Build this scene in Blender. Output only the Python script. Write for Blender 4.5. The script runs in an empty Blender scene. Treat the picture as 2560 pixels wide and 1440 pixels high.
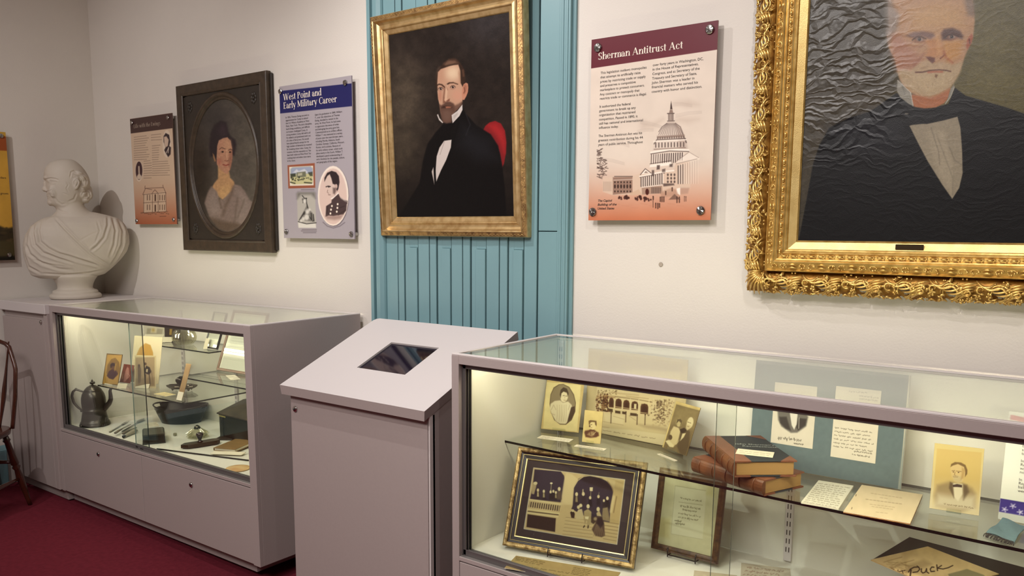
import bpy, math, random
import numpy as np
from mathutils import Matrix, Vector

# ---------------------------------------------------------------- camera, world, lights, exposure
scene = bpy.context.scene
COL = scene.collection
YAW, PITCH, ROLL, FPX, CX, CY = 0.66309, 0.13680, 0.000879, 2081.08, 1205.85, 849.02
CAM = np.array([0.0, 0.0, 1.5])
_fw = np.array([-math.sin(YAW)*math.cos(PITCH), math.cos(YAW)*math.cos(PITCH), -math.sin(PITCH)])
_r0 = np.array([math.cos(YAW), math.sin(YAW), 0.0])
_u0 = np.cross(_r0, _fw)
_rt = _r0*math.cos(ROLL) + _u0*math.sin(ROLL)
_up = -_r0*math.sin(ROLL) + _u0*math.cos(ROLL)
cd = bpy.data.cameras.new('camera')
cam = bpy.data.objects.new('camera', cd)
COL.objects.link(cam)
cam.matrix_world = Matrix(((_rt[0], _up[0], -_fw[0], 0), (_rt[1], _up[1], -_fw[1], 0), (_rt[2], _up[2], -_fw[2], 1.5), (0, 0, 0, 1)))
cd.sensor_width = 36.0
cd.lens = 36.0*FPX/2560.0
cd.shift_x = (1280-CX)/2560.0
cd.shift_y = (CY-720)/2560.0
cd.clip_start = 0.02
scene.camera = cam

vs = scene.view_settings
vs.view_transform = 'Standard'
vs.look = 'None'
vs.gamma = 1.0
vs.use_curve_mapping = False
vs.exposure = 0.0

world = bpy.data.worlds.new('world')
scene.world = world
world.use_nodes = True
world.node_tree.nodes['Background'].inputs[0].default_value = (1.0, 0.90, 0.84, 1)
world.node_tree.nodes['Background'].inputs[1].default_value = 0.15
scene.cycles.max_bounces = 9
scene.cycles.transparent_max_bounces = 24
scene.cycles.caustics_reflective = False
scene.cycles.caustics_refractive = False
scene.cycles.sample_clamp_indirect = 4.0

WALL_Y = 2.652      # the long wall with the portraits
LEFT_X = -5.075     # the short wall on the left

def spot(name, loc, target, power, col, size=70, blend=0.9, radius=0.014):
    l = bpy.data.lights.new(name, 'SPOT')
    l.energy = power; l.color = col; l.spot_size = math.radians(size); l.spot_blend = blend
    l.shadow_soft_size = radius
    o = bpy.data.objects.new(name, l); COL.objects.link(o)
    o.location = loc
    o.rotation_euler = (Vector(target)-Vector(loc)).to_track_quat('-Z', 'Y').to_euler()
    return o

def area(name, loc, target, power, col, sx, sy):
    l = bpy.data.lights.new(name, 'AREA')
    l.energy = power; l.color = col; l.shape = 'RECTANGLE'; l.size = sx; l.size_y = sy
    o = bpy.data.objects.new(name, l); COL.objects.link(o)
    o.location = loc
    o.rotation_euler = (Vector(target)-Vector(loc)).to_track_quat('-Z', 'Y').to_euler()
    return o

WARM = (1.0, 0.955, 0.93)
spot('track_spot', (-2.35, 1.45, 2.98), (-2.3, 2.6, 1.3), 74, WARM, 118)
spot('track_spot', (-1.55, 0.35, 3.0), (-1.4, 2.6, 1.5), 96, WARM, 85)
spot('track_spot', (-0.15, 1.05, 3.0), (-0.5, 2.6, 1.5), 48, WARM, 95)
spot('track_spot', (-3.7, 0.2, 3.0), (-4.2, 2.4, 1.5), 86, WARM, 90)
area('ceiling_fill', (-1.2, -1.4, 3.35), (-1.2, -1.4, 0), 165, (1.0, 0.93, 0.90), 2.4, 1.2)  # soft fill added under the ceiling; no panel lamp is known there

# ---------------------------------------------------------------- geometry helpers
def ray(x, y):
    return (x-CX)*_rt - (y-CY)*_up + FPX*_fw

def hit(x, y, ax, v, M=None):
    """where the sight line of photo pixel (x, y) meets the plane coordinate[ax] = v of frame M"""
    d = ray(x, y); c = CAM
    if M is not None:
        m = np.array(M.inverted()); d = m[:3, :3] @ d; c = m[:3, :3] @ c + m[:3, 3]
    t = (v-c[ax])/d[ax]
    return c + d*t

def proj(P):
    q = np.asarray(P, float) - CAM
    w = q @ _fw
    return np.stack([CX + FPX*(q @ _rt)/w, CY - FPX*(q @ _up)/w], -1)

def xf(M, P):
    m = np.array(M); P = np.asarray(P, float)
    return P @ m[:3, :3].T + m[:3, 3]

def frame(o, x=None, y=None, z=None):
    """matrix with origin o and the given (unit) axes"""
    M = Matrix.Identity(4)
    for i, a in enumerate((x, y, z)):
        for j in range(3): M[j][i] = float(a[j])
    for j in range(3): M[j][3] = float(o[j])
    return M

def TR(x, y, z, rz=0.0):
    return Matrix.Translation((x, y, z)) @ Matrix.Rotation(rz, 4, 'Z')

def srgb(c):
    if isinstance(c, str):
        c = [int(c[i:i+2], 16)/255 for i in (0, 2, 4)]
    return [(v/12.92 if v <= 0.04045 else ((v+0.055)/1.055)**2.4) for v in c]

class MB:
    def __init__(s): s.v = []; s.f = []; s.m = []; s.sm = []
    def add(s, vs_, fs, mat=0, smooth=False):
        n = len(s.v); s.v += [tuple(map(float, p)) for p in vs_]
        s.f += [tuple(i+n for i in f) for f in fs]; s.m += [mat]*len(fs); s.sm += [smooth]*len(fs)
        return s
    def box(s, a, b, mat=0, bev=0.0):
        (x0, y0, z0), (x1, y1, z1) = a, b
        if x0 > x1: x0, x1 = x1, x0
        if y0 > y1: y0, y1 = y1, y0
        if z0 > z1: z0, z1 = z1, z0
        e = min(bev, (x1-x0)*.45, (y1-y0)*.45, (z1-z0)*.45)
        if e <= 0:
            v = [(x, y, z) for z in (z0, z1) for y in (y0, y1) for x in (x0, x1)]
            return s.add(v, [(0, 2, 3, 1), (4, 5, 7, 6), (0, 1, 5, 4), (2, 6, 7, 3), (0, 4, 6, 2), (1, 3, 7, 5)], mat)
        X, Y, Z = (x0, x1), (y0, y1), (z0, z1)
        v = []; idx = {}
        for i in (0, 1):
            for j in (0, 1):
                for k in (0, 1):
                    sx, sy, sz = (1-2*i)*e, (1-2*j)*e, (1-2*k)*e
                    idx[i, j, k, 0] = len(v); v.append((X[i], Y[j]+sy, Z[k]+sz))
                    idx[i, j, k, 1] = len(v); v.append((X[i]+sx, Y[j], Z[k]+sz))
                    idx[i, j, k, 2] = len(v); v.append((X[i]+sx, Y[j]+sy, Z[k]))
        f = []
        def q(l, out):
            f.append([idx[t] for t in l] + [out])
        for i in (0, 1):
            q([(i, 0, 0, 0), (i, 1, 0, 0), (i, 1, 1, 0), (i, 0, 1, 0)], (2*i-1, 0, 0))
            q([(0, i, 0, 1), (1, i, 0, 1), (1, i, 1, 1), (0, i, 1, 1)], (0, 2*i-1, 0))
            q([(0, 0, i, 2), (1, 0, i, 2), (1, 1, i, 2), (0, 1, i, 2)], (0, 0, 2*i-1))
        for a_ in (0, 1):
            for b_ in (0, 1):
                q([(a_, b_, 0, 0), (a_, b_, 1, 0), (a_, b_, 1, 1), (a_, b_, 0, 1)], (2*a_-1, 2*b_-1, 0))
                q([(a_, 0, b_, 0), (a_, 1, b_, 0), (a_, 1, b_, 2), (a_, 0, b_, 2)], (2*a_-1, 0, 2*b_-1))
                q([(0, a_, b_, 1), (1, a_, b_, 1), (1, a_, b_, 2), (0, a_, b_, 2)], (0, 2*a_-1, 2*b_-1))
                for c_ in (0, 1):
                    f.append([idx[a_, b_, c_, 0], idx[a_, b_, c_, 1], idx[a_, b_, c_, 2], (2*a_-1, 2*b_-1, 2*c_-1)])
        ff = []
        for t in f:
            l, o = t[:-1], t[-1]
            p = [np.array(v[i]) for i in l[:3]]
            nrm = np.cross(p[1]-p[0], p[2]-p[0])
            ff.append(tuple(l) if nrm @ np.array(o) > 0 else tuple(reversed(l)))
        return s.add(v, ff, mat)
    def prism(s, pts, d0, d1, ax=1, mat=0, smooth=False):
        """polygon pts (2D) extruded along axis ax from d0 to d1"""
        n = len(pts)
        def P(p, d):
            l = list(p); l.insert(ax, d); return l
        v = [P(p, d0) for p in pts] + [P(p, d1) for p in pts]
        f = [tuple(range(n)), tuple(reversed(range(n, 2*n)))] + [(i, n+i, n+(i+1) % n, (i+1) % n) for i in range(n)]
        return s.add(v, f, mat, smooth)
    def lathe(s, prof, c=(0, 0, 0), n=32, mat=0, sx=1, sy=1, smooth=True, cap=True):
        v = []; f = []
        for (r, z) in prof:
            for i in range(n):
                a = 2*math.pi*i/n; v.append((c[0]+r*sx*math.cos(a), c[1]+r*sy*math.sin(a), c[2]+z))
        for k in range(len(prof)-1):
            for i in range(n):
                j = (i+1) % n; f.append((k*n+i, k*n+j, (k+1)*n+j, (k+1)*n+i))
        if cap:
            f.append(tuple(reversed(range(n)))); f.append(tuple(range((len(prof)-1)*n, len(prof)*n)))
        return s.add(v, f, mat, smooth)
    def tube(s, pts, r, n=10, mat=0, cap=True, flat=1.0, up=None):
        P = [np.array(p, float) for p in pts]; m = len(P)
        R = r if hasattr(r, '__len__') else [r]*m
        v = []; f = []
        pu = None
        for k in range(m):
            t = P[min(k+1, m-1)] - P[max(k-1, 0)]
            t = t/(np.linalg.norm(t)+1e-12)
            if up is not None: a = np.cross(t, up)
            elif pu is None:
                h = np.array((0, 0, 1.0)) if abs(t[2]) < .9 else np.array((1.0, 0, 0)); a = np.cross(t, h)
            else: a = pu - t*(pu @ t)
            a = a/(np.linalg.norm(a)+1e-12); b = np.cross(t, a); pu = a
            for i in range(n):
                w = 2*math.pi*i/n; v.append(P[k] + R[k]*(a*math.cos(w) + b*flat*math.sin(w)))
        for k in range(m-1):
            for i in range(n):
                j = (i+1) % n; f.append((k*n+i, k*n+j, (k+1)*n+j, (k+1)*n+i))
        if cap:
            f.append(tuple(reversed(range(n)))); f.append(tuple(range((m-1)*n, m*n)))
        return s.add(v, f, mat, True)
    def ball(s, c, r, n=12, mat=0):
        rx, ry, rz = r if hasattr(r, '__len__') else (r, r, r)
        v = [(c[0], c[1], c[2]-rz)]; f = []
        m = n//2
        for k in range(1, m):
            ph = -math.pi/2 + math.pi*k/m
            for i in range(n):
                a = 2*math.pi*i/n; v.append((c[0]+rx*math.cos(ph)*math.cos(a), c[1]+ry*math.cos(ph)*math.sin(a), c[2]+rz*math.sin(ph)))
        v.append((c[0], c[1], c[2]+rz)); T = len(v)-1
        for i in range(n): f.append((0, 1+(i+1) % n, 1+i))
        for k in range(m-2):
            for i in range(n):
                j = (i+1) % n; f.append((1+k*n+i, 1+k*n+j, 1+(k+1)*n+j, 1+(k+1)*n+i))
        for i in range(n): f.append((T, 1+(m-2)*n+i, 1+(m-2)*n+(i+1) % n))
        return s.add(v, f, mat, True)
    def build(s, name, mats, parent=None, M=None, **props):
        me = bpy.data.meshes.new(name)
        me.from_pydata(s.v, [], s.f)
        if not isinstance(mats, (list, tuple)): mats = [mats]
        for m in mats: me.materials.append(m)
        me.polygons.foreach_set('material_index', s.m)
        me.polygons.foreach_set('use_smooth', s.sm)
        me.update()
        o = bpy.data.objects.new(name, me); COL.objects.link(o)
        if parent is not None: o.parent = parent
        elif M is not None: o.matrix_world = M
        for k, v in props.items(): o[k] = v
        return o

def thing(name, label, cat, M, group=None):
    o = bpy.data.objects.new(name, None); COL.objects.link(o)
    o.empty_display_size = 0.05
    o.matrix_world = M
    o['label'] = label; o['category'] = cat
    if group: o['group'] = group
    return o

def tag(o, label, cat, group=None):
    o['label'] = label; o['category'] = cat
    if group: o['group'] = group
    return o

def struct(o):
    o['kind'] = 'structure'; return o

# ---------------------------------------------------------------- materials
def nodes(name):
    m = bpy.data.materials.new(name); m.use_nodes = True
    nt = m.node_tree; b = nt.nodes['Principled BSDF']
    return m, nt, b

def mat(name, col, rough=0.5, metal=0.0, noise=0.0, nscale=20.0, bump=0.0, bscale=200.0, spec=0.5, coat=0.0, emit=None, estr=0.0, col2=None):
    m, nt, b = nodes(name)
    c = srgb(col)
    b.inputs['Base Color'].default_value = (*c, 1)
    b.inputs['Roughness'].default_value = rough
    b.inputs['Metallic'].default_value = metal
    b.inputs['Specular IOR Level'].default_value = spec
    b.inputs['Coat Weight'].default_value = coat
    if emit:
        b.inputs['Emission Color'].default_value = (*srgb(emit), 1); b.inputs['Emission Strength'].default_value = estr
    tc = nt.nodes.new('ShaderNodeTexCoord')
    if noise > 0 or col2:
        n = nt.nodes.new('ShaderNodeTexNoise'); n.inputs['Scale'].default_value = nscale; n.inputs['Detail'].default_value = 5
        nt.links.new(tc.outputs['Object'], n.inputs['Vector'])
        r = nt.nodes.new('ShaderNodeValToRGB')
        r.color_ramp.elements[0].position = .3; r.color_ramp.elements[1].position = .7
        c2 = srgb(col2) if col2 else [v*(1-noise) for v in c]
        r.color_ramp.elements[0].color = (*c2, 1); r.color_ramp.elements[1].color = (*c, 1)
        nt.links.new(n.outputs['Fac'], r.inputs[0]); nt.links.new(r.outputs[0], b.inputs['Base Color'])
    if bump > 0:
        n = nt.nodes.new('ShaderNodeTexNoise'); n.inputs['Scale'].default_value = bscale; n.inputs['Detail'].default_value = 4
        nt.links.new(tc.outputs['Object'], n.inputs['Vector'])
        bp = nt.nodes.new('ShaderNodeBump'); bp.inputs['Strength'].default_value = bump; bp.inputs['Distance'].default_value = 0.002
        nt.links.new(n.outputs['Fac'], bp.inputs['Height']); nt.links.new(bp.outputs[0], b.inputs['Normal'])
    return m

def glass(name, tint='fafcfa', ior=1.5, rough=0.0, boost=1.0):
    """thin clear sheet: fresnel reflection over plain transmission, the same from both sides"""
    m = bpy.data.materials.new(name); m.use_nodes = True; nt = m.node_tree; nt.nodes.clear()
    out = nt.nodes.new('ShaderNodeOutputMaterial'); mx = nt.nodes.new('ShaderNodeMixShader')
    tr = nt.nodes.new('ShaderNodeBsdfTransparent'); gl = nt.nodes.new('ShaderNodeBsdfGlossy')
    fr = nt.nodes.new('ShaderNodeFresnel'); ge = nt.nodes.new('ShaderNodeNewGeometry')
    ma = nt.nodes.new('ShaderNodeMapRange'); ma.inputs['To Min'].default_value = ior; ma.inputs['To Max'].default_value = 1/ior
    nt.links.new(ge.outputs['Backfacing'], ma.inputs['Value']); nt.links.new(ma.outputs[0], fr.inputs['IOR'])
    tr.inputs[0].default_value = (*srgb(tint), 1); gl.inputs['Roughness'].default_value = rough
    gl.inputs[0].default_value = (boost, boost, boost, 1)
    nt.links.new(fr.outputs[0], mx.inputs[0]); nt.links.new(tr.outputs[0], mx.inputs[1]); nt.links.new(gl.outputs[0], mx.inputs[2])
    nt.links.new(mx.outputs[0], out.inputs[0])
    return m

def paint_mat(name, rough=0.6, spec=0.4, bump=0.0, bscale=400.0, coat=0.0, bdist=0.002, cracks=0.0, weave=0.0):
    m, nt, b = nodes(name)
    a = nt.nodes.new('ShaderNodeAttribute'); a.attribute_name = 'Col'
    nt.links.new(a.outputs['Color'], b.inputs['Base Color'])
    b.inputs['Roughness'].default_value = rough; b.inputs['Specular IOR Level'].default_value = spec
    b.inputs['Coat Weight'].default_value = coat
    tc = nt.nodes.new('ShaderNodeTexCoord')
    last = None
    if bump > 0:
        n = nt.nodes.new('ShaderNodeTexNoise'); n.inputs['Scale'].default_value = bscale; n.inputs['Detail'].default_value = 3
        nt.links.new(tc.outputs['Object'], n.inputs['Vector'])
        bp = nt.nodes.new('ShaderNodeBump'); bp.inputs['Strength'].default_value = bump; bp.inputs['Distance'].default_value = bdist
        nt.links.new(n.outputs['Fac'], bp.inputs['Height']); last = bp
    if cracks > 0:
        mp = nt.nodes.new('ShaderNodeMapping'); mp.inputs['Scale'].default_value = (8, 8, 25)
        n0 = nt.nodes.new('ShaderNodeTexNoise'); n0.inputs['Scale'].default_value = 6; n0.inputs['Detail'].default_value = 4
        mixv = nt.nodes.new('ShaderNodeMixRGB'); mixv.blend_type = 'ADD'; mixv.inputs[0].default_value = 0.16
        nt.links.new(tc.outputs['Object'], n0.inputs['Vector'])
        nt.links.new(tc.outputs['Object'], mixv.inputs[1]); nt.links.new(n0.outputs['Color'], mixv.inputs[2])
        nt.links.new(mixv.outputs[0], mp.inputs['Vector'])
        vo = nt.nodes.new('ShaderNodeTexVoronoi'); vo.feature = 'DISTANCE_TO_EDGE'; vo.inputs['Scale'].default_value = 1.6
        nt.links.new(mp.outputs[0], vo.inputs['Vector'])
        rr = nt.nodes.new('ShaderNodeMapRange'); rr.inputs['From Max'].default_value = 0.22; rr.inputs['To Min'].default_value = 1; rr.inputs['To Max'].default_value = 0
        nt.links.new(vo.outputs['Distance'], rr.inputs['Value'])
        # the old paint film has cupped and cracked only over the upper left of the picture
        sx_ = nt.nodes.new('ShaderNodeSeparateXYZ'); nt.links.new(tc.outputs['Object'], sx_.inputs[0])
        m1 = nt.nodes.new('ShaderNodeMapRange'); m1.inputs['From Min'].default_value = -.01; m1.inputs['From Max'].default_value = -.15
        m2 = nt.nodes.new('ShaderNodeMapRange'); m2.inputs['From Min'].default_value = .20; m2.inputs['From Max'].default_value = .42
        nt.links.new(sx_.outputs['X'], m1.inputs['Value']); nt.links.new(sx_.outputs['Z'], m2.inputs['Value'])
        mm = nt.nodes.new('ShaderNodeMath'); mm.operation = 'MULTIPLY'; nt.links.new(m1.outputs[0], mm.inputs[0]); nt.links.new(m2.outputs[0], mm.inputs[1])
        m3 = nt.nodes.new('ShaderNodeMath'); m3.operation = 'MULTIPLY_ADD'; m3.inputs[1].default_value = .93; m3.inputs[2].default_value = .07; nt.links.new(mm.outputs[0], m3.inputs[0])
        m4 = nt.nodes.new('ShaderNodeMath'); m4.operation = 'MULTIPLY'; nt.links.new(rr.outputs[0], m4.inputs[0]); nt.links.new(m3.outputs[0], m4.inputs[1])
        bp = nt.nodes.new('ShaderNodeBump'); bp.inputs['Strength'].default_value = cracks; bp.inputs['Distance'].default_value = 0.006
        nt.links.new(m4.outputs[0], bp.inputs['Height'])
        if last: nt.links.new(last.outputs[0], bp.inputs['Normal'])
        last = bp
    if last: nt.links.new(last.outputs[0], b.inputs['Normal'])
    return m

def gold(name, base='c8913a', dark='6a3f14', rough=0.32, nscale=25.0, bump=0.3, bscale=120.0):
    m, nt, b = nodes(name)
    b.inputs['Metallic'].default_value = 0.74; b.inputs['Roughness'].default_value = rough
    tc = nt.nodes.new('ShaderNodeTexCoord')
    n = nt.nodes.new('ShaderNodeTexNoise'); n.inputs['Scale'].default_value = nscale; n.inputs['Detail'].default_value = 6
    nt.links.new(tc.outputs['Object'], n.inputs['Vector'])
    r = nt.nodes.new('ShaderNodeValToRGB'); r.color_ramp.elements[0].position = .35; r.color_ramp.elements[1].position = .6
    r.color_ramp.elements[0].color = (*srgb(dark), 1); r.color_ramp.elements[1].color = (*srgb(base), 1)
    nt.links.new(n.outputs['Fac'], r.inputs[0]); nt.links.new(r.outputs[0], b.inputs['Base Color'])
    n2 = nt.nodes.new('ShaderNodeTexNoise'); n2.inputs['Scale'].default_value = bscale; n2.inputs['Detail'].default_value = 3
    nt.links.new(tc.outputs['Object'], n2.inputs['Vector'])
    bp = nt.nodes.new('ShaderNodeBump'); bp.inputs['Strength'].default_value = bump; bp.inputs['Distance'].default_value = 0.002
    nt.links.new(n2.outputs['Fac'], bp.inputs['Height']); nt.links.new(bp.outputs[0], b.inputs['Normal'])
    return m

M_WALL = mat('wall_plaster', 'dad3ca', 0.85, noise=0.03, nscale=3, bump=0.25, bscale=160, spec=0.2)
M_TEAL = mat('teal_paint', '7a9ea4', 0.4, noise=0.05, nscale=5, bump=0.06, bscale=60)
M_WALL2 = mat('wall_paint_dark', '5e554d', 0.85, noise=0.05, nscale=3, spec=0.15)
M_TEAL_D = mat('teal_gap', '16282b', 0.9, spec=0.1)
M_CARPET = mat('carpet_red', '742a36', 1.0, noise=0.22, nscale=45, bump=1.0, bscale=900, spec=0.05)
M_CEIL = mat('ceiling_paint', 'd6cdc2', 0.9, spec=0.1)
M_LAM = mat('laminate', 'a99c98', 0.5, noise=0.03, nscale=120, spec=0.35)
M_LAM_EDGE = mat('laminate_edge', 'd8d0cc', 0.45)
M_LAM_TOP = mat('laminate_top', 'cfc8c6', 0.5, spec=0.3)
M_INT = mat('case_interior', 'e2dfd2', 0.7, spec=0.2, noise=0.03, nscale=4)
M_ALU = mat('aluminium_dark', '7a7573', 0.38, metal=0.6)
M_ALU_L = mat('aluminium_light', 'bcb6b2', 0.3, metal=0.7)
M_STEEL = mat('polished_steel', 'd0ccc8', 0.15, metal=1.0)
M_BLACK = mat('black_plastic', '0c0b0b', 0.35)
M_GLASS = glass('clear_glass')
M_GLASS_T = glass('top_glass', tint='f8fcf9', boost=1.0)
M_EDGE = mat('glass_edge_dark', '07100e', 0.2, spec=.3)
M_EDGE_M = mat('glass_edge_grey', '59615a', 0.2)
M_EDGE_L = mat('glass_edge_pale', '8fa79c', 0.2)
M_PAPER = mat('paper_white', 'ece4cc', 0.85, spec=0.15)
M_LIGHT = mat('light_strip', 'ffffff', 0.5, emit='fff3d4', estr=44.0)
M_ACRYL = glass('acrylic', tint='f8faf8', ior=1.45)
# ================================================================ painting and lettering tools
def vnoise(X, Y, seed=0, octaves=4):
    """smooth value noise in 0..1"""
    rng = np.random.RandomState(seed); out = np.zeros_like(X); amp = 1.0; tot = 0
    for o in range(octaves):
        g = rng.rand(64, 64); x = (X*2**o) % 64; y = (Y*2**o) % 64
        xi = x.astype(int); yi = y.astype(int); fx = x-xi; fy = y-yi
        fx = fx*fx*(3-2*fx); fy = fy*fy*(3-2*fy); x1 = (xi+1) % 64; y1 = (yi+1) % 64
        out += amp*((g[xi, yi]*(1-fx)+g[x1, yi]*fx)*(1-fy)+(g[xi, y1]*(1-fx)+g[x1, y1]*fx)*fy)
        tot += amp; amp *= .5
    return out/tot

class Art:
    """a picture surface: a fine grid in the local x-z plane, coloured vertex by vertex.
    Marks are given in the coordinates of the photograph they are copied from."""
    def __init__(s, M, x0, x1, z0, z1, nx, nz, y=0.0, base='808080', px=True, oval=False):
        s.M, s.y = M, y
        X, Z = np.meshgrid(np.linspace(x0, x1, nx), np.linspace(z0, z1, nz))
        if oval:                              # map the square grid onto the inscribed ellipse
            u = (X-x0)/(x1-x0)*2-1; v = (Z-z0)/(z1-z0)*2-1
            uu = u*np.sqrt(1-v*v/2); vv_ = v*np.sqrt(1-u*u/2)
            X = x0+(uu+1)/2*(x1-x0); Z = z0+(vv_+1)/2*(z1-z0)
        s.nx, s.nz = nx, nz
        s.L = np.stack([X.ravel(), np.full(X.size, y), Z.ravel()], -1)
        s.P = proj(xf(M, s.L)) if px else s.L[:, [0, 2]]*1000
        s.C = np.tile(np.array(s.col(base)), (s.P.shape[0], 1))
    def col(s, c):
        if isinstance(c, str): return [int(c[i:i+2], 16)/255 for i in (0, 2, 4)]
        return c
    def mix(s, idx, a, c):
        s.C[idx] = s.C[idx]*(1-a[:, None]) + np.array(s.col(c))*a[:, None]
    def near(s, pts, m):
        p = np.asarray(pts, float); P = s.P
        return np.where((P[:, 0] > p[:, 0].min()-m) & (P[:, 0] < p[:, 0].max()+m) & (P[:, 1] > p[:, 1].min()-m) & (P[:, 1] < p[:, 1].max()+m))[0]
    @staticmethod
    def seg(P, a, b):
        ab = b-a; t = np.clip(((P-a) @ ab)/(ab @ ab+1e-9), 0, 1)
        return np.linalg.norm(P-a-t[:, None]*ab, axis=1)
    def poly(s, pts, c, soft=1.0, a=1.0):
        idx = s.near(pts, soft+1)
        if not len(idx): return s
        P = s.P[idx]; p = np.asarray(pts, float); n = len(p)
        d = np.full(len(P), 1e9); ins = np.zeros(len(P), bool)
        for i in range(n):
            A, B = p[i], p[(i+1) % n]
            d = np.minimum(d, s.seg(P, A, B))
            if A[1] != B[1]:
                cr = ((A[1] > P[:, 1]) != (B[1] > P[:, 1])) & (P[:, 0] < (B[0]-A[0])*(P[:, 1]-A[1])/(B[1]-A[1])+A[0])
                ins ^= cr
        sd = np.where(ins, d, -d)
        k = np.clip(sd/soft*.5+.5, 0, 1); k = k*k*(3-2*k)
        s.mix(idx, k*a, c); return s
    def ell(s, cx, cy, rx, ry, c, soft=1.0, a=1.0, rot=0, n=28):
        r = math.radians(rot)
        pts = [(cx+rx*math.cos(t)*math.cos(r)-ry*math.sin(t)*math.sin(r), cy+rx*math.cos(t)*math.sin(r)+ry*math.sin(t)*math.cos(r)) for t in np.linspace(0, 2*math.pi, n, endpoint=False)]
        return s.poly(pts, c, soft, a)
    def glow(s, cx, cy, rx, ry, c, a=1.0):
        d = ((s.P[:, 0]-cx)/rx)**2+((s.P[:, 1]-cy)/ry)**2
        idx = np.where(d < 9)[0]; s.mix(idx, np.exp(-d[idx])*a, c); return s
    def line(s, pts, w, c, soft=.8, a=1.0):
        W = w if hasattr(w, '__len__') else (w, w)
        idx = s.near(pts, max(W)+soft+1)
        if not len(idx): return s
        P = s.P[idx]; p = np.asarray(pts, float); best = np.full(len(P), -1e9); n = len(p)-1
        for i in range(n):
            w0 = W[0]+(W[1]-W[0])*(i+.5)/n
            best = np.maximum(best, w0/2-s.seg(P, p[i], p[i+1]))
        k = np.clip(best/soft*.5+.5, 0, 1); s.mix(idx, k*a, c); return s
    def quadmap(s, q):
        """bilinear map of the unit square onto photo corners TL, TR, BR, BL"""
        q = [np.array(t, float) for t in q]
        return lambda u, v: (q[0]*(1-u)*(1-v)+q[1]*u*(1-v)+q[2]*u*v+q[3]*(1-u)*v)
    def grad(s, p0, p1, c, a0=0.0, a1=1.0, g=1.0):
        p0 = np.array(p0, float); p1 = np.array(p1, float); d = p1-p0
        t = np.clip(((s.P-p0) @ d)/(d @ d), 0, 1)**g
        s.mix(np.arange(len(s.P)), a0+(a1-a0)*t, c); return s
    def grain(s, amp, scale, seed=1, sx=1.0, sy=1.0, oct_=4, tint=(1, 1, 1)):
        n = vnoise(s.P[:, 0]*scale*sx+500, s.P[:, 1]*scale*sy+500, seed, oct_)-.5
        s.C = np.clip(s.C*(1+amp*2*n[:, None]*np.array(tint)), 0, 1); return s
    def dim(s, k):
        s.C = s.C*np.array(k); return s
    def build(s, name, mat_, parent, **props):
        me = bpy.data.meshes.new(name); n, m = s.nx, s.nz
        i = np.arange(n*m).reshape(m, n)
        q = np.stack([i[:-1, :-1].ravel(), i[:-1, 1:].ravel(), i[1:, 1:].ravel(), i[1:, :-1].ravel()], -1)
        me.vertices.add(n*m); me.vertices.foreach_set('co', s.L.astype(np.float32).ravel())
        me.loops.add(q.size); me.loops.foreach_set('vertex_index', q.astype(np.int32).ravel())
        me.polygons.add(len(q)); me.polygons.foreach_set('loop_start', np.arange(0, q.size, 4, dtype=np.int32))
        me.polygons.foreach_set('loop_total', np.full(len(q), 4, np.int32)) if bpy.app.version < (4, 0) else None
        me.update(calc_edges=True)
        c = np.clip(s.C, 0, 1); lin = np.where(c <= .04045, c/12.92, ((c+.055)/1.055)**2.4)
        at = me.color_attributes.new('Col', 'FLOAT_COLOR', 'POINT')
        at.data.foreach_set('color', np.concatenate([lin, np.ones((len(lin), 1))], 1).astype(np.float32).ravel())
        me.materials.append(mat_)
        o = bpy.data.objects.new(name, me); COL.objects.link(o); o.parent = parent
        for k, v in props.items(): o[k] = v
        return o

_FC = {}
def text_mesh(txt, shear=0.0, bold=0.0):
    """outline of a line of sans lettering, height 1 unit, as 2D verts + faces"""
    k = (txt, shear, bold)
    if k in _FC: return _FC[k]
    cu = bpy.data.curves.new('t', 'FONT'); cu.body = txt; cu.shear = shear; cu.offset = bold; cu.resolution_u = 3
    o = bpy.data.objects.new('t', cu); COL.objects.link(o)
    dg = bpy.context.evaluated_depsgraph_get(); dg.update()
    me = bpy.data.meshes.new_from_object(o.evaluated_get(dg))
    v = [(p.co.x, p.co.y) for p in me.vertices]; f = [tuple(p.vertices) for p in me.polygons]
    bpy.data.objects.remove(o); bpy.data.curves.remove(cu); bpy.data.meshes.remove(me)
    _FC[k] = (v, f); return v, f

def put_text(b, txt, x, z, size, width=None, y=0.0, mat=0, shear=0.0, bold=0.0, slope=0.0, align='l'):
    v, f = text_mesh(txt, shear, bold)
    if not v: return
    w = max(p[0] for p in v)
    kx = width/w if width else size
    ox = 0 if align == 'l' else (-w*kx if align == 'r' else -w*kx/2)
    # faces must look towards -y
    vv = [(x+ox+p[0]*kx, y, z+p[1]*size+(ox+p[0]*kx)*slope) for p in v]
    b.add(vv, f, mat)

def arc_(cx, cy, rx, ry, a0, a1, wv, wh, n=18):
    """curved stroke; wv = thickness where it runs vertically, wh = horizontally"""
    o, i = [], []
    for k in range(n+1):
        a = math.radians(a0+(a1-a0)*k/n); ca, sa = math.cos(a), math.sin(a)
        w = wh+(wv-wh)*ca*ca
        o.append((cx+(rx)*ca, cy+(ry)*sa)); i.append((cx+(rx-w)*ca, cy+(ry-w*.9)*sa))
    v = o+i; m = n+1
    return v, [(k, k+1, m+k+1, m+k) for k in range(n)]

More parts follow.
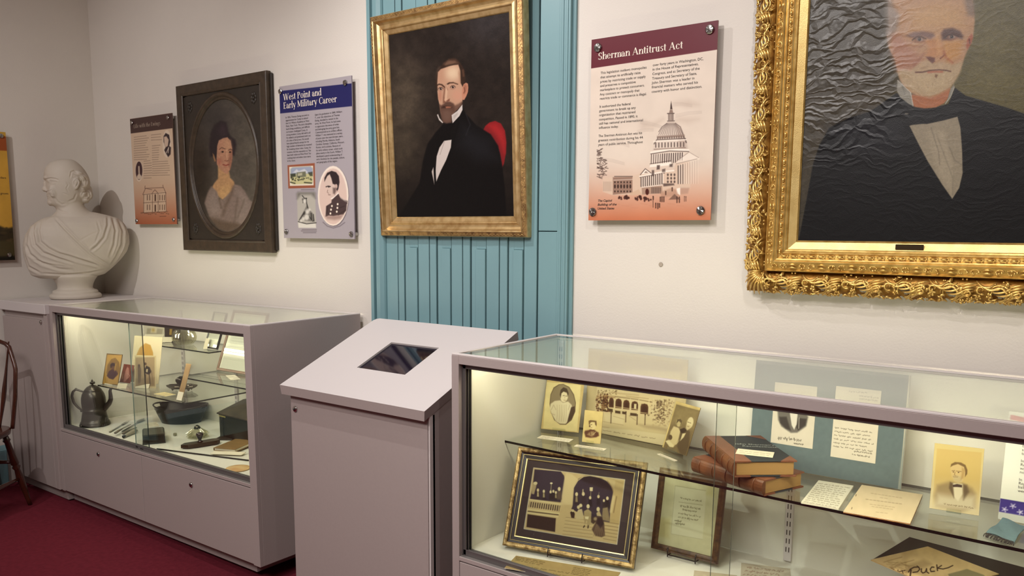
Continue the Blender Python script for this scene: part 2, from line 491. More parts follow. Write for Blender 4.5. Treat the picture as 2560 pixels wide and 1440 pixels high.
SERIF = {}
def _ser():
    ST, TH, XH, CH, AS = .118, .042, .47, .68, .74
    def rect(x0, y0, x1, y1): return ([(x0, y0), (x1, y0), (x1, y1), (x0, y1)], [(0, 1, 2, 3)])
    def stem(x, y0, y1, b=1, t=1, w=ST):
        o = [rect(x, y0, x+w, y1)]
        e = .055
        if b: o.append(([(x-e, y0), (x+w+e, y0), (x+w+e, y0+.025), (x+w, y0+.05), (x, y0+.05), (x-e, y0+.025)], [(0, 1, 2, 3, 4, 5)]))
        if t == 1: o.append(([(x-e, y1), (x, y1-.05), (x+w, y1-.05), (x+w+e, y1), (x+w+e, y1-.0), (x-e, y1)][:4], [(3, 2, 1, 0)]))
        if t == 2: o.append(([(x-.06, y1-.05), (x, y1-.08), (x+w, y1-.02), (x+w, y1+.02)], [(0, 1, 2, 3)]))
        return o
    def ln(x0, y0, x1, y1, w):
        d = math.hypot(x1-x0, y1-y0); nx, ny = -(y1-y0)/d*w/2, (x1-x0)/d*w/2
        return [([(x0-nx, y0-ny), (x1-nx, y1-ny), (x1+nx, y1+ny), (x0+nx, y0+ny)], [(0, 1, 2, 3)])]
    def A(*a): return [arc_(*a)]
    def dot(x, y, r): return [([(x+r*math.cos(t), y+r*math.sin(t)) for t in np.linspace(0, 6.283, 12, endpoint=False)], [tuple(range(12))])]
    def foot(x, y, w=.2): return [rect(x-w/2, y, x+w/2, y+.026)]
    hump = lambda x: A(x+.155, XH-.20, .175, .20, 8, 165, ST, TH)+stem(x+.21, 0, XH-.19, 1, 0)
    S = SERIF
    S[' '] = ([], .24)
    S['S'] = (A(.23, .505, .19, .185, 35, 270, ST, TH)+A(.23, .18, .20, .19, -150, 90, ST, TH)+ln(.395, .50, .40, .66, .025)+ln(.045, .16, .04, .01, .025), .47)
    S['A'] = (ln(.09, 0, .33, CH, TH)+ln(.33, CH, .57, 0, ST)+[rect(.17, .22, .46, .255)]+foot(.09, 0)+foot(.58, 0), .68)
    S['W'] = (ln(.08, CH, .26, 0, ST)+ln(.26, 0, .44, CH, TH)+ln(.44, CH, .62, 0, ST)+ln(.62, 0, .82, CH, TH)+foot(.08, CH-.026)+foot(.44, CH-.026)+foot(.82, CH-.026, .16), .90)
    S['P'] = (stem(.07, 0, CH)+A(.22, .50, .24, .18, -90, 90, ST, TH), .50)
    S['E'] = (stem(.07, 0, CH)+[rect(.1, 0, .44, .035), rect(.1, CH-.035, .43, CH), rect(.1, .33, .34, .365)]+ln(.44, 0, .46, .15, .03)+ln(.42, CH, .43, CH-.14, .03)+ln(.34, .27, .34, .43, .025), .52)
    S['M'] = (stem(.07, 0, CH, 1, 1, TH)+ln(.11, CH, .36, .05, ST)+ln(.36, .05, .60, CH, TH)+stem(.60, 0, CH), .80)
    S['C'] = (A(.36, .34, .32, .35, 55, 315, ST*1.1, TH)+ln(.545, .48, .55, .67, .028), .62)
    S['L'] = (stem(.07, 0, CH)+[rect(.1, 0, .42, .035)]+ln(.42, 0, .45, .16, .03), .49)
    S['h'] = (stem(.06, 0, AS, 1, 2)+hump(.06+ST-.02), .50)
    S['n'] = (stem(.06, 0, XH, 1, 2)+hump(.06+ST-.02), .50)
    S['m'] = (stem(.06, 0, XH, 1, 2)+hump(.06+ST-.02)+hump(.06+ST+.235), .76)
    S['r'] = (stem(.06, 0, XH, 1, 2)+A(.29, XH-.13, .13, .12, 60, 160, .05, .05)+dot(.335, XH-.07, .052), .38)
    S['i'] = (stem(.06, 0, XH, 1, 2)+dot(.12, .63, .066), .25)
    S['l'] = (stem(.06, 0, AS, 1, 2), .25)
    S['t'] = (stem(.09, .1, .62, 0, 0)+[rect(.02, XH-.035, .28, XH)]+A(.22, .12, .13, .125, 180, 300, ST, TH), .31)
    S['u'] = (stem(.06, .14, XH, 0, 2)+A(.22, .19, .16, .195, 185, 330, ST, TH)+stem(.29, 0, XH, 1, 2), .50)
    S['s'] = (A(.165, .35, .13, .125, 40, 265, ST*.9, TH)+A(.165, .125, .14, .13, -145, 85, ST*.9, TH)+ln(.28, .36, .28, .46, .02)+ln(.03, .02, .03, .12, .02), .33)
    S['e'] = (A(.235, .235, .205, .24, 0, 320, ST, TH)+[rect(.1, .235, .42, .268)], .46)
    S['a'] = (A(.17, .34, .15, .13, 20, 160, .06, TH)+dot(.065, .34, .045)+stem(.25, 0, .36, 0, 0)+A(.175, .14, .15, .15, 70, 320, ST, TH)+[rect(.25, 0, .43, .03)], .44)
    S['o'] = (A(.245, .235, .215, .245, 0, 360, ST, TH), .49)
    S['d'] = (A(.235, .235, .205, .245, 0, 360, ST, TH)+stem(.33, 0, AS, 1, 2), .53)
    S['y'] = (ln(.08, XH, .25, .02, ST)+ln(.43, XH, .20, -.17, TH)+dot(.16, -.17, .055)+foot(.08, XH-.026)+foot(.42, XH-.026, .16), .49)
    S['f'] = (stem(.09, 0, .58, 1, 0)+A(.25, .60, .155, .15, 60, 180, ST, TH)+dot(.33, .70, .05)+[rect(.02, XH-.035, .30, XH)], .33)
    S['w'] = (ln(.06, XH, .20, 0, ST)+ln(.20, 0, .34, XH, TH)+ln(.34, XH, .48, 0, ST)+ln(.48, 0, .63, XH, TH)+foot(.06, XH-.026, .17)+foot(.35, XH-.026, .15)+foot(.63, XH-.026, .13), .69)
    S['g'] = (A(.20, .31, .17, .17, 0, 360, ST*.9, TH)+A(.22, -.07, .21, .15, 0, 360, .07, TH)+ln(.1, .17, .13, .06, .05)+ln(.12, .07, .36, .03, .05)+[rect(.33, .43, .45, .47)], .47)
    S['k'] = (stem(.06, 0, AS, 1, 2)+ln(.17, .2, .40, XH, TH)+ln(.22, .26, .42, 0, ST)+foot(.44, 0, .14)+foot(.40, XH-.026, .15), .49)
_ser()
SERIF['c'] = ([arc_(.235, .235, .205, .245, 45, 320, .118, .042)], .43)
SERIF['c'][0].append(([(.36+.052*math.cos(t), .37+.052*math.sin(t)) for t in np.linspace(0, 6.283, 12, endpoint=False)], [tuple(range(12))]))

def put_serif(b, txt, x, z, size, width=None, y=0.0, mat=0, slope=0.0):
    tot = sum(SERIF[c][1] for c in txt); k = width/tot if width else size
    cx = x
    for c in txt:
        pi_ = 0
        for v, f in SERIF[c][0]:
            a = sum(v[f[0][i]][0]*v[f[0][(i+1) % len(f[0])]][1]-v[f[0][(i+1) % len(f[0])]][0]*v[f[0][i]][1] for i in range(len(f[0])))
            ff = f if a > 0 else [tuple(reversed(t)) for t in f]
            yy = y-.00004*(pi_ := pi_+1)
            b.add([(cx+p[0]*k, yy, z+p[1]*size+(cx+p[0]*k-x)*slope) for p in v], ff, mat)
        cx += SERIF[c][1]*k
    return cx

def frame_profile(b, prof, x0, x1, z0, z1, mats=None, smooth=True):
    """mitred moulding: prof = [(out, y)...] measured outward from the opening x0..x1, z0..z1; y negative = towards the room"""
    n = len(prof)
    for side in range(4):
        v = []
        for (d, y) in prof:
            X0, X1, Z0, Z1 = x0-d, x1+d, z0-d, z1+d
            a, c = [((X0, Z0), (X1, Z0)), ((X1, Z0), (X1, Z1)), ((X1, Z1), (X0, Z1)), ((X0, Z1), (X0, Z0))][side]
            v += [(a[0], y, a[1]), (c[0], y, c[1])]
        for i in range(n-1):
            b.add(v[2*i:2*i+4], [(0, 1, 3, 2)], mats[i] if mats else 0, False)

def polyline(pts, n):
    p = np.asarray(pts, float); d = np.r_[0, np.cumsum(np.linalg.norm(np.diff(p, axis=0), axis=1))]
    t = np.linspace(0, d[-1], n); return np.stack([np.interp(t, d, p[:, k]) for k in range(p.shape[1])], -1)

def scribble(art, q, rows, c, w=.7, seed=0, amp=.28, fill=(.0, 1.0), a=.8, ragged=.15, word=.14):
    """rows of small cursive handwriting inside the photo quad q (TL, TR, BR, BL)"""
    rng = random.Random(seed); m = art.quadmap(q)
    for r in range(rows):
        v = (r+.5)/rows; u = fill[0]; end = fill[1]-rng.random()*ragged
        while u < end:
            L = word*(.4+rng.random()); pts = []; k = max(4, int(L*90))
            for i in range(k):
                uu = u+L*i/k
                pts.append(m(min(uu, 1), v+(rng.random()-.5)*amp*2/rows*(1.6 if rng.random() < .15 else .8)))
            art.line(pts, w, c, .7, a); u += L+.025+.02*rng.random()
def Zm(ox, oy, s, sy=None):
    sy = sy or s
    return lambda *p: [(ox+p[i]/s, oy+p[i+1]/sy) for i in range(0, len(p), 2)]

def pose(TL, TR, BR, BL, ax=2, val=0.0, T=None, tilt=0.25, yaw=0.0, wt=30.0, wy=10.0, fix=False):
    """place a flat rectangle standing on plane coordinate[ax]=val (in frame T) so that its corners match
    the four measured ones; returns matrix (origin bottom centre, x right, z up, y away), width, height"""
    T = T or Matrix.Identity(4)
    p0 = xf(T, hit(BL[0], BL[1], ax, val, None if T == Matrix.Identity(4) else T))
    def axes(p):
        c, s_ = math.cos(p[0]), math.sin(p[0]); ct, st = math.cos(p[1]), math.sin(p[1])
        return np.array([c, s_, 0]), np.array([-s_*ct, c*ct, -st]), np.array([-s_*st, c*st, ct])
    def res(p):
        X, Y, Z = axes(p); r = []
        for q, P in ((TL, p0+Z*p[3]), (TR, p0+X*p[2]+Z*p[3]), (BR, p0+X*p[2])):
            if q is not None: r += list(proj(P)-np.array(q))
        r += [(p[0]-yaw)*wy, (p[1]-tilt)*wt]
        return np.array(r)
    p = np.array([yaw, tilt, .15, .15])
    for _ in range(40):
        r0 = res(p); J = np.zeros((len(r0), 4))
        for i in range(4):
            q = p.copy(); q[i] += 1e-5; J[:, i] = (res(q)-r0)/1e-5
        if fix: J[:, 0:2] = 0
        d = np.linalg.solve(J.T@J+1e-4*np.eye(4), J.T@r0); d = np.clip(d, -.3, .3); p = p-d
        p[2] = max(p[2], .01); p[3] = max(p[3], .01)
    X, Y, Z = axes(p)
    return frame(p0+X*p[2]/2, X, Y, Z), float(p[2]), float(p[3]), p

def lpt(M, q, y=0.0):
    """photo pixel -> local x, z on the plane y of frame M"""
    h = hit(q[0], q[1], 1, y, M); return h[0], h[2]
# ================================================================ the room
def plane_box(name, a, b, m):
    return struct(MB().box(a, b).build(name, m))

plane_box('floor', (LEFT_X-.1, -3.6, -.1), (3.2, WALL_Y+.1, 0), M_CARPET)
plane_box('ceiling', (LEFT_X-.1, -3.6, 3.4), (3.2, WALL_Y+.1, 3.5), M_CEIL)
plane_box('wall_back', (LEFT_X-.1, WALL_Y, 0), (3.2, WALL_Y+.1, 3.4), M_WALL)
plane_box('wall_left', (LEFT_X-.1, -3.6, 0), (LEFT_X, WALL_Y, 3.4), M_WALL)
plane_box('wall_right', (3.2, -3.6, 0), (3.3, WALL_Y+.1, 3.4), M_WALL2)
plane_box('wall_front', (LEFT_X-.1, -3.7, 0), (3.3, -3.6, 3.4), M_WALL2)
b = MB()
b.box((LEFT_X, -3.6, 0), (LEFT_X+.018, WALL_Y-.65, .205), bev=.004)
b.prism([(LEFT_X+.018, .205), (LEFT_X, .235), (LEFT_X, .205)], -3.6, WALL_Y-.65, ax=1)
struct(b.build('baseboard_left', M_TEAL))

# teal panelled pilaster behind the kiosk: board-and-batten field between two moulded jambs
b = MB()
xL0, xR1 = -2.672, -1.640
yf = WALL_Y-.022                       # face of the boards
b.box((xL0, WALL_Y-.012, 0), (-1.70, WALL_Y-.001, 3.4), 1)
# left jamb: three steps
b.box((xL0, WALL_Y-.040, 0), (-2.648, WALL_Y, 3.4), bev=.003)
b.box((-2.648, WALL_Y-.052, 0), (-2.640, WALL_Y, 3.4), bev=.002)
b.prism([(-2.640, WALL_Y), (-2.640, WALL_Y-.030), (-2.628, WALL_Y-.046), (-2.606, WALL_Y-.046), (-2.592, WALL_Y-.034), (-2.588, WALL_Y-.026), (-2.588, WALL_Y)], 0, 3.4, ax=2)
b.box((-2.588, yf, 0), (-2.522, WALL_Y, 3.4), bev=.0015)
# boards and battens; the battens stop short under the picture
xs = [(-2.517, -2.484), (-2.478, -2.404), (-2.400, -2.340), (-2.335, -2.300), (-2.293, -2.220), (-2.216, -2.160), (-2.155, -2.119), (-2.112, -2.038), (-2.034, -1.973), (-1.968, -1.932), (-1.926, -1.856), (-1.851, -1.793)]
kind = [0, 1, 0, 0, 1, 0, 0, 1, 0, 0, 1, 0]
for (x0, x1), k in zip(xs, kind):
    if k == 0: b.box((x0, yf, 0), (x1, WALL_Y, 3.4), bev=.0012)
    else:
        b.box((x0, yf+.003, 1.44), (x1, WALL_Y, 3.4), bev=.001)
        b.box((x0, yf+.003, 0), (x0+(x1-x0)*.36, WALL_Y, 1.44), bev=.001)
        b.box((x0+(x1-x0)*.36, yf-.005, 0), (x1, WALL_Y, 1.4045), bev=.0015)
        b.box((x0+(x1-x0)*.36, yf+.003, 1.4055), (x1, WALL_Y, 1.4401), bev=.0005)
# right wide stile with the open joint, then the fluted jamb and its return
b.box((-1.786, yf, 0), (-1.700, WALL_Y, 1.475), bev=.002)
b.box((-1.786, yf, 1.478), (-1.700, WALL_Y, 3.4), bev=.002)
for i in range(5):
    x = -1.700+i*.0092
    b.box((x, yf-.004-.002*(i % 2), 0), (x+.0095, WALL_Y, 3.4), bev=.0015)
b.box((-1.656, WALL_Y-.012, 0), (xR1, WALL_Y, 3.4), bev=.003)
struct(b.build('trim_1', [M_TEAL, M_TEAL_D]))

# a filled nail hole in the plaster
b = MB()
p = hit(1652, 661, 1, WALL_Y-.001)
b.lathe([(0.001, 0), (.0075, 0), (.008, .0008), (.0065, .0016), (.0035, .0008), (.001, .0004)], n=20)
o = b.build('wall_plug', mat('plug', 'a89c8e', .8), M=Matrix.Translation(Vector(p)) @ Matrix.Rotation(math.radians(90), 4, 'X'))
tag(o, 'tiny round plug in the white wall below the capitol panel', 'wall plug')
# ================================================================ display cases
T1 = Matrix.Translation((-2.747, 2.025, 0.0928)) @ Matrix.Rotation(-0.0082, 4, 'Z') @ Matrix.Rotation(-0.0119, 4, 'Y')
T2 = Matrix.Translation((-1.675, 1.986, 0.09))

def bracket(parent, x, y0, y1, z):
    b = MB(); b.add([(x-.0015, y1, z-.007), (x-.0015, y0, z-.007), (x-.0015, y0, z-.014), (x-.0015, y1, z-.045)]+[(x+.0015, y1, z-.007), (x+.0015, y0, z-.007), (x+.0015, y0, z-.014), (x+.0015, y1, z-.045)], [(0, 1, 2, 3), (7, 6, 5, 4), (0, 4, 5, 1), (1, 5, 6, 2), (2, 6, 7, 3), (3, 7, 4, 0)])
    return b.build('shelf_bracket', M_LAM_TOP, parent)

def lock(parent, x, z, y=0.0, n='lock'):
    b = MB(); b.lathe([(.0115, 0), (.0115, .004), (.0095, .0055), (.001, .0055)], n=20)
    b.box((-.0018, -.006, .0054), (.0018, .006, .0062), 1)
    for v in range(len(b.v)):
        px_, py_, pz_ = b.v[v]; b.v[v] = (x+px_, y-pz_, z+py_)
    return b.build(n, [M_STEEL, M_BLACK], parent)

def museum_case(T, x0, x1, D, Hc, ox0, ox1, oz0, oz1, deck, label, splits, locks, seam, kick, lip=0.0, kick_side=0.07):
    """hollow cabinet x0..x1, glazed front opening ox0..ox1 x oz0..oz1, glass top"""
    t = .018
    root = thing('display_case', label, 'display case', T)
    b = MB()                                   # carcass
    b.box((x0, t, 0), (x0+t, D, Hc-.004), bev=.001)
    b.box((x1-t, t, 0), (x1, D, Hc-.004), bev=.001)
    b.box((x0+t, t, 0), (x1-t, D-.012, t))
    b.box((x0, 0, 0), (ox0, t, Hc-.006), bev=.001)           # posts
    b.box((ox1, 0, 0), (x1, t, Hc-.006), bev=.001)
    b.box((ox0, 0, oz1), (ox1, t, Hc-.006), bev=.001)        # fascia
    b.box((ox0, 0, oz0-.014), (ox1, t, oz0), bev=.001)       # sill rail
    b.build('carcass', M_LAM, root)
    b = MB()                                   # liner
    b.box((x0+t, t+.045, deck), (x0+t+.004, D-.012, Hc-.012)); b.box((x1-t-.004, t+.045, deck), (x1-t, D-.012, Hc-.012))
    b.box((x0+t, D-.012, t), (x1-t, D-.006, Hc-.012))
    b.box((x0+t, t+.045, deck-.016), (x1-t, D-.012, deck))
    b.build('liner', M_INT, root)
    b = MB()                                   # top rim
    w = .016
    b.box((x0, 0, Hc-.006), (x1, w, Hc), bev=.0012); b.box((x0, D-w, Hc-.006), (x1, D, Hc), bev=.0012)
    b.box((x0, w, Hc-.006), (x0+w, D-w, Hc), bev=.0012); b.box((x1-w, w, Hc-.006), (x1, D-w, Hc), bev=.0012)
    b.build('top_rim', M_LAM_EDGE, root)
    MB().box((x0+w, w, Hc-.0075), (x1-w, D-w, Hc-.0025)).build('glass_top', M_GLASS_T, root)
    # aluminium sliding track around the opening
    b = MB(); a = .013
    for k, y in enumerate((.019, .033, .047)):
        b.box((ox0, y, oz0), (ox0+a, y+.004, oz1), bev=.0008); b.box((ox1-a, y, oz0), (ox1, y+.004, oz1), bev=.0008)
        b.box((ox0, y, oz0), (ox1, y+.004, oz0+.020-.004*k), bev=.0008); b.box((ox0, y, oz1-.016), (ox1, y+.004, oz1), bev=.0008)
    b.box((ox0, t, oz0-.002), (ox1, .052, oz0+.003)); b.box((ox0, t, oz1-.002), (ox1, .052, oz1+.004))
    b.box((ox0-.002, t, oz0), (ox0+.003, .052, oz1)); b.box((ox1-.003, t, oz0), (ox1+.002, .052, oz1))
    b.build('door_track', M_ALU, root)
    b = MB(); b.box((ox0, .001, oz0-.0035), (ox1, .017, oz0+.001), bev=.001); b.build('sill_strip', M_ALU_L, root)
    # two sliding panes with dark ground edges
    s0, s1 = seam
    for (a0, a1, y) in ((ox0+.006, s1, .040), (s0, ox1-.006, .026)):
        g = MB(); g.box((a0, y, oz0+.006), (a1, y+.005, oz1-.006))
        e = g.build('sliding_pane', [M_GLASS, (M_EDGE if y > .03 else M_EDGE_L) if T is T1 else M_EDGE_M], root)
        for p_ in e.data.polygons:
            if abs(p_.normal.x) > .9: p_.material_index = 1
    # drawer fronts
    for i, (d0, d1) in enumerate(splits):
        b = MB(); b.box((d0+.0015, .0005, .004), (d1-.0015, t, oz0-.018), bev=.0012)
        dr = b.build('drawer_front', M_LAM, root)
        if i < len(locks): lock(dr, locks[i][0], locks[i][1])
    b = MB(); b.box((x0+.01, kick, -kick_base(T)), (x1-kick_side, D-.02, 0)); b.build('plinth', M_LAM, root)
    # lamp under the top rail
    b = MB(); b.box((ox0+.03, .054, Hc-.034), (ox1-.03, .074, Hc-.014), bev=.002); h = b.build('lamp_housing', M_LAM_TOP, root)
    b = MB(); b.box((ox0+.04, .0745, Hc-.031), (ox1-.04, .078, Hc-.017)); b.box((ox0+.04, .057, Hc-.0385), (ox1-.04, .071, Hc-.0345)); b.build('light_strip', M_LIGHT, root)
    return root

def kick_base(T):
    return T.translation.z - .03 if T is T1 else T.translation.z

def standard(parent, x, y, z0, z1):
    """slotted shelf standard"""
    b = MB(); b.box((x-.012, y-.010, z0), (x+.012, y, z1), bev=.001)
    z = z0+.03
    while z < z1-.03:
        for dx in (-.0045, .0045):
            b.box((x+dx-.0013, y-.0106, z), (x+dx+.0013, y-.0095, z+.016), 1)
        z += .028
    return b.build('shelf_standard', [M_LAM_TOP, M_BLACK], parent)

def glass_shelf(parent, x0, x1, y0, y1, z, brk=()):
    b = MB(); b.box((x0, y0, z-.0065), (x1, y1, z))
    o = b.build('glass_shelf', [M_GLASS, M_EDGE], parent)
    for p in o.data.polygons:
        if abs(p.normal.z) < .5: p.material_index = 1
    return o

D1 = .60; H1 = 1.0107
CASE1 = museum_case(T1, -1.738, 0, D1, H1, -1.708, -.045, .348, .972, .352,
    'grey glass-topped display case left of the kiosk holding a teapot and small relics', [(-1.735, -.898), (-.898, -.032)],
    [(-1.309, .271), (-.480, .265)], (-.986, -.893), .055, kick_side=.10)
S1z, S2z, S3z = .600, .700, .795
glass_shelf(CASE1, -1.442, -.642, .085, .56, S1z)
glass_shelf(CASE1, -.795, -.022, .160, .56, S2z)
glass_shelf(CASE1, -1.338, -.798, .330, .56, S3z)
for x in (-1.44, -.95, -.42): standard(CASE1, x, D1-.012, .36, .95)

D2 = .604; H2 = 1.010
CASE2 = museum_case(T2, 0, 1.84, D2, H2, .029, 1.81, .345, .977, .352,
    'grey glass-topped display case at the right holding framed photographs and old books', [(.029, .92), (.92, 1.81)],
    [(.46, .26), (1.36, .26)], (.864, .910), .05)
SH2 = .768-.09
b = MB(); b.add([(.020, .256, SH2), (1.815, .196, SH2), (1.815, D2-.03, SH2), (.020, D2-.03, SH2)]+[(.020, .256, SH2-.008), (1.815, .196, SH2-.008), (1.815, D2-.03, SH2-.008), (.020, D2-.03, SH2-.008)], [(0, 1, 2, 3), (7, 6, 5, 4), (4, 5, 1, 0), (5, 6, 2, 1), (6, 7, 3, 2), (7, 4, 0, 3)])
o = b.build('glass_shelf', [M_GLASS, M_EDGE], CASE2)
for p_ in o.data.polygons:
    if abs(p_.normal.z) < .5: p_.material_index = 1
for x in (.036, .889, 1.74): standard(CASE2, x, D2-.012, .36, .99)
# the laminated left cabinet with its overhanging top
root = thing('base_cabinet', 'tall grey cabinet with overhanging top under the marble bust, left of the display case', 'cabinet', T1)
b = MB(); x0, x1 = -2.298, -1.739
b.box((x0, .004, 0), (x1, D1, H1-.052), bev=.001); b.build('carcass', M_LAM, root)
b = MB(); b.box((x0+.004, -.012, .003), (x1-.0445, .0035, H1-.088), bev=.0012); dr = b.build('door', M_LAM, root)
lock(dr, -1.815, H1-.098-.0, y=-.012)
b = MB(); b.box((x1-.043, -.012, .003), (x1-.001, .0035, H1-.05), bev=.001); b.build('filler_strip', M_LAM, root)
b = MB(); b.box((x0-.004, -.022, H1-.052), (x1, D1, H1), bev=.002); b.build('cabinet_top', M_LAM_TOP, root)
b = MB(); b.box((x0+.01, .03, -.0628), (x1, D1-.02, 0)); b.build('plinth', M_LAM, root)

# ================================================================ kiosk with the slanted screen
K = thing('kiosk', 'grey pedestal kiosk with slanted white top and dark tablet screen', 'kiosk', TR(-2.155, 2.24, 0))
kx0, kx1 = -.370, .369
ky0, ky1 = -.26, .26; kz0, kz1 = .897, 1.107
sl = (kz1-kz0)/(ky1-ky0)
def kz(y): return kz0 + (y-ky0)*sl
b = MB(); bx0, bx1, by0, by1 = kx0+.022, kx1-.002, ky0+.048, ky1-.01
b.prism([(by0, 0), (by1, 0), (by1, kz(by1)-.03), (by0, kz(by0)-.03)], bx0+.006, bx1-.004, ax=0)
b.build('body', M_LAM, K)
b = MB(); b.box((bx0+.002, by0-.018, .06), (bx1-.012, by0-.001, kz(by0)-.042), bev=.0015); dr = b.build('door', M_LAM, K)
lock(dr, bx0+.03, .805, y=by0-.018)
b = MB(); b.box((bx1-.0105, by0-.016, .0), (bx1-.004, by0+.01, kz(by0)-.04), bev=.001); b.build('edge_strip', M_LAM_EDGE, K)
# slab with the screen opening
sx0, sx1, sy0, sy1 = -.127, .121, -.088, .100
n = np.array([0, -sl, 1.0]); n /= np.linalg.norm(n); th = .034
b = MB()
def P(x, y, d=0.0):
    return (x, y - n[1]*d, kz(y) - n[2]*d)
o4 = [(kx0, ky0), (kx1, ky0), (kx1, ky1), (kx0, ky1)]; i4 = [(sx0, sy0), (sx1, sy0), (sx1, sy1), (sx0, sy1)]
# rounded far-left corner
rc = [(kx0+.0, ky1-.02), (kx0+.006, ky1-.006), (kx0+.02, ky1)]
vv = [P(*q) for q in o4[:3]] + [P(kx0+.02, ky1), P(kx0+.006, ky1-.006), P(kx0, ky1-.02)] + [P(*q) for q in i4]
b.add(vv, [(0, 1, 7, 6), (1, 2, 8, 7), (2, 3, 9, 8), (3, 4, 9), (4, 5, 9), (5, 0, 6, 9)], 0)
rim = [vv[i] for i in range(6)]
in_ = .009
low = []
for (x, y, z) in rim:
    lx = x + in_*.5 if x < 0 else x - in_*.5
    ly = y - .009 if y < 0 else y
    low.append(P(lx, ly, th))
b.add(rim+low, [(i, 6+i, 6+(i+1) % 6, (i+1) % 6) for i in range(6)] + [tuple(reversed(range(6, 12)))], 1)
b.add([P(*q) for q in i4] + [P(*q, .008) for q in i4], [(i, (i+1) % 4, 4+(i+1) % 4, 4+i) for i in range(4)], 2)
b.build('slanted_top', [M_LAM_TOP, M_LAM, M_LAM_EDGE], K)
b = MB(); b.add([P(*q, .007) for q in i4], [(0, 1, 2, 3)])
b.build('screen', mat('tablet_screen', '120c1e', .06, spec=.6), K, label='dark switched-off tablet screen')
# ================================================================ things on the wall
M_PRINT = paint_mat('printed_sheet', rough=0.38, spec=0.28)
M_PRINT_M = paint_mat('printed_paper', rough=0.85, spec=0.15)
M_INK = mat('ink_dark', '2a2120', .6)
M_TITLE = mat('ink_cream', 'e6dacb', .6)
M_CAP = mat('standoff_steel', 'c9c6c2', .22, metal=1.0, noise=.5, nscale=300)

def wall_rect(TL, TR, BR, BL, y):
    h = [hit(*q, 1, y) for q in (TL, TR, BR, BL)]
    x0 = (h[0][0]+h[3][0])/2; x1 = (h[1][0]+h[2][0])/2; z0 = (h[2][2]+h[3][2])/2; z1 = (h[0][2]+h[1][2])/2
    return x0, x1, z0, z1

def standoffs(root, M, pts, r, depth, y0):
    for (x, z) in pts:
        b = MB(); prof = [(r*.96, 0), (r, .002), (r*.98, .005), (r*.8, .0075), (r*.2, .0085), (.0005, .0086)]
        n = 16; v = []; f = []
        for k, (rr, d) in enumerate(prof):
            for i in range(n):
                a = 2*math.pi*i/n; v.append((x+rr*math.cos(a), y0-d-(0.0012 if (i//2) % 2 else 0)*(1 if 2 <= k <= 4 else 0), z+rr*math.sin(a)))
        for k in range(len(prof)-1):
            for i in range(n):
                j = (i+1) % n; f.append((k*n+i, k*n+j, (k+1)*n+j, (k+1)*n+i))
        b.add(v, f, 0, False)
        c = MB(); vv = []; rr = r*.85
        for y in (y0+.004, y0+depth):
            for i in range(n): vv.append((x+rr*math.cos(2*math.pi*i/n), y, z+rr*math.sin(2*math.pi*i/n)))
        b.add(vv, [(i, (i+1) % n, n+(i+1) % n, n+i) for i in range(n)], 0, True)
        b.build('standoff', M_CAP, root)

def ptext(b, M, lines, size, y=-.0008, mat=0, shear=0.0, bold=0.0, fn=put_text):
    """lines: (text, left baseline pixel, right end pixel)"""
    for t, p0, p1 in lines:
        x, z = lpt(M, p0, y); x1, _ = lpt(M, p1, y)
        if fn is put_text: put_text(b, t, x, z, size, abs(x1-x), y, mat, shear, bold)
        else: fn(b, t, x, z, size, abs(x1-x), y, mat)

def info_panel(name, label, corners, back, edge):
    y = WALL_Y-.034
    x0, x1, z0, z1 = wall_rect(*corners, y)
    M = TR((x0+x1)/2, y, z0)
    root = thing(name, label, 'information panel', M)
    w, h = x1-x0, z1-z0
    MB().box((-w/2, .0002, 0), (w/2, .0065, h), bev=.0006).build('board', mat('board_edge', edge, .3), root)
    return root, M, w, h

# ---------------------------------------------------------------- antitrust panel
root, M, w, h = info_panel('information_panel', 'panel with maroon header and domed capitol engraving, between teal pilaster and ornate frame',
    ((1481, 102), (1797, 47), (1775, 550), (1469, 551)), 0, '8a6a60')
A = Art(M, -w/2, w/2, 0, h, 420, 560, 0, 'd9cabb')
q = Zm(1440, 20, 2.4833)
z4 = Zm(1480, 240, 4.8)
A.grad((1600, 390), (1600, 560), 'bd6a47', 0, 1, 1.5)
A.grain(.03, .02, 5)
# clouds
for pts in (q(400, 700, 470, 720, 540, 690, 480, 740, 410, 745), q(620, 590, 700, 575, 760, 600, 690, 610), q(610, 700, 640, 680, 760, 690, 690, 715)):
    A.poly(pts, 'b9a596', 14, .55)
for x0_, y0_, x1_, y1_ in ((400, 700, 540, 735), (600, 590, 720, 600), (250, 830, 330, 850), (620, 660, 780, 640), (380, 760, 480, 750), (150, 930, 300, 960)):
    for k in range(3): A.line(q(x0_, y0_+k*9, (x0_+x1_)/2, (y0_+y1_)/2-6+k*8, x1_, y1_+k*7), .8, 'a8958a', 1.2, .45)
DK, MD, LT = '4a3a36', '8a7468', 'efe3d6'
# dome (coordinates in the 4.8x crop)
A.poly(z4(700, 690, 1160, 660, 1190, 820, 690, 840), 'd9c8b8', 2, .9)
A.poly(z4(745, 570, 780, 500, 800, 430, 840, 370, 900, 325, 1000, 325, 1060, 370, 1090, 440, 1110, 500, 1130, 560, 1150, 650, 710, 690), 'd6c6b8', 1.5)
A.poly(z4(1000, 325, 1060, 370, 1090, 440, 1110, 500, 1130, 560, 1150, 650, 1040, 640, 1030, 480), 'b39f92', 5, .7)
for t in np.linspace(0, 1, 13):
    x = 800+t*290; xt = 900+t*95
    A.line(z4(x, 465, x*.6+xt*.4, 390, xt, 330), 1.0, DK, .9, .75)
A.line(z4(800, 430, 840, 370, 900, 325), 1.2, DK, .8, .9); A.line(z4(1000, 325, 1060, 370, 1095, 460, 1128, 560), 1.4, DK, .8, .9)
A.poly(z4(780, 480, 1110, 462, 1112, 490, 778, 510), MD, 1.5, .8)
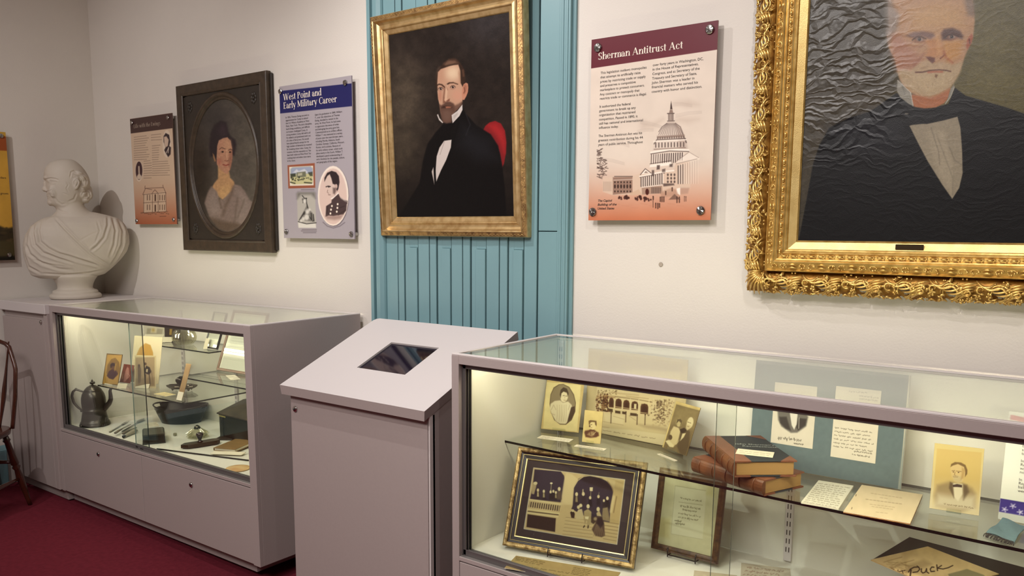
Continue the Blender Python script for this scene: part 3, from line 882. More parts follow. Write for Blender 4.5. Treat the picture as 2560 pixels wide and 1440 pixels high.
A.line(z4(745, 575, 778, 525, 1120, 510, 1132, 560), 2.2, DK, 1, .8)
for t in np.linspace(0, 1, 12): A.line(z4(790+t*310, 500-t*16, 790+t*310, 515-t*16), 2.0, DK, .8, .8)
for t in np.linspace(0, 1, 10): A.line(z4(765+t*335, 565-t*8, 765+t*335, 615-t*10), 2.6, DK, .8, .85)
A.line(z4(740, 545, 1130, 525), 2.6, LT, 1); A.line(z4(710, 680, 930, 640, 1155, 650), 5.5, LT, 1); A.line(z4(705, 695, 930, 660, 1160, 665), 1.6, DK, .9)
A.line(z4(745, 640, 1120, 620), 2.0, MD, 1)
for t in np.linspace(0, 1, 15):
    x = 715+t*370; A.line(z4(x, 705-t*22, x-4, 810-t*20), 3.0 if t > .3 else 2, DK, .9, .9); A.line(z4(x+13, 705-t*22, x+9, 805-t*20), 2.0, LT, .9, .9)
A.line(z4(695, 815, 950, 775), 1.2, DK); A.poly(z4(700, 825, 950, 790, 955, 830, 690, 855), LT, 1)
# lantern and statue
A.poly(z4(912, 210, 980, 210, 975, 300, 1000, 325, 900, 325, 915, 295), 'c4b2a4', 1.2)
for x in (918, 932, 948, 962, 974): A.line(z4(x, 215, x, 290), 1.3, DK, .7, .9)
A.line(z4(905, 210, 985, 208), 2, DK, .8); A.poly(z4(925, 205, 935, 165, 965, 165, 975, 205), MD, 1)
A.line(z4(905, 300, 990, 298), 1.6, DK, .8)
A.poly(z4(938, 160, 942, 110, 950, 60, 958, 110, 966, 160), DK, 1); 
# portico, wings
A.poly(z4(130, 985, 270, 965, 485, 965, 560, 935, 640, 870, 720, 920, 720, 950, 980, 900, 1010, 780, 1170, 760, 1180, 1110, 1000, 1110, 950, 1150, 700, 1180, 250, 1190, 130, 1150), 'd4bba6', 2, .9)
A.poly(z4(250, 975, 485, 970, 485, 1160, 250, 1185), '8a6b5c', 2, .85)
for j, yy in enumerate((1035, 1085, 1145)):
    for i in range(6): A.ell(1480+(275+i*37)/4.8, 240+yy/4.8, 1.7 if j != 1 else 2.2, 2.6 if j != 1 else 5.2, '3b2822', .8)
A.line(z4(260, 1010, 485, 1000), 1.4, LT, .9, .7); A.line(z4(270, 965, 485, 965), 1.6, DK)
for i in range(7): A.line(z4(140+i*15, 1030, 138+i*15, 1140), 1.2, MD, .8, .6)
A.poly(z4(585, 940, 640, 878, 705, 925), LT, 1); A.line(z4(580, 945, 640, 872, 712, 928), 1.5, DK, .8); A.poly(z4(625, 925, 645, 900, 675, 922), MD, 1.2)
A.line(z4(575, 965, 870, 905, 980, 895), 3.5, LT, 1); A.line(z4(575, 978, 870, 925), 1.4, DK)
for i in range(11):
    x = 590+i*25; A.line(z4(x, 985-i*5, x, 1085-i*3), 2.6, DK, .9); A.line(z4(x+11, 980-i*5, x+11, 1085-i*3), 2.0, LT, .9)
A.poly(z4(595, 1090, 840, 1060, 845, 1165, 600, 1185), 'a98b78', 1.5)
A.ell(1480+662/4.8, 240+1150/4.8, 4.5, 8, '4a1f18', 1); 
for i in range(6): A.line(z4(720+i*20, 1100, 720+i*20, 1165), 2.2, DK, .9, .8)
A.line(z4(600, 1095, 840, 1068), 2, LT, 1)
A.poly(z4(720, 890, 745, 890, 745, 960, 715, 960), DK, 2, .8); A.poly(z4(780, 830, 815, 830, 812, 880, 775, 885), DK, 1.5, .8); A.poly(z4(840, 880, 880, 870, 880, 910, 840, 915), DK, 1.5, .7)
A.poly(z4(930, 820, 970, 810, 965, 850, 930, 850), DK, 2, .8)
A.poly(z4(850, 1050, 980, 1050, 990, 1070, 860, 1085), DK, 2, .8)
for i in range(3):
    for j in range(3): A.ell(1480+(910+i*40)/4.8, 240+(945+j*42)/4.8, 2.4, 3.4, DK, 1, .8)
A.poly(z4(1010, 785, 1170, 670, 1290, 740, 1290, 760, 1015, 815), LT, 2, .6); A.line(z4(1010, 785, 1165, 672, 1280, 740), 1.2, MD, 1, .8); A.line(z4(1015, 812, 1260, 755), 1.6, MD, 1, .7)
for i in range(9):
    x = 1035+i*28; A.line(z4(x, 840-i*8, x, 1050), 2.8 if i < 3 else 1.4, DK if i < 3 else MD, 1, .9-.09*i); A.line(z4(x+13, 830-i*8, x+13, 1050), 2, LT, 1, .9-.09*i)
A.poly(z4(1060, 1100, 1170, 1100, 1150, 1170, 1060, 1180), 'a98877', 3, .6); A.poly(z4(1015, 1110, 1058, 1100, 1058, 1190, 1015, 1170), LT, 1)
A.poly(z4(820, 1150, 960, 1100, 1010, 1130, 1050, 1200, 830, 1215), 'b08a74', 3, .7); A.poly(z4(920, 1245, 990, 1175, 1060, 1240), '6e5246', 1.5, .8)
A.poly(z4(450, 1170, 560, 1120, 600, 1180, 470, 1195), 'c9a88e', 2, .8)
rng = random.Random(4)
for cx_, cy_, s_ in ((340, 1225, 9), (400, 1215, 12), (440, 1225, 9), (530, 1225, 10), (590, 1215, 12), (640, 1235, 13), (690, 1240, 8)):
    for k in range(5): A.ell(1480+(cx_+rng.uniform(-18, 18))/4.8, 240+(cy_+rng.uniform(-14, 18))/4.8, s_/3.2*rng.uniform(.5, 1), s_/3.2*rng.uniform(.7, 1.2), '43231d', 1, .85)
for cx_, cy_, hh in ((733, 1270, 130), (820, 1240, 50), (840, 1240, 55), (862, 1240, 55), (885, 1165, 36), (962, 1120, 36), (1020, 1245, 65), (1048, 1245, 62), (1110, 1235, 55), (1128, 1235, 50), (765, 1315, 55), (790, 1320, 60), (810, 1315, 45), (735, 1225, 32)):
    A.line(z4(cx_, cy_-hh/2, cx_, cy_+hh/2), (2.0, 3.6) if cx_ != 733 else 1.4, '40261f', .8, .85 if cx_ < 1100 else .4); A.ell(1480+cx_/4.8, 240+(cy_-hh/2)/4.8, 1.3, 1.5, '40261f', .7, .8 if cx_ < 1100 else .4)
for k in range(8): A.line(z4(250+k*110, 1290+(k % 3)*26, 330+k*110, 1300+(k % 3)*22), .9, 'b97c60', 1.2, .5)
# tree at the left
for k in range(70):
    cy_ = rng.uniform(640, 980); cx_ = 60+rng.random()**1.6*110*(1 if 760 < cy_ < 960 else .45)
    A.line(z4(cx_, cy_, cx_+rng.uniform(8, 34), cy_+rng.uniform(-16, 14)), (2.6, .8), '4c3a34', 1, .8)
# header band
A.poly(q(85, 168, 900, 40, 900, 255, 85, 377), '61202b', .8)
A.build('printed_face', M_PRINT, root)
b = MB(); ptext(b, M, [("Sherman Antitrust Act", (1440+137/2.4833, 20+322/2.4833), (1440+664/2.4833, 20+243/2.4833))], .034, fn=put_serif)
b.build('heading', M_TITLE, root)
L = [("This legislation outlaws monopolies", 152, 411, 438, 370), ("that attempt to artificially raise", 151, 438, 400, 404), ("prices by restricting trade or supply", 150, 465, 432, 427),
 ("and preserves a competitive", 149, 491, 370, 463), ("marketplace to protect consumers.", 148, 517, 425, 483), ("Any contract or monopoly that", 147, 544, 394, 514), ("restricts trade or commerce is illegal.", 147, 570, 438, 535),
 ("It authorized the federal", 145, 620, 338, 602), ("government to break up any", 144, 646, 370, 625), ("organization that restrained", 143, 672, 367, 651), ("competition. Passed in 1890, it", 142, 699, 382, 676),
 ("still has national and international", 142, 725, 415, 700), ("influence today.", 141, 751, 264, 741), ("The Sherman Antitrust Act was his", 139, 802, 410, 780), ("greatest contribution during his 44", 138, 829, 414, 807),
 ("years of public service. Throughout", 137, 856, 414, 834), ("over forty years in Washington, DC,", 476, 362, 790, 318), ("in the House of Representatives,", 474, 389, 759, 352),
 ("Congress, and as Secretary of the", 473, 417, 767, 379), ("Treasury and Secretary of State,", 472, 445, 750, 409), ("John Sherman was a leader in", 471, 472, 735, 439), ("financial matters who served his", 470, 499, 756, 465), ("country with honor and distinction.", 469, 527, 782, 489)]
b = MB()
for i0, i1 in ((0, 7), (7, 13), (13, 16), (16, 23)):
    b = MB(); ptext(b, M, [(t, q(x, y)[0], q(x1, y1)[0]) for t, x, y, x1, y1 in L[i0:i1]], .0118); b.build('body_text', M_INK, root)
b = MB()
ptext(b, M, [(t, q(x, y)[0], q(x1, y1)[0]) for t, x, y, x1, y1 in (("The Capitol", 134, 1203, 224, 1203), ("Building of the", 133, 1227, 252, 1225), ("United States", 132, 1251, 238, 1249))], .0112, shear=.25, bold=.012)
b.build('picture_caption', M_INK, root)
standoffs(root, M, [lpt(M, q(*p)[0]) for p in ((138, 246), (833, 134), (106, 1266), (775, 1257))], .0148, .034, 0)

# ---------------------------------------------------------------- blue "West Point" panel
root, M, w, h = info_panel('information_panel', 'lavender panel with blue header band and an oval picture of an officer',
    ((697, 215), (876, 191), (889, 599), (711, 594)), 0, '8f8790')
A = Art(M, -w/2, w/2, 0, h, 300, 420, 0, 'a79fa4')
q = Zm(310, 160, 2.88); z = Zm(700, 400, 7.2)
A.poly(q(1100, 197, 1650, 138, 1650, 303, 1100, 359), '242458', .8)
A.poly(z(135, 95, 625, 55, 635, 500, 150, 512), '96563e', 1.2); A.poly(z(165, 125, 595, 103, 605, 455, 178, 466), 'e0d8c8', 1)
A.poly(z(190, 160, 230, 135, 550, 115, 588, 150, 592, 400, 560, 430, 230, 440, 190, 410), 'c2bd8c', 2)
A.poly(z(190, 160, 230, 135, 550, 115, 588, 150, 590, 240, 190, 260), '9aa2b6', 2.5); A.poly(z(230, 230, 300, 165, 340, 200, 440, 160, 500, 215, 500, 235), 'c9cad0', 2)
A.poly(z(185, 250, 280, 240, 285, 300, 190, 310), '34382e', 1.5, .9); A.poly(z(500, 225, 585, 210, 588, 290, 540, 290), '34382e', 1.5, .8)
A.poly(z(300, 225, 460, 205, 470, 300, 300, 320), '6f705c', 1.5); A.poly(z(320, 240, 400, 230, 400, 275, 320, 290), 'b1ad93', 1.5)
rng = random.Random(8)
for k in range(34): A.ell(700+rng.uniform(195, 575)/7.2, 400+rng.uniform(300, 375)/7.2, rng.uniform(.8, 2.4), rng.uniform(.8, 2.2), '2c2f24', 1, .8)
A.line(z(190, 400, 270, 420), 2.4, '2c2f24', 1); A.line(z(440, 405, 570, 415), 2.6, '2c2f24', 1)
A.poly(z(305, 610, 325, 582, 610, 580, 632, 600, 652, 1200, 630, 1222, 340, 1218, 322, 1195), 'b5b0a6', 1)
A.poly(z(305, 610, 325, 582, 610, 580, 632, 600, 635, 690, 560, 620, 380, 620, 310, 700), '55524e', 6, .7); A.poly(z(325, 1120, 420, 1140, 640, 1140, 650, 1222, 335, 1220), 'd8d4ca', 1.5)
A.poly(z(340, 1080, 440, 900, 490, 800, 520, 880, 590, 960, 625, 1110), '6a6660', 2, .8)
for pts in ((350, 1085, 440, 930, 470, 940), (400, 640, 440, 690, 480, 690), (470, 690, 480, 780, 500, 860), (430, 980, 480, 900, 540, 920), (530, 1020, 570, 1080, 560, 960), (600, 980, 610, 1090, 590, 1100), (330, 1110, 480, 1150, 650, 1130), (405, 700, 415, 770, 430, 700)):
    A.line(z(*pts), 1.9, '1c1a19', 1, .9)
for cx_, cy_, r_ in ((490, 930, 5), (480, 1030, 6), (420, 1060, 4), (440, 740, 4), (530, 900, 3), (380, 1090, 3)): A.ell(700+cx_/7.2, 400+cy_/7.2, r_, r_*1.2, 'dedad0', 3, .9)
A.ell(700+967/7.2, 400+655/7.2, 38.5, 75.5, '4c4147', 1.5, .7); A.ell(700+957/7.2, 400+645/7.2, 38.5, 75, 'efe1d3', 1.2)
A.ell(700+955/7.2, 400+655/7.2, 34.5, 70, 'd9bfb3', 2)
CT = '4b3b3b'
A.poly(z(830, 830, 925, 770, 930, 720, 1045, 590, 1085, 680, 1215, 760, 1200, 900, 1140, 980, 1060, 990, 960, 1010, 880, 1000, 820, 1020), CT, 1.4)
A.poly(z(820, 1010, 960, 1005, 1150, 980, 1090, 1060, 980, 1080, 850, 1060), '8f746c', 5, .7)
A.poly(z(1085, 660, 1150, 710, 1215, 725, 1215, 760, 1160, 745, 1090, 700), 'b7a79f', 1.2); A.line(z(1085, 690, 1150, 735, 1215, 745), 1.2, '463a3a', .8)
A.poly(z(1200, 790, 1215, 790, 1200, 960, 1190, 900), 'b7a79f', 1)
A.poly(z(800, 380, 815, 330, 870, 270, 900, 260, 930, 340, 950, 430, 990, 480, 1000, 560, 980, 640, 910, 690, 890, 650, 865, 610, 850, 575, 860, 520, 825, 480, 800, 420), 'd5beb2', 1)
A.poly(z(800, 390, 800, 320, 850, 230, 930, 195, 1010, 220, 1060, 290, 1072, 400, 1050, 520, 1030, 560, 1000, 500, 985, 440, 950, 430, 925, 330, 895, 255, 850, 290), '33282a', 1.4)
A.ell(700+1010/7.2, 400+475/7.2, 3.4, 6, 'c9aea2', 1); A.poly(z(950, 500, 1010, 500, 1010, 560, 985, 620, 955, 600), '6a5652', 3, .9)
A.line(z(830, 482, 870, 470, 905, 478), 2.4, '3a2d2d', 1); A.ell(700+878/7.2, 400+485/7.2, 2, 1.4, '241b1b', .8); A.line(z(858, 540, 850, 580, 875, 600), 1.2, '8a6c62', .9); A.line(z(872, 625, 905, 628), 1.5, '7a5a52', .9)
A.poly(z(1045, 580, 1060, 600, 950, 700, 925, 705, 910, 690, 985, 650), 'efe4da', 1)
for cx_, cy_ in ((1038, 795), (1033, 862), (1022, 930), (934, 828), (918, 893), (908, 962)): A.ell(700+cx_/7.2, 400+cy_/7.2, 2.2, 2.8, 'efe2d0', .9)
for pts in ((860, 830, 850, 960), (1075, 860, 1160, 830), (1050, 990, 1180, 900)): A.line(z(*pts), 2, '2c2222', 1.5, .6)
rng = random.Random(3)
for (xa, ya, xb, yb) in ((385, 535, 612, 535), (400, 1250, 655, 1250), (385, 1278, 655, 1280), (420, 1308, 645, 1308)): A.line(z(xa, ya, xb, yb), 1.9, '4c4348', 1, .55)
A.line(z(775, 1120, 850, 1190, 960, 1225, 1080, 1190, 1165, 1125), 2.2, '4c4348', 1, .5)
A.build('printed_face', M_PRINT, root)
b = MB()
ptext(b, M, [("West Point and", q(1147, 263)[0], q(1424, 229)[0]), ("Early Military Career", q(1148, 323)[0], q(1533, 281)[0])], .043, fn=put_serif)
b.build('heading', M_TITLE, root)
c1 = ["In 1836, Thomas Ewing secured an", "appointment for Cump to attend", "the U.S. Military Academy at West", "Point, New York. The strict discipline,", "harsh living conditions, and difficult", "curriculum challenged Cump. A", "strong student, Cump did well in all", "his subjects and graduated sixth out", "of a class of forty-two. He would", "have placed fourth except for his", "high number of demerits he received", "for breaking minor rules. Cump, for", "instance, had the reputation as \"the", "best hash maker at West Point\" for", "cooking hash and other stew items", "in his room."]
c2 = ["Upon his graduation in 1840, William", "T., over the objections of Thomas", "Ewing, decided to remain in the", "army. At West Point, he had come", "to appreciate the sense of order", "and belonging the army gave him.", "Commissioned as an artillery officer,", "William T. was stationed at a variety", "of posts over the next thirteen years,", "including Florida, Alabama, South", "Carolina, Georgia, California, Missouri,", "Kansas, and Louisiana. Because of", "his early military career, which took", "place mainly in the South, William T.", "developed a good understanding of", "and a fondness for the people, culture,", "and geography of the region."]
for col_, xa, ya, xb, yb, W in ((c1, 1163, 392, 1176, 704, 187), (c2, 1373, 372, 1386, 714, 205)):
    mx = max(text_mesh(t)[0][-1][0] if False else max(p[0] for p in text_mesh(t)[0]) for t in col_)
    for i, t in enumerate(col_):
        f_ = i/(len(col_)-1); x = xa+(xb-xa)*f_; y = ya+(yb-ya)*f_
        W_ = W*max(p[0] for p in text_mesh(t)[0])/mx
        if i == 0: b = MB()
        ptext(b, M, [(t, q(x, y)[0], q(x+W_, y)[0])], .0118)
    b.build('body_text', M_INK, root)
standoffs(root, M, [lpt(M, p) for p in ((702, 229), (864, 207), (717, 579), (879, 585))], .0125, .034, 0)

# ---------------------------------------------------------------- "Life with the Ewings" panel
root, M, w, h = info_panel('information_panel', 'narrow cream and orange panel with brown header and a house drawing',
    ((327, 297), (430, 282), (442, 561), (337, 560)), 0, '6a5148')
A = Art(M, -w/2, w/2, 0, h, 210, 300, 0, 'cdb49b')
A.grad((385, 430), (385, 565), 'a2583a', 0, 1, 1.6)
A.poly(q(30, 398, 360, 350, 360, 461, 30, 503), '46302c', .8)
rng = random.Random(5)
def tiny_rows(A, q, x0, x1, y0, y1, n, sl, c='6a564c', w=1.0, ragged=.25):
    for i in range(n):
        f_ = i/(n-1); y = y0+(y1-y0)*f_; e = x1-(x1-x0)*ragged*rng.random(); x = x0
        while x < e-2:
            L_ = rng.uniform(6, 16); x2 = min(x+L_, e)
            A.line(q(x, y-(x-x0)*sl*(1-f_*.6), x2, y-(x2-x0)*sl*(1-f_*.6)), w, c, .9, .75); x = x2+4
tiny_rows(A, q, 73, 182, 528, 690, 11, .13)
tiny_rows(A, q, 143, 202, 700, 822, 8, .1)
tiny_rows(A, q, 196, 278, 512, 548, 3, .12); tiny_rows(A, q, 203, 262, 590, 690, 7, .1); tiny_rows(A, q, 205, 330, 706, 802, 7, .06, ragged=.15)
for (cx_, cy_, rx_, ry_, bg) in ((309, 575, 31, 100, 'd9c6b2'), (108, 772, 27, 74, 'd9c6b2')):
    A.ell(310+cx_/2.88, 160+cy_/2.88, rx_/2.88, ry_/2.88, bg, 1.2)
A.poly(q(285, 520, 300, 497, 325, 510, 333, 560, 325, 590, 338, 600, 335, 650, 318, 670, 300, 640, 290, 620, 300, 600, 285, 560), '33262a', 1.4)
A.poly(q(288, 525, 305, 520, 322, 545, 316, 590, 300, 600, 290, 575), 'c9b09c', 1.2); A.line(q(305, 640, 322, 600, 318, 640), 1.6, 'e0d2c2', .8)
A.ell(310+108/2.88, 160+768/2.88, 24/2.88, 66/2.88, '40262a', 1); A.poly(q(102, 735, 112, 735, 114, 790, 128, 810, 120, 830, 95, 830, 92, 810, 104, 790), 'cdb9a4', 1.4)
zz = q
A.poly(zz(140, 935, 300, 915, 305, 1060, 140, 1070), 'cbb096', 1.2)
for p_ in ((135, 940, 155, 895, 200, 905), (155, 895, 285, 890, 302, 930), (200, 935, 222, 905, 245, 930), (140, 940, 300, 925), (140, 1000, 300, 990), (130, 1072, 315, 1062), (142, 940, 142, 1070), (300, 925, 304, 1062), (150, 895, 152, 878), (282, 888, 280, 872), (205, 940, 205, 1065), (245, 935, 246, 1062)):
    A.line(zz(*p_), 1.1, '5a4037', .8, .85)
for y in (965, 1035):
    for x in (168, 185, 258, 276, 292): A.line(zz(x, y-20, x, y+14), 1.9, '5a4037', .9, .85)
for y in (965, 1040): A.line(zz(225, y-22, 225, y+18), 3.2, '4a3028', 1)
for k in range(16): A.ell(310+(125+k*13)/2.88, 160+(1075+rng.uniform(-8, 6))/2.88, 2.0, 1.6, '6c4a38', 1, .6)
A.line(q(258, 1098, 302, 1096), 1.3, '5a3a30', .8, .8)
A.build('printed_face', M_PRINT, root)
b = MB(); ptext(b, M, [("Life with the Ewings", q(70, 463)[0], q(262, 436)[0])], .030, fn=put_serif); b.build('heading', mat('ink_tan', 'a08f80', .6), root)
standoffs(root, M, [lpt(M, p) for p in ((331, 307), (421, 294), (343, 552), (435, 549))], .011, .034, 0)

# ---------------------------------------------------------------- orange landscape panel on the left wall
y0_, y1_ = 1.45, 2.118
px_ = LEFT_X+.034
M = frame((px_, (y0_+y1_)/2, 1.30), (0, 1, 0), (-1, 0, 0), (0, 0, 1))
root = thing('information_panel', 'orange and yellow panel with a dark town along its foot, at the left edge', 'information panel', M)
w, h = y1_-y0_, .712
MB().box((-w/2, .0002, 0), (w/2, .0065, h), bev=.0006).build('board', mat('board_yellow', '9c7b3c', .3), root)
A = Art(M, -w/2, w/2, 0, h, 160, 170, 0, 'c99a3e', px=False)
A.poly([(-400, 610), (400, 610), (400, 690), (-400, 690)], '9a4f28', 2); A.poly([(-400, 690), (400, 690), (400, 730), (-400, 730)], 'c1983f', 2)
A.poly([(-400, 0), (400, 0), (400, 130), (-400, 120)], '4b4128', 6); A.grain(.12, .01, 9)
rng = random.Random(2)
A.poly([(-400, 105), (400, 110), (400, 175), (350, 190), (300, 178), (250, 200), (180, 182), (100, 195), (0, 180), (-400, 190)], '39301f', 8)
for k in range(60): A.ell(rng.uniform(-330, 330), rng.uniform(110, 185), rng.uniform(6, 18), rng.uniform(4, 10), rng.choice(('2b241a', '4a3c26', '55452c')), 5, .8)
for k in range(14): A.ell(rng.uniform(-320, 325), rng.uniform(95, 125), rng.uniform(3, 8), 4, 'b9a888', 2, .8)
A.poly([(-400, -5), (400, -5), (400, 22), (-400, 22)], '1e1a14', 8)
A.build('printed_face', M_PRINT, root)
for t, x, z_ in (("over the settlers", .318, .455), ("of Lancaster grows", .324, .368)):
    b = MB(); put_text(b, t, x, z_, .017, None, -.0008, align='r'); b.build('body_text', M_INK, root)
standoffs(root, M, [(w/2-.026, h-.022), (-w/2+.026, h-.022), (w/2-.03, .03), (-w/2+.03, .03)], .0125, .034, 0)
# ================================================================ gold-framed portrait of the bearded man
M_OIL = paint_mat('oil_paint', rough=0.33, spec=0.28, bump=0.25, bscale=260, bdist=.0015)
M_OIL_C = paint_mat('oil_paint_cracked', rough=0.34, spec=0.38, bump=0.16, bscale=420, bdist=.0012, cracks=0.24)
M_GOLD = gold('gilt_plain', 'd8ba86', 'bd9a66', .36, 30, .12, 90)
M_GOLD2 = gold('gilt_worn', 'b48f5c', '7c5c3c', .42, 60, .4, 160)
M_GOLD3 = gold('gilt_carved', 'e8c478', 'cba257', .32, 40, .15, 120)
M_GOLDF = gold('gilt_flat', 'e0c483', 'd2b372', .42, 20, .25, 500)

M, w, h, pp = pose((917, 38), None, (1315, 597), (948, 590), ax=1, val=WALL_Y-.058, tilt=-.05, yaw=0, wt=4000, wy=6000)
h = .905
root = thing('framed_portrait', 'gilt-framed portrait of a bearded man with red chair, hung on the teal boards', 'framed portrait', M)
d = .047; fw_ = .080
prof = [(0, -.012), (.003, -.016), (.020, -.021), (.022, -.026), (.025, -.0275), (.028, -.026), (.033, -.0235), (.040, -.0245), (.049, -.031), (.053, -.040), (.055, -.045), (.059, -.047), (.0605, -.044), (.074, -.039), (.0765, -.0385), (.079, -.035), (.080, -.030), (.080, 0)]
prof = [(a, y+d) for a, y in prof]
x0, x1, z0, z1 = -w/2+fw_, w/2-fw_, fw_, h-fw_
mm = [0]*12 + [1]*2 + [0]*3
b = MB(); frame_profile(b, prof, x0, x1, z0, z1, mm)
b.add([(x0-fw_, d, z0-fw_), (x1+fw_, d, z0-fw_), (x1+fw_, d, z1+fw_), (x0-fw_, d, z1+fw_)], [(0, 3, 2, 1)], 1)
for (xa, za, xb, zb, nx, nz, k) in ((x0+.25, z0-.068, x1+.066, z0-.068, 0, 1, 26), (x0-.06, z1+.068, x1+.06, z1+.068, 0, 1, 50), (x0-.068, z1-.12, x0-.068, z1+.06, 1, 0, 12), (x1+.068, z0-.06, x1+.068, z1+.05, 1, 0, 60)):
    for sgn in (-1, 1):
        pts = []
        for i in range(k+1):
            t = i/k; o_ = .0048*(1 if i % 2 else -1)*sgn
            dd = .068+o_; yy = -.039-.005*(.074-dd)/.0135
            pts.append((xa+(xb-xa)*t+nx*o_, yy+d-.0004, za+(zb-za)*t+nz*o_))
        b.tube(pts, .0009, 5, 2, flat=.7)
b.build('gilt_frame', [M_GOLD, M_GOLD2, M_GOLDF], root)
A = Art(M, x0-.002, x1+.002, z0-.002, z1+.002, 430, 600, d-.011, '261f1b')
q = Zm(880, 0, 2.25); z = Zm(1060, 130, 7.2)
A.glow(1010, 250, 60, 110, '5b5142', .75); A.glow(1000, 380, 50, 70, '4a4234', .6); A.glow(1215, 60, 70, 60, '3f3b3d', .6)
A.grain(.25, .05, 11); A.grain(.10, .3, 12)
A.grad((1150, 420), (1150, 540), '100d0c', 0, .8)
A.poly(q(735, 738, 750, 708, 775, 688, 805, 680, 838, 695, 860, 735, 868, 800, 866, 860, 855, 920, 845, 942, 832, 860, 800, 790), '8f1f22', 1.5)
A.poly(q(770, 705, 810, 700, 850, 740, 862, 800, 856, 860, 835, 800), 'b02a2c', 9, .8)
CO = '0c0a0b'
A.poly(q(250, 1240, 380, 1030, 400, 900, 425, 810, 470, 745, 520, 690, 560, 690, 622, 600, 640, 640, 700, 705, 780, 755, 822, 820, 845, 930, 860, 1060, 870, 1240), CO, 2.5)
A.poly(q(620, 700, 780, 780, 820, 900, 700, 900, 600, 820), '24252a', 30, .6)
A.line(q(600, 690, 570, 800, 520, 950, 490, 1060), 3, '0a090a', 2, .9); A.line(q(640, 640, 665, 700, 640, 760), 1.6, '2b2b30', 1.2, .8)
A.poly(q(518, 792, 560, 786, 556, 830, 530, 900, 500, 960, 474, 1022, 470, 960, 476, 880, 492, 830), 'd8d0c8', 1.2); A.line(q(520, 795, 495, 870), 1, '8a8078', 1, .7)
A.poly(q(448, 965, 458, 940, 463, 1038), 'c8bfb6', 1); A.line(q(470, 880, 467, 1000, 472, 1030), 2, CO, 1)
SK = 'c39c80'
A.poly(z(240, 700, 235, 560, 245, 360, 300, 300, 450, 250, 620, 222, 655, 330, 665, 560, 700, 640, 700, 760, 690, 900, 600, 1030, 500, 1130, 420, 1200, 340, 1200, 300, 1100, 280, 960, 255, 850), SK, 1.2)
A.ell(1060+520/7.2, 130+380/7.2, 16, 16, 'e6cfad', 14, .85); A.ell(1060+300/7.2, 130+420/7.2, 7, 18, 'bb8f74', 9, .6)
A.poly(z(635, 320, 665, 400, 665, 560, 640, 520, 620, 380), 'a98468', 4, .8)
A.ell(1060+600/7.2, 130+780/7.2, 13, 14, 'cf9a80', 10, .7); A.ell(1060+290/7.2, 130+790/7.2, 4, 12, 'b87d66', 5, .7)
A.poly(z(225, 700, 205, 560, 222, 420, 262, 320, 350, 195, 440, 125, 540, 105, 600, 130, 660, 205, 730, 320, 745, 480, 735, 560, 705, 640, 690, 600, 663, 560, 655, 340, 620, 226, 530, 232, 450, 255, 300, 308, 248, 362, 236, 560, 246, 690), '38281f', 2.0)
A.poly(z(360, 215, 450, 150, 560, 150, 610, 200, 520, 210, 400, 240), '7b5c49', 6, .8); A.line(z(700, 330, 712, 430), 3, '6e4d3a', 2.5, .8)
for k in range(7): A.line(z(380+k*22, 235-k*4, 430+k*22, 160+k*3), .8, '94765f', .8, .5)
A.poly(z(688, 640, 715, 580, 755, 552, 790, 570, 798, 640, 790, 720, 760, 800, 725, 862, 690, 860, 682, 760), 'c58c70', 1.2)
A.poly(z(715, 600, 750, 580, 775, 620, 760, 720, 725, 760), '9c6650', 4, .8); A.line(z(722, 640, 735, 700, 715, 740), 1.6, '5b3326', 1.2, .8)
A.line(z(240, 598, 270, 580, 320, 590, 368, 632), (2.6, 3.4), '3a261d', 1.4); A.line(z(415, 582, 460, 556, 530, 552, 605, 580), (3.6, 1.6), '3a261d', 1.4)
A.poly(z(330, 600, 365, 640, 360, 700, 345, 820, 342, 920, 400, 915, 375, 880, 365, 800, 385, 640), '6d4434', 3, .85)
A.line(z(405, 590, 402, 740, 392, 850), 3.4, 'e3c3a3', 2.4, .9); A.ell(1060+395/7.2, 130+860/7.2, 4, 3.5, 'd9b394', 2.5, .9)
A.poly(z(400, 880, 440, 850, 465, 840, 460, 880, 420, 900), '7a4a3b', 1.8, .9)
for (cx_, cy_) in ((300, 662), (518, 632)):
    A.ell(1060+cx_/7.2, 130+cy_/7.2, 6.5, 4.0, 'a88570', 2, .8); A.ell(1060+cx_/7.2, 130+cy_/7.2, 5, 2.2, 'b8a594', 1.4, .8)
    A.ell(1060+(cx_+2)/7.2, 130+cy_/7.2, 2.6, 2.9, '2b1c17', 1.0); A.ell(1060+(cx_+10)/7.2, 130+(cy_-8)/7.2, .7, .7, 'd8d0c8', .6)
    A.line(z(cx_-45, cy_+5, cx_-20, cy_-25, cx_+20, cy_-27, cx_+48, cy_), 1.2, '4a2f25', .9); A.line(z(cx_-40, cy_+32, cx_, cy_+42, cx_+40, cy_+22), 1.5, '9c7462', 1.5, .6)
A.line(z(390, 590, 425, 680), 1.4, '7d5543', 2, .6)
BD = '5f4438'
A.poly(z(278, 940, 310, 960, 350, 935, 400, 895, 470, 895, 530, 925, 560, 965, 620, 940, 690, 890, 688, 940, 610, 1030, 520, 1110, 495, 1180, 492, 1270, 410, 1285, 340, 1265, 310, 1170, 290, 1060), BD, 3)
A.poly(z(330, 1060, 420, 1040, 500, 1080, 480, 1230, 400, 1260, 330, 1200), '72584b', 8, .8); A.poly(z(550, 960, 680, 900, 660, 970, 560, 1040), '8a6a58', 5, .55)
A.poly(z(310, 1010, 340, 975, 400, 965, 505, 975, 508, 1000, 420, 1010), '3d2820', 1.6, .9); A.poly(z(385, 985, 420, 978, 500, 985, 470, 1005, 400, 1012), 'a46a52', 1.6)
A.poly(z(497, 1135, 600, 1060, 690, 945, 694, 1040, 640, 1150, 516, 1282, 505, 1220), 'd6d0c9', 1); A.poly(z(530, 1150, 600, 1090, 610, 1120, 530, 1230), 'b3aca4', 3, .8)
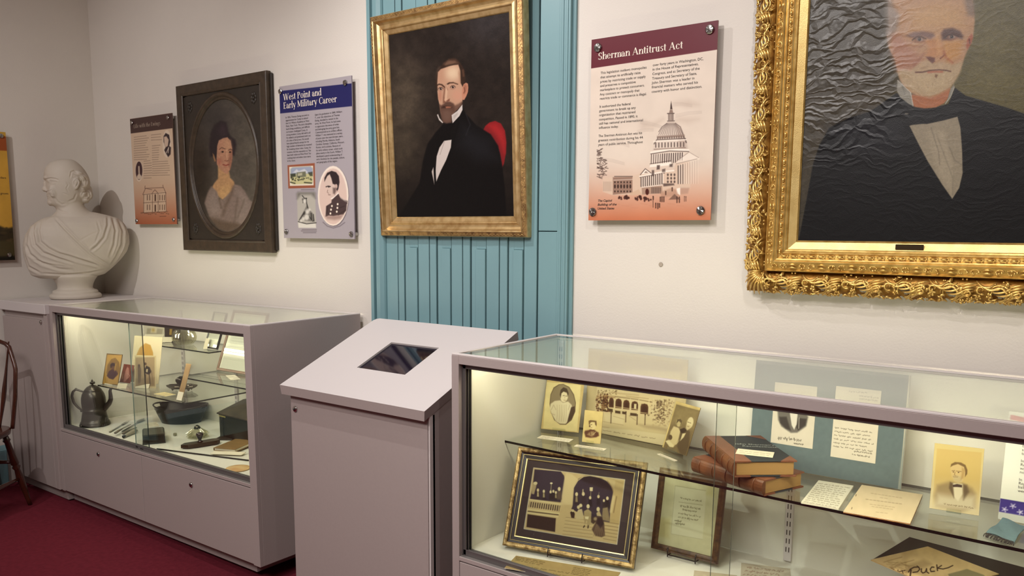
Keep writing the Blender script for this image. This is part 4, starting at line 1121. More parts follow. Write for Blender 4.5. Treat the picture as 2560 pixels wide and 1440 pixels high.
A.poly(z(233, 1130, 252, 1118, 280, 1190, 345, 1268, 330, 1280, 270, 1225), 'cfc9c1', 1)
A.dim((.9, .88, .88)); A.build('canvas', M_OIL, root)

# ================================================================ dark oval portrait of a woman
M, w, h, pp = pose((434, 213), (662, 178), (682, 631), (458, 625), ax=1, val=WALL_Y-.038, tilt=-.0, yaw=0, wt=1500, wy=6000)
root = thing('framed_portrait', 'dark wooden frame with an oval portrait of a pale woman in white', 'framed portrait', M)
M_DW = mat('dark_carved_wood', '47392b', .42, noise=.45, nscale=30, bump=.4, bscale=70)
M_DW2 = mat('dark_carved_wood_deep', '2e261e', .5, noise=.3, nscale=30, bump=.3, bscale=90)
b = MB(); b.box((-w/2+.014, .022, .012), (w/2+.012, .036, h-.010), bev=.002); b.build('backing', M_DW2, root)
o_ = .058
prof = [(0, .0085), (.0, .003), (.004, .0), (.010, .0015), (.016, .0), (o_-.006, .0), (o_-.001, .002), (o_, .006), (o_, .030)]
b = MB(); frame_profile(b, prof, -w/2+o_, w/2-o_, o_, h-o_)
b.add([(-w/2, .030, 0), (w/2, .030, 0), (w/2, .030, h), (-w/2, .030, h)], [(0, 3, 2, 1)])
b.build('outer_moulding', M_DW, root)
c = [lpt(M, p, .008) for p in ((478, 400), (641, 402), (558, 242), (572, 585))]
ox, oz = (c[0][0]+c[1][0])/2, (c[2][1]+c[3][1])/2; rx, rz = (c[1][0]-c[0][0])/2, (c[2][1]-c[3][1])/2
b = MB(); n = 96; X0, X1, Z0, Z1 = -w/2+o_, w/2-o_, o_, h-o_
v = []
for i in range(n):
    a = 2*math.pi*i/n; ca, sa = math.cos(a), math.sin(a)
    v.append((ox+rx*1.08*ca, .009, oz+rz*1.08*sa))
    tx = ((X1-ox) if ca > 0 else (X0-ox))/ca if abs(ca) > 1e-6 else 1e9; tz = ((Z1-oz) if sa > 0 else (Z0-oz))/sa if abs(sa) > 1e-6 else 1e9
    t = min(tx, tz); v.append((ox+t*ca, .009, oz+t*sa))
b.add(v, [(2*i, 2*i+1, 2*((i+1) % n)+1, 2*((i+1) % n)) for i in range(n)])
for (kx, kz_) in ((X0, Z0), (X1, Z0), (X0, Z1), (X1, Z1)):
    b.add([(kx, .0091, kz_)]*3, [])
rng = random.Random(6)
for (sx_, sz_) in ((-1, -1), (1, -1), (-1, 1), (1, 1)):
    cx_ = (X1 if sx_ > 0 else X0)-sx_*.055; cz_ = (Z1 if sz_ > 0 else Z0)-sz_*.06
    for k in range(7):
        a = k*.9+.3; b.ball((cx_+.017*math.cos(a), .009, cz_+.02*math.sin(a)), (.009, .004, .012), 8)
    b.ball((cx_, .008, cz_), (.009, .006, .009), 8)
b.build('spandrel', M_DW2, root)
b = MB(); prof = [(1.08, .009), (1.07, .003), (1.045, .001), (1.02, .004), (1.012, .010), (1.005, .013), (.99, .011), (.975, .014), (.975, .022)]
v = []
for (s_, y) in prof:
    for i in range(n): a = 2*math.pi*i/n; v.append((ox+rx*s_*math.cos(a), y, oz+rz*s_*math.sin(a)))
b.add(v, [(k*n+i, k*n+(i+1) % n, (k+1)*n+(i+1) % n, (k+1)*n+i) for k in range(len(prof)-1) for i in range(n)], 0, True)
b.build('oval_moulding', M_DW, root)
A = Art(M, ox-rx*.985, ox+rx*.985, oz-rz*.985, oz+rz*.985, 260, 380, .018, '4a443b', oval=True)
z = Zm(500, 260, 4.2375)
A.grad((490, 420), (640, 420), '5f594b', 0, .8); A.glow(500, 430, 26, 110, '2b2219', .9); A.glow(545, 300, 45, 50, '37322f', .7); A.grain(.16, .06, 4)
A.poly(z(105, 560, 95, 440, 115, 300, 150, 220, 220, 175, 280, 195, 300, 300, 330, 345, 375, 380, 385, 430, 365, 545, 335, 545, 300, 420, 260, 380, 200, 400, 190, 560, 165, 610, 135, 560), '2a2022', 4)
A.poly(z(190, 300, 230, 220, 270, 240, 290, 320, 240, 350), '3c2c33', 8, .7)
A.poly(z(190, 640, 245, 700, 310, 720, 320, 780, 360, 822, 375, 890, 330, 960, 240, 1010, 170, 960, 128, 880, 150, 840, 190, 790), 'bd9566', 2.5)
A.poly(z(230, 870, 310, 850, 340, 930, 240, 1020, 180, 960), 'c9a36c', 8, .8)
A.poly(z(183, 440, 200, 385, 245, 362, 290, 352, 325, 390, 340, 470, 343, 560, 332, 640, 316, 700, 288, 742, 262, 732, 215, 690, 180, 640, 175, 570), 'b98a6b', 1.8)
A.poly(z(250, 380, 320, 385, 335, 470, 300, 540, 260, 470), 'c89d76', 8, .7); A.ell(500+205/4.2375, 260+610/4.2375, 6, 7, 'b06a55', 6, .7); A.poly(z(315, 480, 343, 500, 340, 600, 318, 690, 300, 640), '8e5d48', 4, .7)
A.line(z(205, 480, 230, 462, 265, 475), 1.4, '4a2f24', 1.2, .9); A.line(z(300, 490, 325, 478, 340, 486), 1.3, '4a2f24', 1.2, .9)
A.ell(500+238/4.2375, 260+507/4.2375, 4.2, 2.2, '8a6450', 1.2); A.ell(500+240/4.2375, 260+507/4.2375, 2.2, 1.8, '21140f', .9); A.ell(500+318/4.2375, 260+510/4.2375, 2.8, 1.8, '2a1812', 1, .9)
A.line(z(285, 490, 283, 560, 290, 590), 2.0, 'd7ad88', 1.4, .8); A.line(z(262, 598, 285, 606, 300, 596), 1.6, '7a4536', 1.2, .8); A.line(z(245, 642, 275, 652, 302, 640), 2.6, '8c3f33', 1.3); A.line(z(255, 668, 290, 672), 1.4, '9c6a50', 1.5, .6)
A.poly(z(133, 520, 150, 540, 170, 605, 155, 612, 140, 570), 'a07850', 1.4, .9)
A.poly(z(120, 870, 180, 930, 205, 1010, 245, 1010, 330, 925, 365, 850, 430, 868, 480, 930, 520, 1010, 552, 1040, 545, 1090, 520, 1190, 440, 1290, 300, 1352, 200, 1315, 100, 1200, 48, 1050, 80, 940), '87776a', 3)
A.poly(z(140, 920, 210, 1040, 230, 1160, 120, 1180, 70, 1060), '978a7c', 10, .7); A.poly(z(380, 900, 490, 980, 540, 1060, 500, 1200, 420, 1280, 380, 1180, 440, 1050), '938678', 10, .8)
A.line(z(350, 880, 330, 960, 280, 1060, 240, 1180), 6, '655444', 4, .7); A.line(z(205, 1010, 225, 1100), 3, '5f5040', 3, .7); A.line(z(400, 1000, 380, 1120, 370, 1240), 3, '5f5244', 3, .6); A.line(z(470, 1010, 440, 1100, 400, 1200), 2.4, '5f5244', 3, .6)
A.poly(z(100, 1200, 240, 1240, 390, 1260, 440, 1290, 300, 1360, 190, 1320), '5c4c3a', 7, .8); A.grain(.10, .25, 14); A.dim((.92, .90, .92))
A.build('oval_canvas', paint_mat('oil_paint_matt', rough=.55, spec=.35, bump=.2, bscale=300), root)

# ================================================================ large portrait in the carved gilt frame
yF = WALL_Y-.075
X0r, _z = hit(1996, 601, 1, yF+.02)[[0, 2]]; Zr = _z
w_, h_ = .610, .765
M = TR(X0r+w_/2, WALL_Y-.004, Zr)
root = thing('framed_portrait', 'large portrait of a white-bearded man in an ornate carved gold frame', 'framed portrait', M)
FR = -.055                                   # local y of the rabbet
prof = [(0, FR), (.004, FR-.004), (.0045, FR-.002), (.026, FR-.010), (.028, FR-.016), (.032, FR-.018), (.035, FR-.0165), (.039, FR-.019), (.042, FR-.016), (.053, FR-.014), (.055, FR-.019), (.059, FR-.021), (.062, FR-.019), (.066, FR-.022), (.069, FR-.020), (.088, FR-.008), (.091, FR-.012), (.094, FR-.010), (.096, FR+.010), (.096, -.002)]
mats_ = [0]*3+[1]+[0]*(len(prof)-5)
mats_ = [1 if 2 <= i <= 2 else 0 for i in range(len(prof)-1)]
b = MB(); frame_profile(b, prof, -w_/2, w_/2, 0, h_, mats_); b.build('moulding', [M_GOLD3, M_GOLDF], root)
# bead-and-reel row, floral row
b = MB()
def along(d, y, step, fn):
    x0_, x1_, z0_, z1_ = -w_/2-d, w_/2+d, -d, h_+d
    for (a, c, t) in (((x0_, z0_), (x1_, z0_), (1, 0)), ((x1_, z0_), (x1_, z1_), (0, 1)), ((x1_, z1_), (x0_, z1_), (-1, 0)), ((x0_, z1_), (x0_, z0_), (0, -1))):
        L_ = math.hypot(c[0]-a[0], c[1]-a[1]); n_ = int(L_/step)
        for i in range(n_): s_ = (i+.5)/n_; fn(a[0]+(c[0]-a[0])*s_, a[1]+(c[1]-a[1])*s_, t, i)
def egg(x, z_, t, i):
    nx, nz = -t[1], t[0]
    b.tube([(x-t[0]*.0085, FR-.0155, z_-t[1]*.0085), (x-t[0]*.004, FR-.0185, z_-t[1]*.004), (x+t[0]*.004, FR-.0185, z_+t[1]*.004), (x+t[0]*.0085, FR-.0155, z_+t[1]*.0085)], [.0008, .0036, .0036, .0008], 6)
    for s_ in (-1, 1):
        b.tube([(x+t[0]*.010+nx*s_*.004, FR-.0155, z_+t[1]*.010+nz*s_*.004), (x+t[0]*.0125, FR-.018, z_+t[1]*.0125)], [.0016, .0012], 5)
along(.0475, 0, .0265, egg)
b.build('bead_row', M_GOLD3, root)
b = MB(); rng = random.Random(21)
def flor(x, z_, t, i):
    nx, nz = -t[1], t[0]; y = FR-.0165
    if i % 3 == 2:
        for s_ in (-.5, .5):
            b.tube([(x-t[0]*.014+nx*s_*.009, y, z_-t[1]*.014+nz*s_*.009), (x+nx*(s_*.009+.002), y-.003, z_+nz*(s_*.009+.002)), (x+t[0]*.014+nx*(s_*.009-.002), y, z_+t[1]*.014+nz*(s_*.009-.002))], [.001, .0034, .001], 6)
    else:
        for k in range(6):
            a = k*1.05+rng.random(); r_ = rng.uniform(.003, .008); b.ball((x+t[0]*r_*1.5*math.cos(a)+nx*r_*math.sin(a), y-rng.uniform(0, .002), z_+t[1]*r_*1.5*math.cos(a)+nz*r_*math.sin(a)), rng.uniform(.002, .0038), 6)
        b.tube([(x+t[0]*(.010*math.cos(a_))+nx*.007*math.sin(a_), y-.001, z_+t[1]*(.010*math.cos(a_))+nz*.007*math.sin(a_)) for a_ in np.linspace(0, 4.5, 9)], [.0012]*9, 5)
along(.0785, 0, .0275, flor)
b.build('floral_band', M_GOLD3, root)
# pierced acanthus border
IN, OUT = .096, .166
def yv(v): return FR+.010-.030*math.sin(math.pi*min(1, v*1.05))**.8*(.55+.45*(1-v)) + .008*v
def border(bb, bk, P, L_, flip=False, holes=True):
    """P(u, v) -> (x, z); u along in metres, v 0..1 outwards"""
    n_ = max(1, round(L_/.108)); p = L_/n_
    W = OUT-IN
    def pt(u, v, up=0.0):
        x, z_ = P(u, v); return (x, yv(max(0, min(1, v)))-up, z_)
    for k in range(n_):
        u0 = k*p; big = k % 2 == 0; rr = random.Random(k % 4)
        hc = (u0+p*.50, .60); hr = (.0135, .24) if big else (.0165, .19)
        nu, nv = 26, 16
        g = {}
        for i in range(nu+1):
            for j in range(nv+1):
                uu = u0+p*i/nu; ed = .93+.07*math.sin(uu/p*2*math.pi*2)+.03*math.sin(uu/p*2*math.pi*7)
                g[i, j] = len(bk.v); bk.v.append(pt(uu, j/nv*ed, -.010))
        for i in range(nu):
            for j in range(nv):
                cu_, cv = u0+p*(i+.5)/nu, (j+.5)/nv
                if ((cu_-hc[0])/hr[0])**2+((cv-hc[1])/hr[1])**2 < 1.0: continue
                bk.f.append((g[i, j], g[i, j+1], g[i+1, j+1], g[i+1, j])); bk.m.append(0); bk.sm.append(True)
        def sc(c, r, a0, a1, w0, w1, up=.004, turns=0.0, n=16):
            pts = []; R_ = []
            for q_ in range(n+1):
                t = q_/n; a = math.radians(a0+(a1-a0)*t); r_ = r*(1-turns*t)
                pts.append(pt(c[0]+r_*math.cos(a), c[1]+r_/W*math.sin(a), up+.003*math.sin(t*math.pi))); R_.append(w0+(w1-w0)*t)
            bb.tube(pts, R_, 6, flat=.8)
        # scroll that hugs the opening, ending in a curl
        sc(hc, .0185, -215, 95, .0018, .0050, .004); sc(hc, .0250, -185, 40, .0014, .0042, .001)
        sc((u0+p*.14, .42), .013, 60, 420, .0044, .0018, .006, .75)
        sc((u0+p*.86, .55), .013, 200, -160, .0044, .0016, .006, .8)
        # sweeping acanthus blades
        for q_ in range(5):
            a = q_/4
            pts = [pt(u0+p*(.02+.07*q_)+p*.42*t+.004*q_, .10+.13*q_+.34*math.sin(t*2.2)*(1-.6*a)*(1 if q_ < 2 else .5)-.26*t*t, .002+.004*math.sin(t*math.pi)) for t in np.linspace(0, 1, 10)]
            bb.tube(pts, [.0012+.0042*math.sin(math.pi*t)**.8 for t in np.linspace(0.03, .97, 10)], 6, flat=.7)
        for q_ in range(5):
            pts = [pt(u0+p*(.60+.02*q_)+p*.36*t, .92-.15*q_-.30*math.sin(t*1.7)*(1-q_*.15), .001+.004*math.sin(t*math.pi)) for t in np.linspace(0, 1, 9)]
            bb.tube(pts, [.0011+.0042*math.sin(math.pi*t)**.8 for t in np.linspace(.03, .97, 9)], 6, flat=.7)
        # outer rim blade, leaves, blossoms
        for q_ in range(4):
            c0 = u0+p*(.08+q_*.25); s_ = 1 if q_ % 2 else -1
            pts = [pt(c0+s_*.018*(t-.5), .98-.16*math.sin(t*math.pi)*(.6), .001) for t in np.linspace(0, 1, 7)]
            bb.tube(pts, [.0010+.0044*math.sin(math.pi*t) for t in np.linspace(.05, .95, 7)], 6, flat=.7)
        for q_ in range(3):
            cu_, cv = u0+p*rr.choice((.08, .30, .74, .90)), rr.uniform(.25, .95)
            for m_ in range(5):
                a = m_*1.257+rr.random(); bb.ball(pt(cu_+.0052*math.cos(a), cv+.0052/W*math.sin(a), .007), (.0040, .0028, .0040), 6)
            bb.ball(pt(cu_, cv, .010), .0020, 6)
        for q_ in range(16):
            cu_, cv, a = u0+p*rr.random(), rr.uniform(.04, .96), rr.uniform(0, 6.28)
            if ((cu_-hc[0])/(hr[0]*1.25))**2+((cv-hc[1])/(hr[1]*1.25))**2 < 1: continue
            L2 = rr.uniform(.006, .011)
            bb.tube([pt(cu_+L2*s_*math.cos(a+.5*s_), min(1, max(0, cv+L2*s_*math.sin(a+.5*s_)/W)), .003+.004*(1-abs(s_))) for s_ in (-1, -.4, .2, .7, 1)], [.0008, .0040, .0048, .0028, .0006], 6, flat=.6)
        for q_ in range(10):
            bb.ball(pt(u0+p*rr.random(), rr.choice((.05, .12, .2, .85, .95)), .004), rr.uniform(.0020, .0036), 6)
bb, bk = MB(), MB()
xa, xb, za, zb = -w_/2-IN, w_/2+IN, -IN, h_+IN; Wd = OUT-IN
border(bb, bk, lambda u, v: (xa+u, za-v*Wd), xb-xa)
border(bb, bk, lambda u, v: (xb+v*Wd, za+u), zb-za)
border(bb, bk, lambda u, v: (xb-u, zb+v*Wd), xb-xa)
border(bb, bk, lambda u, v: (xa-v*Wd, zb-u), zb-za)
for (kx, kz_, sx_, sz_) in ((xa, za, -1, -1), (xb, za, 1, -1), (xa, zb, -1, 1), (xb, zb, 1, 1)):
    rr = random.Random(9)
    for q_ in range(9):
        a = q_/8*math.pi/2; R_ = Wd*(.85+.35*math.sin(2*a))
        pts = [(kx+sx_*R_*t*math.cos(a+.25*t-.12), yv(t*.95)-.004*math.sin(t*math.pi), kz_+sz_*R_*t*math.sin(a+.25*t-.12)) for t in np.linspace(.1, 1, 8)]
        bb.tube(pts, [.0012+.0042*math.sin(math.pi*t) for t in np.linspace(.05, .95, 8)], 6, flat=.7)
    for q_ in range(16):
        a = rr.random()*math.pi/2; r_ = rr.uniform(.1, 1.05)*Wd; bb.ball((kx+sx_*r_*math.cos(a), yv(min(1, r_/Wd))-.006, kz_+sz_*r_*math.sin(a)), rr.uniform(.002, .0045), 6)
    n_ = 8; g0 = len(bk.v)
    for i in range(n_+1):
        for j in range(n_+1):
            bk.v.append((kx+sx_*Wd*.93*i/n_, yv(max(i, j)/n_)+.010, kz_+sz_*Wd*.93*j/n_))
    for i in range(n_):
        for j in range(n_):
            f_ = (g0+i*(n_+1)+j, g0+(i+1)*(n_+1)+j, g0+(i+1)*(n_+1)+j+1, g0+i*(n_+1)+j+1)
            bk.f.append(f_ if sx_*sz_ > 0 else f_[::-1]); bk.m.append(0); bk.sm.append(True)
bb.v = [(x, min(y, -.006), z_) for x, y, z_ in bb.v]
bk.v = [(x, min(y, -.004), z_) for x, y, z_ in bk.v]
off = len(bb.v); bb.v += bk.v; bb.f += [tuple(i+off for i in f) for f in bk.f]; bb.m += [1]*len(bk.f); bb.sm += bk.sm
bb.build('carved_border', [M_GOLD3, gold('gilt_ground', 'b98d44', '96682e', .45, 60, .25, 150)], root)
b = MB(); xn, zn = lpt(M, (2274, 618), FR-.008); b.box((xn-.036, FR-.012, zn-.0075), (xn+.036, FR-.009, zn+.0075), bev=.001)
npl = b.build('nameplate', mat('nameplate_dark', '3a2c18', .35, metal=.5), root)
b = MB(); b.box((-w_/2-.095, FR+.008, -.095), (w_/2+.095, -.001, h_+.095)); b.build('backing', M_DW2, root)
A = Art(M, -w_/2-.002, w_/2+.002, -.002, h_+.002, 520, 650, FR+.002, '423c30')
A.grad((2200, 200), (2330, 200), '5d5635', 0, 1); A.glow(2480, 180, 80, 120, '6b6440', .7); A.grain(.10, .02, 31); A.grain(.12, .2, 32)
z = Zm(2160, 0, 4.8); q = Zm(1840, 0, 1.846)
A.poly(q(285, 1130, 330, 900, 355, 760, 385, 670, 430, 590, 520, 545, 620, 515, 740, 430, 760, 440, 830, 495, 900, 500, 980, 480, 1010, 405, 1060, 442, 1150, 468, 1250, 497, 1345, 530, 1400, 620, 1480, 1130), '0a0a0d', 2)
A.poly(q(430, 600, 600, 530, 780, 560, 760, 700, 560, 720), '1a1a21', 26, .6)
A.poly(q(800, 580, 830, 568, 880, 572, 960, 555, 1022, 538, 1036, 590, 1044, 700, 1046, 800, 1030, 868, 998, 918, 950, 850, 885, 745, 845, 670), '978d77', 1.6)
A.poly(q(880, 600, 960, 600, 1000, 760, 990, 880, 930, 790), 'a89d85', 8, .7); A.line(q(900, 590, 935, 700, 940, 760), 1.6, '70685a', 2, .7); A.line(q(985, 680, 1010, 740, 1040, 760), 1.5, '6d6557', 2, .7); A.line(q(925, 620, 1000, 820, 1000, 900), 1.4, '77705f', 2, .6)
A.poly(q(750, 500, 830, 508, 900, 512, 985, 492, 1020, 500, 1035, 530, 960, 552, 870, 570, 800, 578, 760, 560), '0f0f12', 2); A.ell(1840+787/1.846, 525/1.846, 5, 1.8, '8a8678', 1.2, .8)
A.line(q(790, 590, 870, 760, 960, 900, 1000, 960, 1010, 1100), 3, '0b0b0d', 3, .8); A.line(q(1050, 560, 1062, 760, 1050, 900), 3, '0b0b0d', 3, .7)
A.poly(z(255, -700, 290, 60, 300, 380, 275, 420, 290, 560, 330, 640, 370, 720, 400, 850, 430, 960, 500, 1060, 560, 1110, 700, 1180, 900, 1130, 1040, 1040, 1110, 930, 1160, 830, 1210, 680, 1260, 560, 1310, 440, 1330, 250, 1310, 60, 1290, -160, 1180, -330, 1000, -400, 800, -440, 560, -420, 380, -330, 280, -200), 'b08a66', 3)
A.poly(z(300, 380, 440, 420, 560, 560, 700, 700, 640, 800, 500, 860, 400, 850, 330, 640), 'a5755f', 14, .8)
A.poly(z(560, 120, 900, 40, 1180, 100, 1200, 320, 900, 340, 600, 360), 'c29c68', 26, .7)
A.poly(z(960, 480, 1180, 500, 1140, 680, 1010, 760, 940, 620), 'bd8a4c', 10, .8)
A.poly(z(255, -330, 300, -60, 360, 80, 420, 180, 400, 360, 330, 420, 290, 560, 270, 440, 265, 200), '8b8177', 9, .8); A.poly(z(1180, -330, 1290, -160, 1330, 60, 1325, 200, 1250, 190, 1210, 40), '7a6a5c', 8, .8)
A.poly(z(580, 1130, 700, 1160, 900, 1120, 1010, 1040, 1040, 1060, 1010, 1180, 960, 1240, 860, 1290, 720, 1302, 600, 1280, 560, 1180), 'a96c48', 2.5)
A.poly(z(400, 860, 480, 830, 560, 850, 620, 800, 760, 720, 880, 770, 1000, 760, 1060, 780, 1180, 740, 1150, 880, 1100, 960, 1030, 1060, 900, 1130, 780, 1170, 660, 1130, 560, 1090, 460, 1000), 'b29c79', 6)
A.poly(z(560, 900, 800, 900, 1000, 880, 1050, 920, 980, 1040, 800, 1110, 640, 1060), 'bba681', 12, .7)
for k in range(60):
    r_ = random.Random(k+77); x_, y_ = r_.uniform(480, 1080), r_.uniform(880, 1090); A.line(z(x_, y_, x_+r_.uniform(-30, 30), y_+r_.uniform(20, 60)), .8, r_.choice(('cdbb9a', '95805e', 'c2ad8a')), .9, .5)
A.poly(z(590, 840, 660, 760, 760, 720, 800, 780, 850, 770, 900, 740, 980, 760, 1050, 820, 1060, 850, 960, 830, 830, 840, 700, 870, 620, 890), 'b49a78', 5, .9)
A.line(z(620, 868, 700, 866, 800, 845, 900, 838, 990, 845, 1040, 858), (2.6, 2.2), '4a261d', 1.8); A.line(z(770, 868, 850, 860, 940, 862), 3.6, 'a9593f', 2.2, .9); A.line(z(690, 820, 760, 800), 2.5, '8a7052', 2.5, .6)
A.poly(z(855, 890, 885, 900, 870, 935, 850, 920), '6d4c36', 2.5, .8)
A.poly(z(740, 480, 830, 470, 900, 470, 950, 560, 975, 640, 950, 700, 860, 690, 780, 690, 735, 660, 780, 580), 'b88152', 8, .8); A.line(z(880, 430, 900, 560, 900, 640), 6, 'cd9f6c', 6, .8)
A.poly(z(740, 680, 790, 680, 850, 695, 850, 740, 820, 760, 770, 720), '5c2f24', 2.6, .9); A.line(z(915, 700, 945, 680, 965, 650), 2.4, '6d3a28', 1.8, .9); A.line(z(960, 620, 985, 690, 1060, 750), 3.4, '96512f', 3.5, .8); A.line(z(720, 640, 660, 720, 600, 790), 3, '8e5a48', 4, .6)
A.poly(z(500, 430, 590, 385, 720, 375, 830, 395, 850, 430, 800, 470, 700, 440, 590, 460), '70554f', 5, .85)
A.poly(z(925, 400, 960, 350, 1060, 335, 1150, 370, 1190, 430, 1180, 470, 1100, 440, 1040, 480, 940, 480), '4d3430', 5, .9)
for (cx_, cy_, a_) in ((665, 470, .85), (1052, 440, .95)):
    A.ell(2160+cx_/4.8, cy_/4.8, 13, 6.5, '7c5b4c', 4, a_); A.ell(2160+(cx_+4)/4.8, (cy_+3)/4.8, 8, 3.6, 'a0958a', 1.8, .7); A.ell(2160+cx_/4.8, cy_/4.8, 4.2, 4.2, '2c201e', 1.4); A.ell(2160+(cx_-6)/4.8, (cy_-4)/4.8, 1, 1, 'c8c0b8', .8, .8)
    A.line(z(cx_-85, cy_+12, cx_-40, cy_-25, cx_+20, cy_-30, cx_+80, cy_-2), 1.8, '2f1f1c', 1.6, .9); A.line(z(cx_-60, cy_+32, cx_, cy_+42, cx_+70, cy_+20), 2, '86543f', 2.4, .6)
A.line(z(560, 520, 600, 490, 620, 500), 1.5, '84594c', 2, .5); A.line(z(600, 560, 680, 560, 730, 520), 2.2, '8c5d50', 3.5, .5)
A.poly(z(1240, 470, 1290, 400, 1310, 440, 1290, 520, 1240, 600, 1225, 560), 'a0583f', 2.4, .85); A.line(z(1262, 470, 1270, 520), 2.4, '4a1f1a', 1.6, .9)
A.poly(z(400, 960, 430, 990, 560, 1112, 592, 1275, 540, 1250, 430, 1165, 395, 1090), '8f8c7e', 1.6); A.line(z(405, 965, 560, 1110, 590, 1272), 1.3, 'd8d4c8', .9); A.line(z(460, 1030, 490, 1130), 1.6, '65645c', 2.5, .7)
A.poly(z(1080, 1010, 1085, 1060, 1040, 1160, 990, 1240, 975, 1245, 1010, 1170, 1040, 1070), '8b897c', 1.6); A.line(z(1085, 1040, 1040, 1160, 975, 1245), 1.2, 'c4c0b2', .9, .9)
A.grain(.07, .25, 33); A.dim((.88, .87, .88))
A.build('canvas', M_OIL_C, root)
# ================================================================ marble bust on the cabinet
B0 = xf(T1, hit(190, 746, 2, H1, T1))
va = math.atan2(B0[1], B0[0])                     # heading of the sight line
RX = np.array([math.sin(va), -math.cos(va), 0]); AY = np.array([math.cos(va), math.sin(va), 0])
MBU = frame(B0, RX, AY, (0, 0, 1))
kx_ = proj(B0+RX*.1)[0]-proj(B0)[0]; kx_ *= 10
kz_ = -(proj(B0+np.array([0, 0, .1]))[1]-proj(B0)[1])*10
ZB = proj(B0)[1]
def bl(x, y):
    h_ = hit(x, y, 1, 0, MBU); return h_[0], h_[2]
def rows_mesh(b, rows, n=40, pw=2.0):
    v = []
    for r in rows:
        y, xl, xr, dep = r[:4]; yc = r[4] if len(r) > 4 else 0.0
        x0, z = bl(xl, y); x1, _ = bl(xr, y); cx_, a = (x0+x1)/2, (x1-x0)/2; bb_ = dep/kx_
        for i in range(n):
            t = 2*math.pi*i/n; c, s_ = math.cos(t), math.sin(t)
            e = 2/pw
            v.append((cx_+a*math.copysign(abs(c)**e, c), yc/kx_+bb_*math.copysign(abs(s_)**e, s_), z))
    f = [(k*n+i, (k+1)*n+i, (k+1)*n+(i+1) % n, k*n+(i+1) % n) for k in range(len(rows)-1) for i in range(n)]
    f.append(tuple(range(n))); f.append(tuple(reversed(range((len(rows)-1)*n, len(rows)*n))))
    b.add(v, f)
def interp(rows, n):
    R_ = np.array([tuple(r)+(0,)*(5-len(r)) for r in rows], float); y = np.linspace(R_[0, 0], R_[-1, 0], n)
    return [tuple([yy]+[float(np.interp(yy, R_[:, 0], R_[:, k])) for k in (1, 2, 3, 4)]) for yy in y]
b = MB()
head = [(398.5, 152, 177, 8), (400, 144, 184, 17), (403, 135, 190, 24), (408, 125, 197, 31), (415, 117, 205, 37), (425, 111, 213, 42), (435, 109, 219, 44), (443, 110, 223, 45), (455, 114, 226, 45), (465, 114, 225, 44), (475, 115, 221, 42), (485, 117, 217, 40), (495, 119, 214, 37), (505, 121, 211, 33), (512, 126, 210, 31), (519, 138, 209, 30), (530, 143, 210, 30)]
rows_mesh(b, interp(head, 44), 48)
neck = [(490, 140, 206, 29), (505, 142, 207, 30), (520, 143, 214, 32), (530, 140, 226, 35), (540, 130, 250, 40), (552, 112, 275, 44)]
rows_mesh(b, interp(neck, 16), 40)
torso = [(531, 160, 235, 22), (538, 140, 268, 34), (546, 110, 296, 44), (556, 90, 308, 52), (568, 75, 316, 57), (590, 62, 323, 62), (612, 57, 324, 63), (632, 57, 318, 62), (650, 61, 305, 59), (665, 66, 291, 55), (678, 72, 277, 50), (690, 78, 262, 44), (697, 100, 232, 36)]
rows_mesh(b, interp(torso, 46), 56, 2.3)
PL = (1/kx_, 1/kz_)
def bb3(x, y, d, rx, rz, ry): X_, Z_ = bl(x, y); b.ball((X_, d/kx_, Z_), (rx/kx_, ry/kx_, rz/kz_), 14)
for a in ((116, 446, 0, 8, 6, 22), (114, 462, 0, 6, 12, 6), (112, 474, 0, 7, 6.5, 8), (117, 477, -7, 5, 4.5, 5), (117, 477, 7, 5, 4.5, 5), (123, 489, 0, 7, 5, 15), (124, 497, 0, 6, 4, 13), (128, 507, 0, 10, 9, 16),
          (192, 458, -42, 8, 12, 6), (190, 468, -41, 6, 9, 5), (192, 458, 42, 8, 12, 6), (135, 480, -28, 13, 16, 9), (135, 480, 28, 13, 16, 9), (124, 455, -20, 6, 4, 8),
          (221, 488, -4, 12, 14, 18), (214, 498, -8, 11, 12, 18), (206, 484, -20, 11, 14, 12), (204, 470, -27, 10, 13, 11), (211, 460, -23, 11, 14, 13), (212, 449, -14, 10, 13, 19), (221, 480, 10, 11, 17, 18), (196, 438, -34, 11, 8, 8), (184, 443, -37, 8, 8, 6), (204, 447, -30, 11, 11, 10), (177, 462, -37, 6, 13, 6), (175, 478, -33, 7, 10, 6)):
    bb3(*a)
tmp = b.build('bust_tmp', M_WALL)
md = tmp.modifiers.new('r', 'REMESH'); md.mode = 'VOXEL'; md.voxel_size = .0034
sm = tmp.modifiers.new('s', 'SMOOTH'); sm.factor = .6; sm.iterations = 9
dg = bpy.context.evaluated_depsgraph_get(); dg.update()
me = bpy.data.meshes.new_from_object(tmp.evaluated_get(dg)); bpy.data.objects.remove(tmp)
me.name = 'bust'; me.materials.clear()
nv = len(me.vertices); co = np.zeros(nv*3, np.float32); me.vertices.foreach_get('co', co); co = co.reshape(-1, 3).astype(float)
no = np.zeros(nv*3, np.float32); me.vertices.foreach_get('normal', no); no = no.reshape(-1, 3).astype(float)
W3 = xf(MBU, co); P2 = proj(W3); front = np.clip(-no[:, 1]*1.6+.1, 0, 1)
disp = np.zeros(nv)
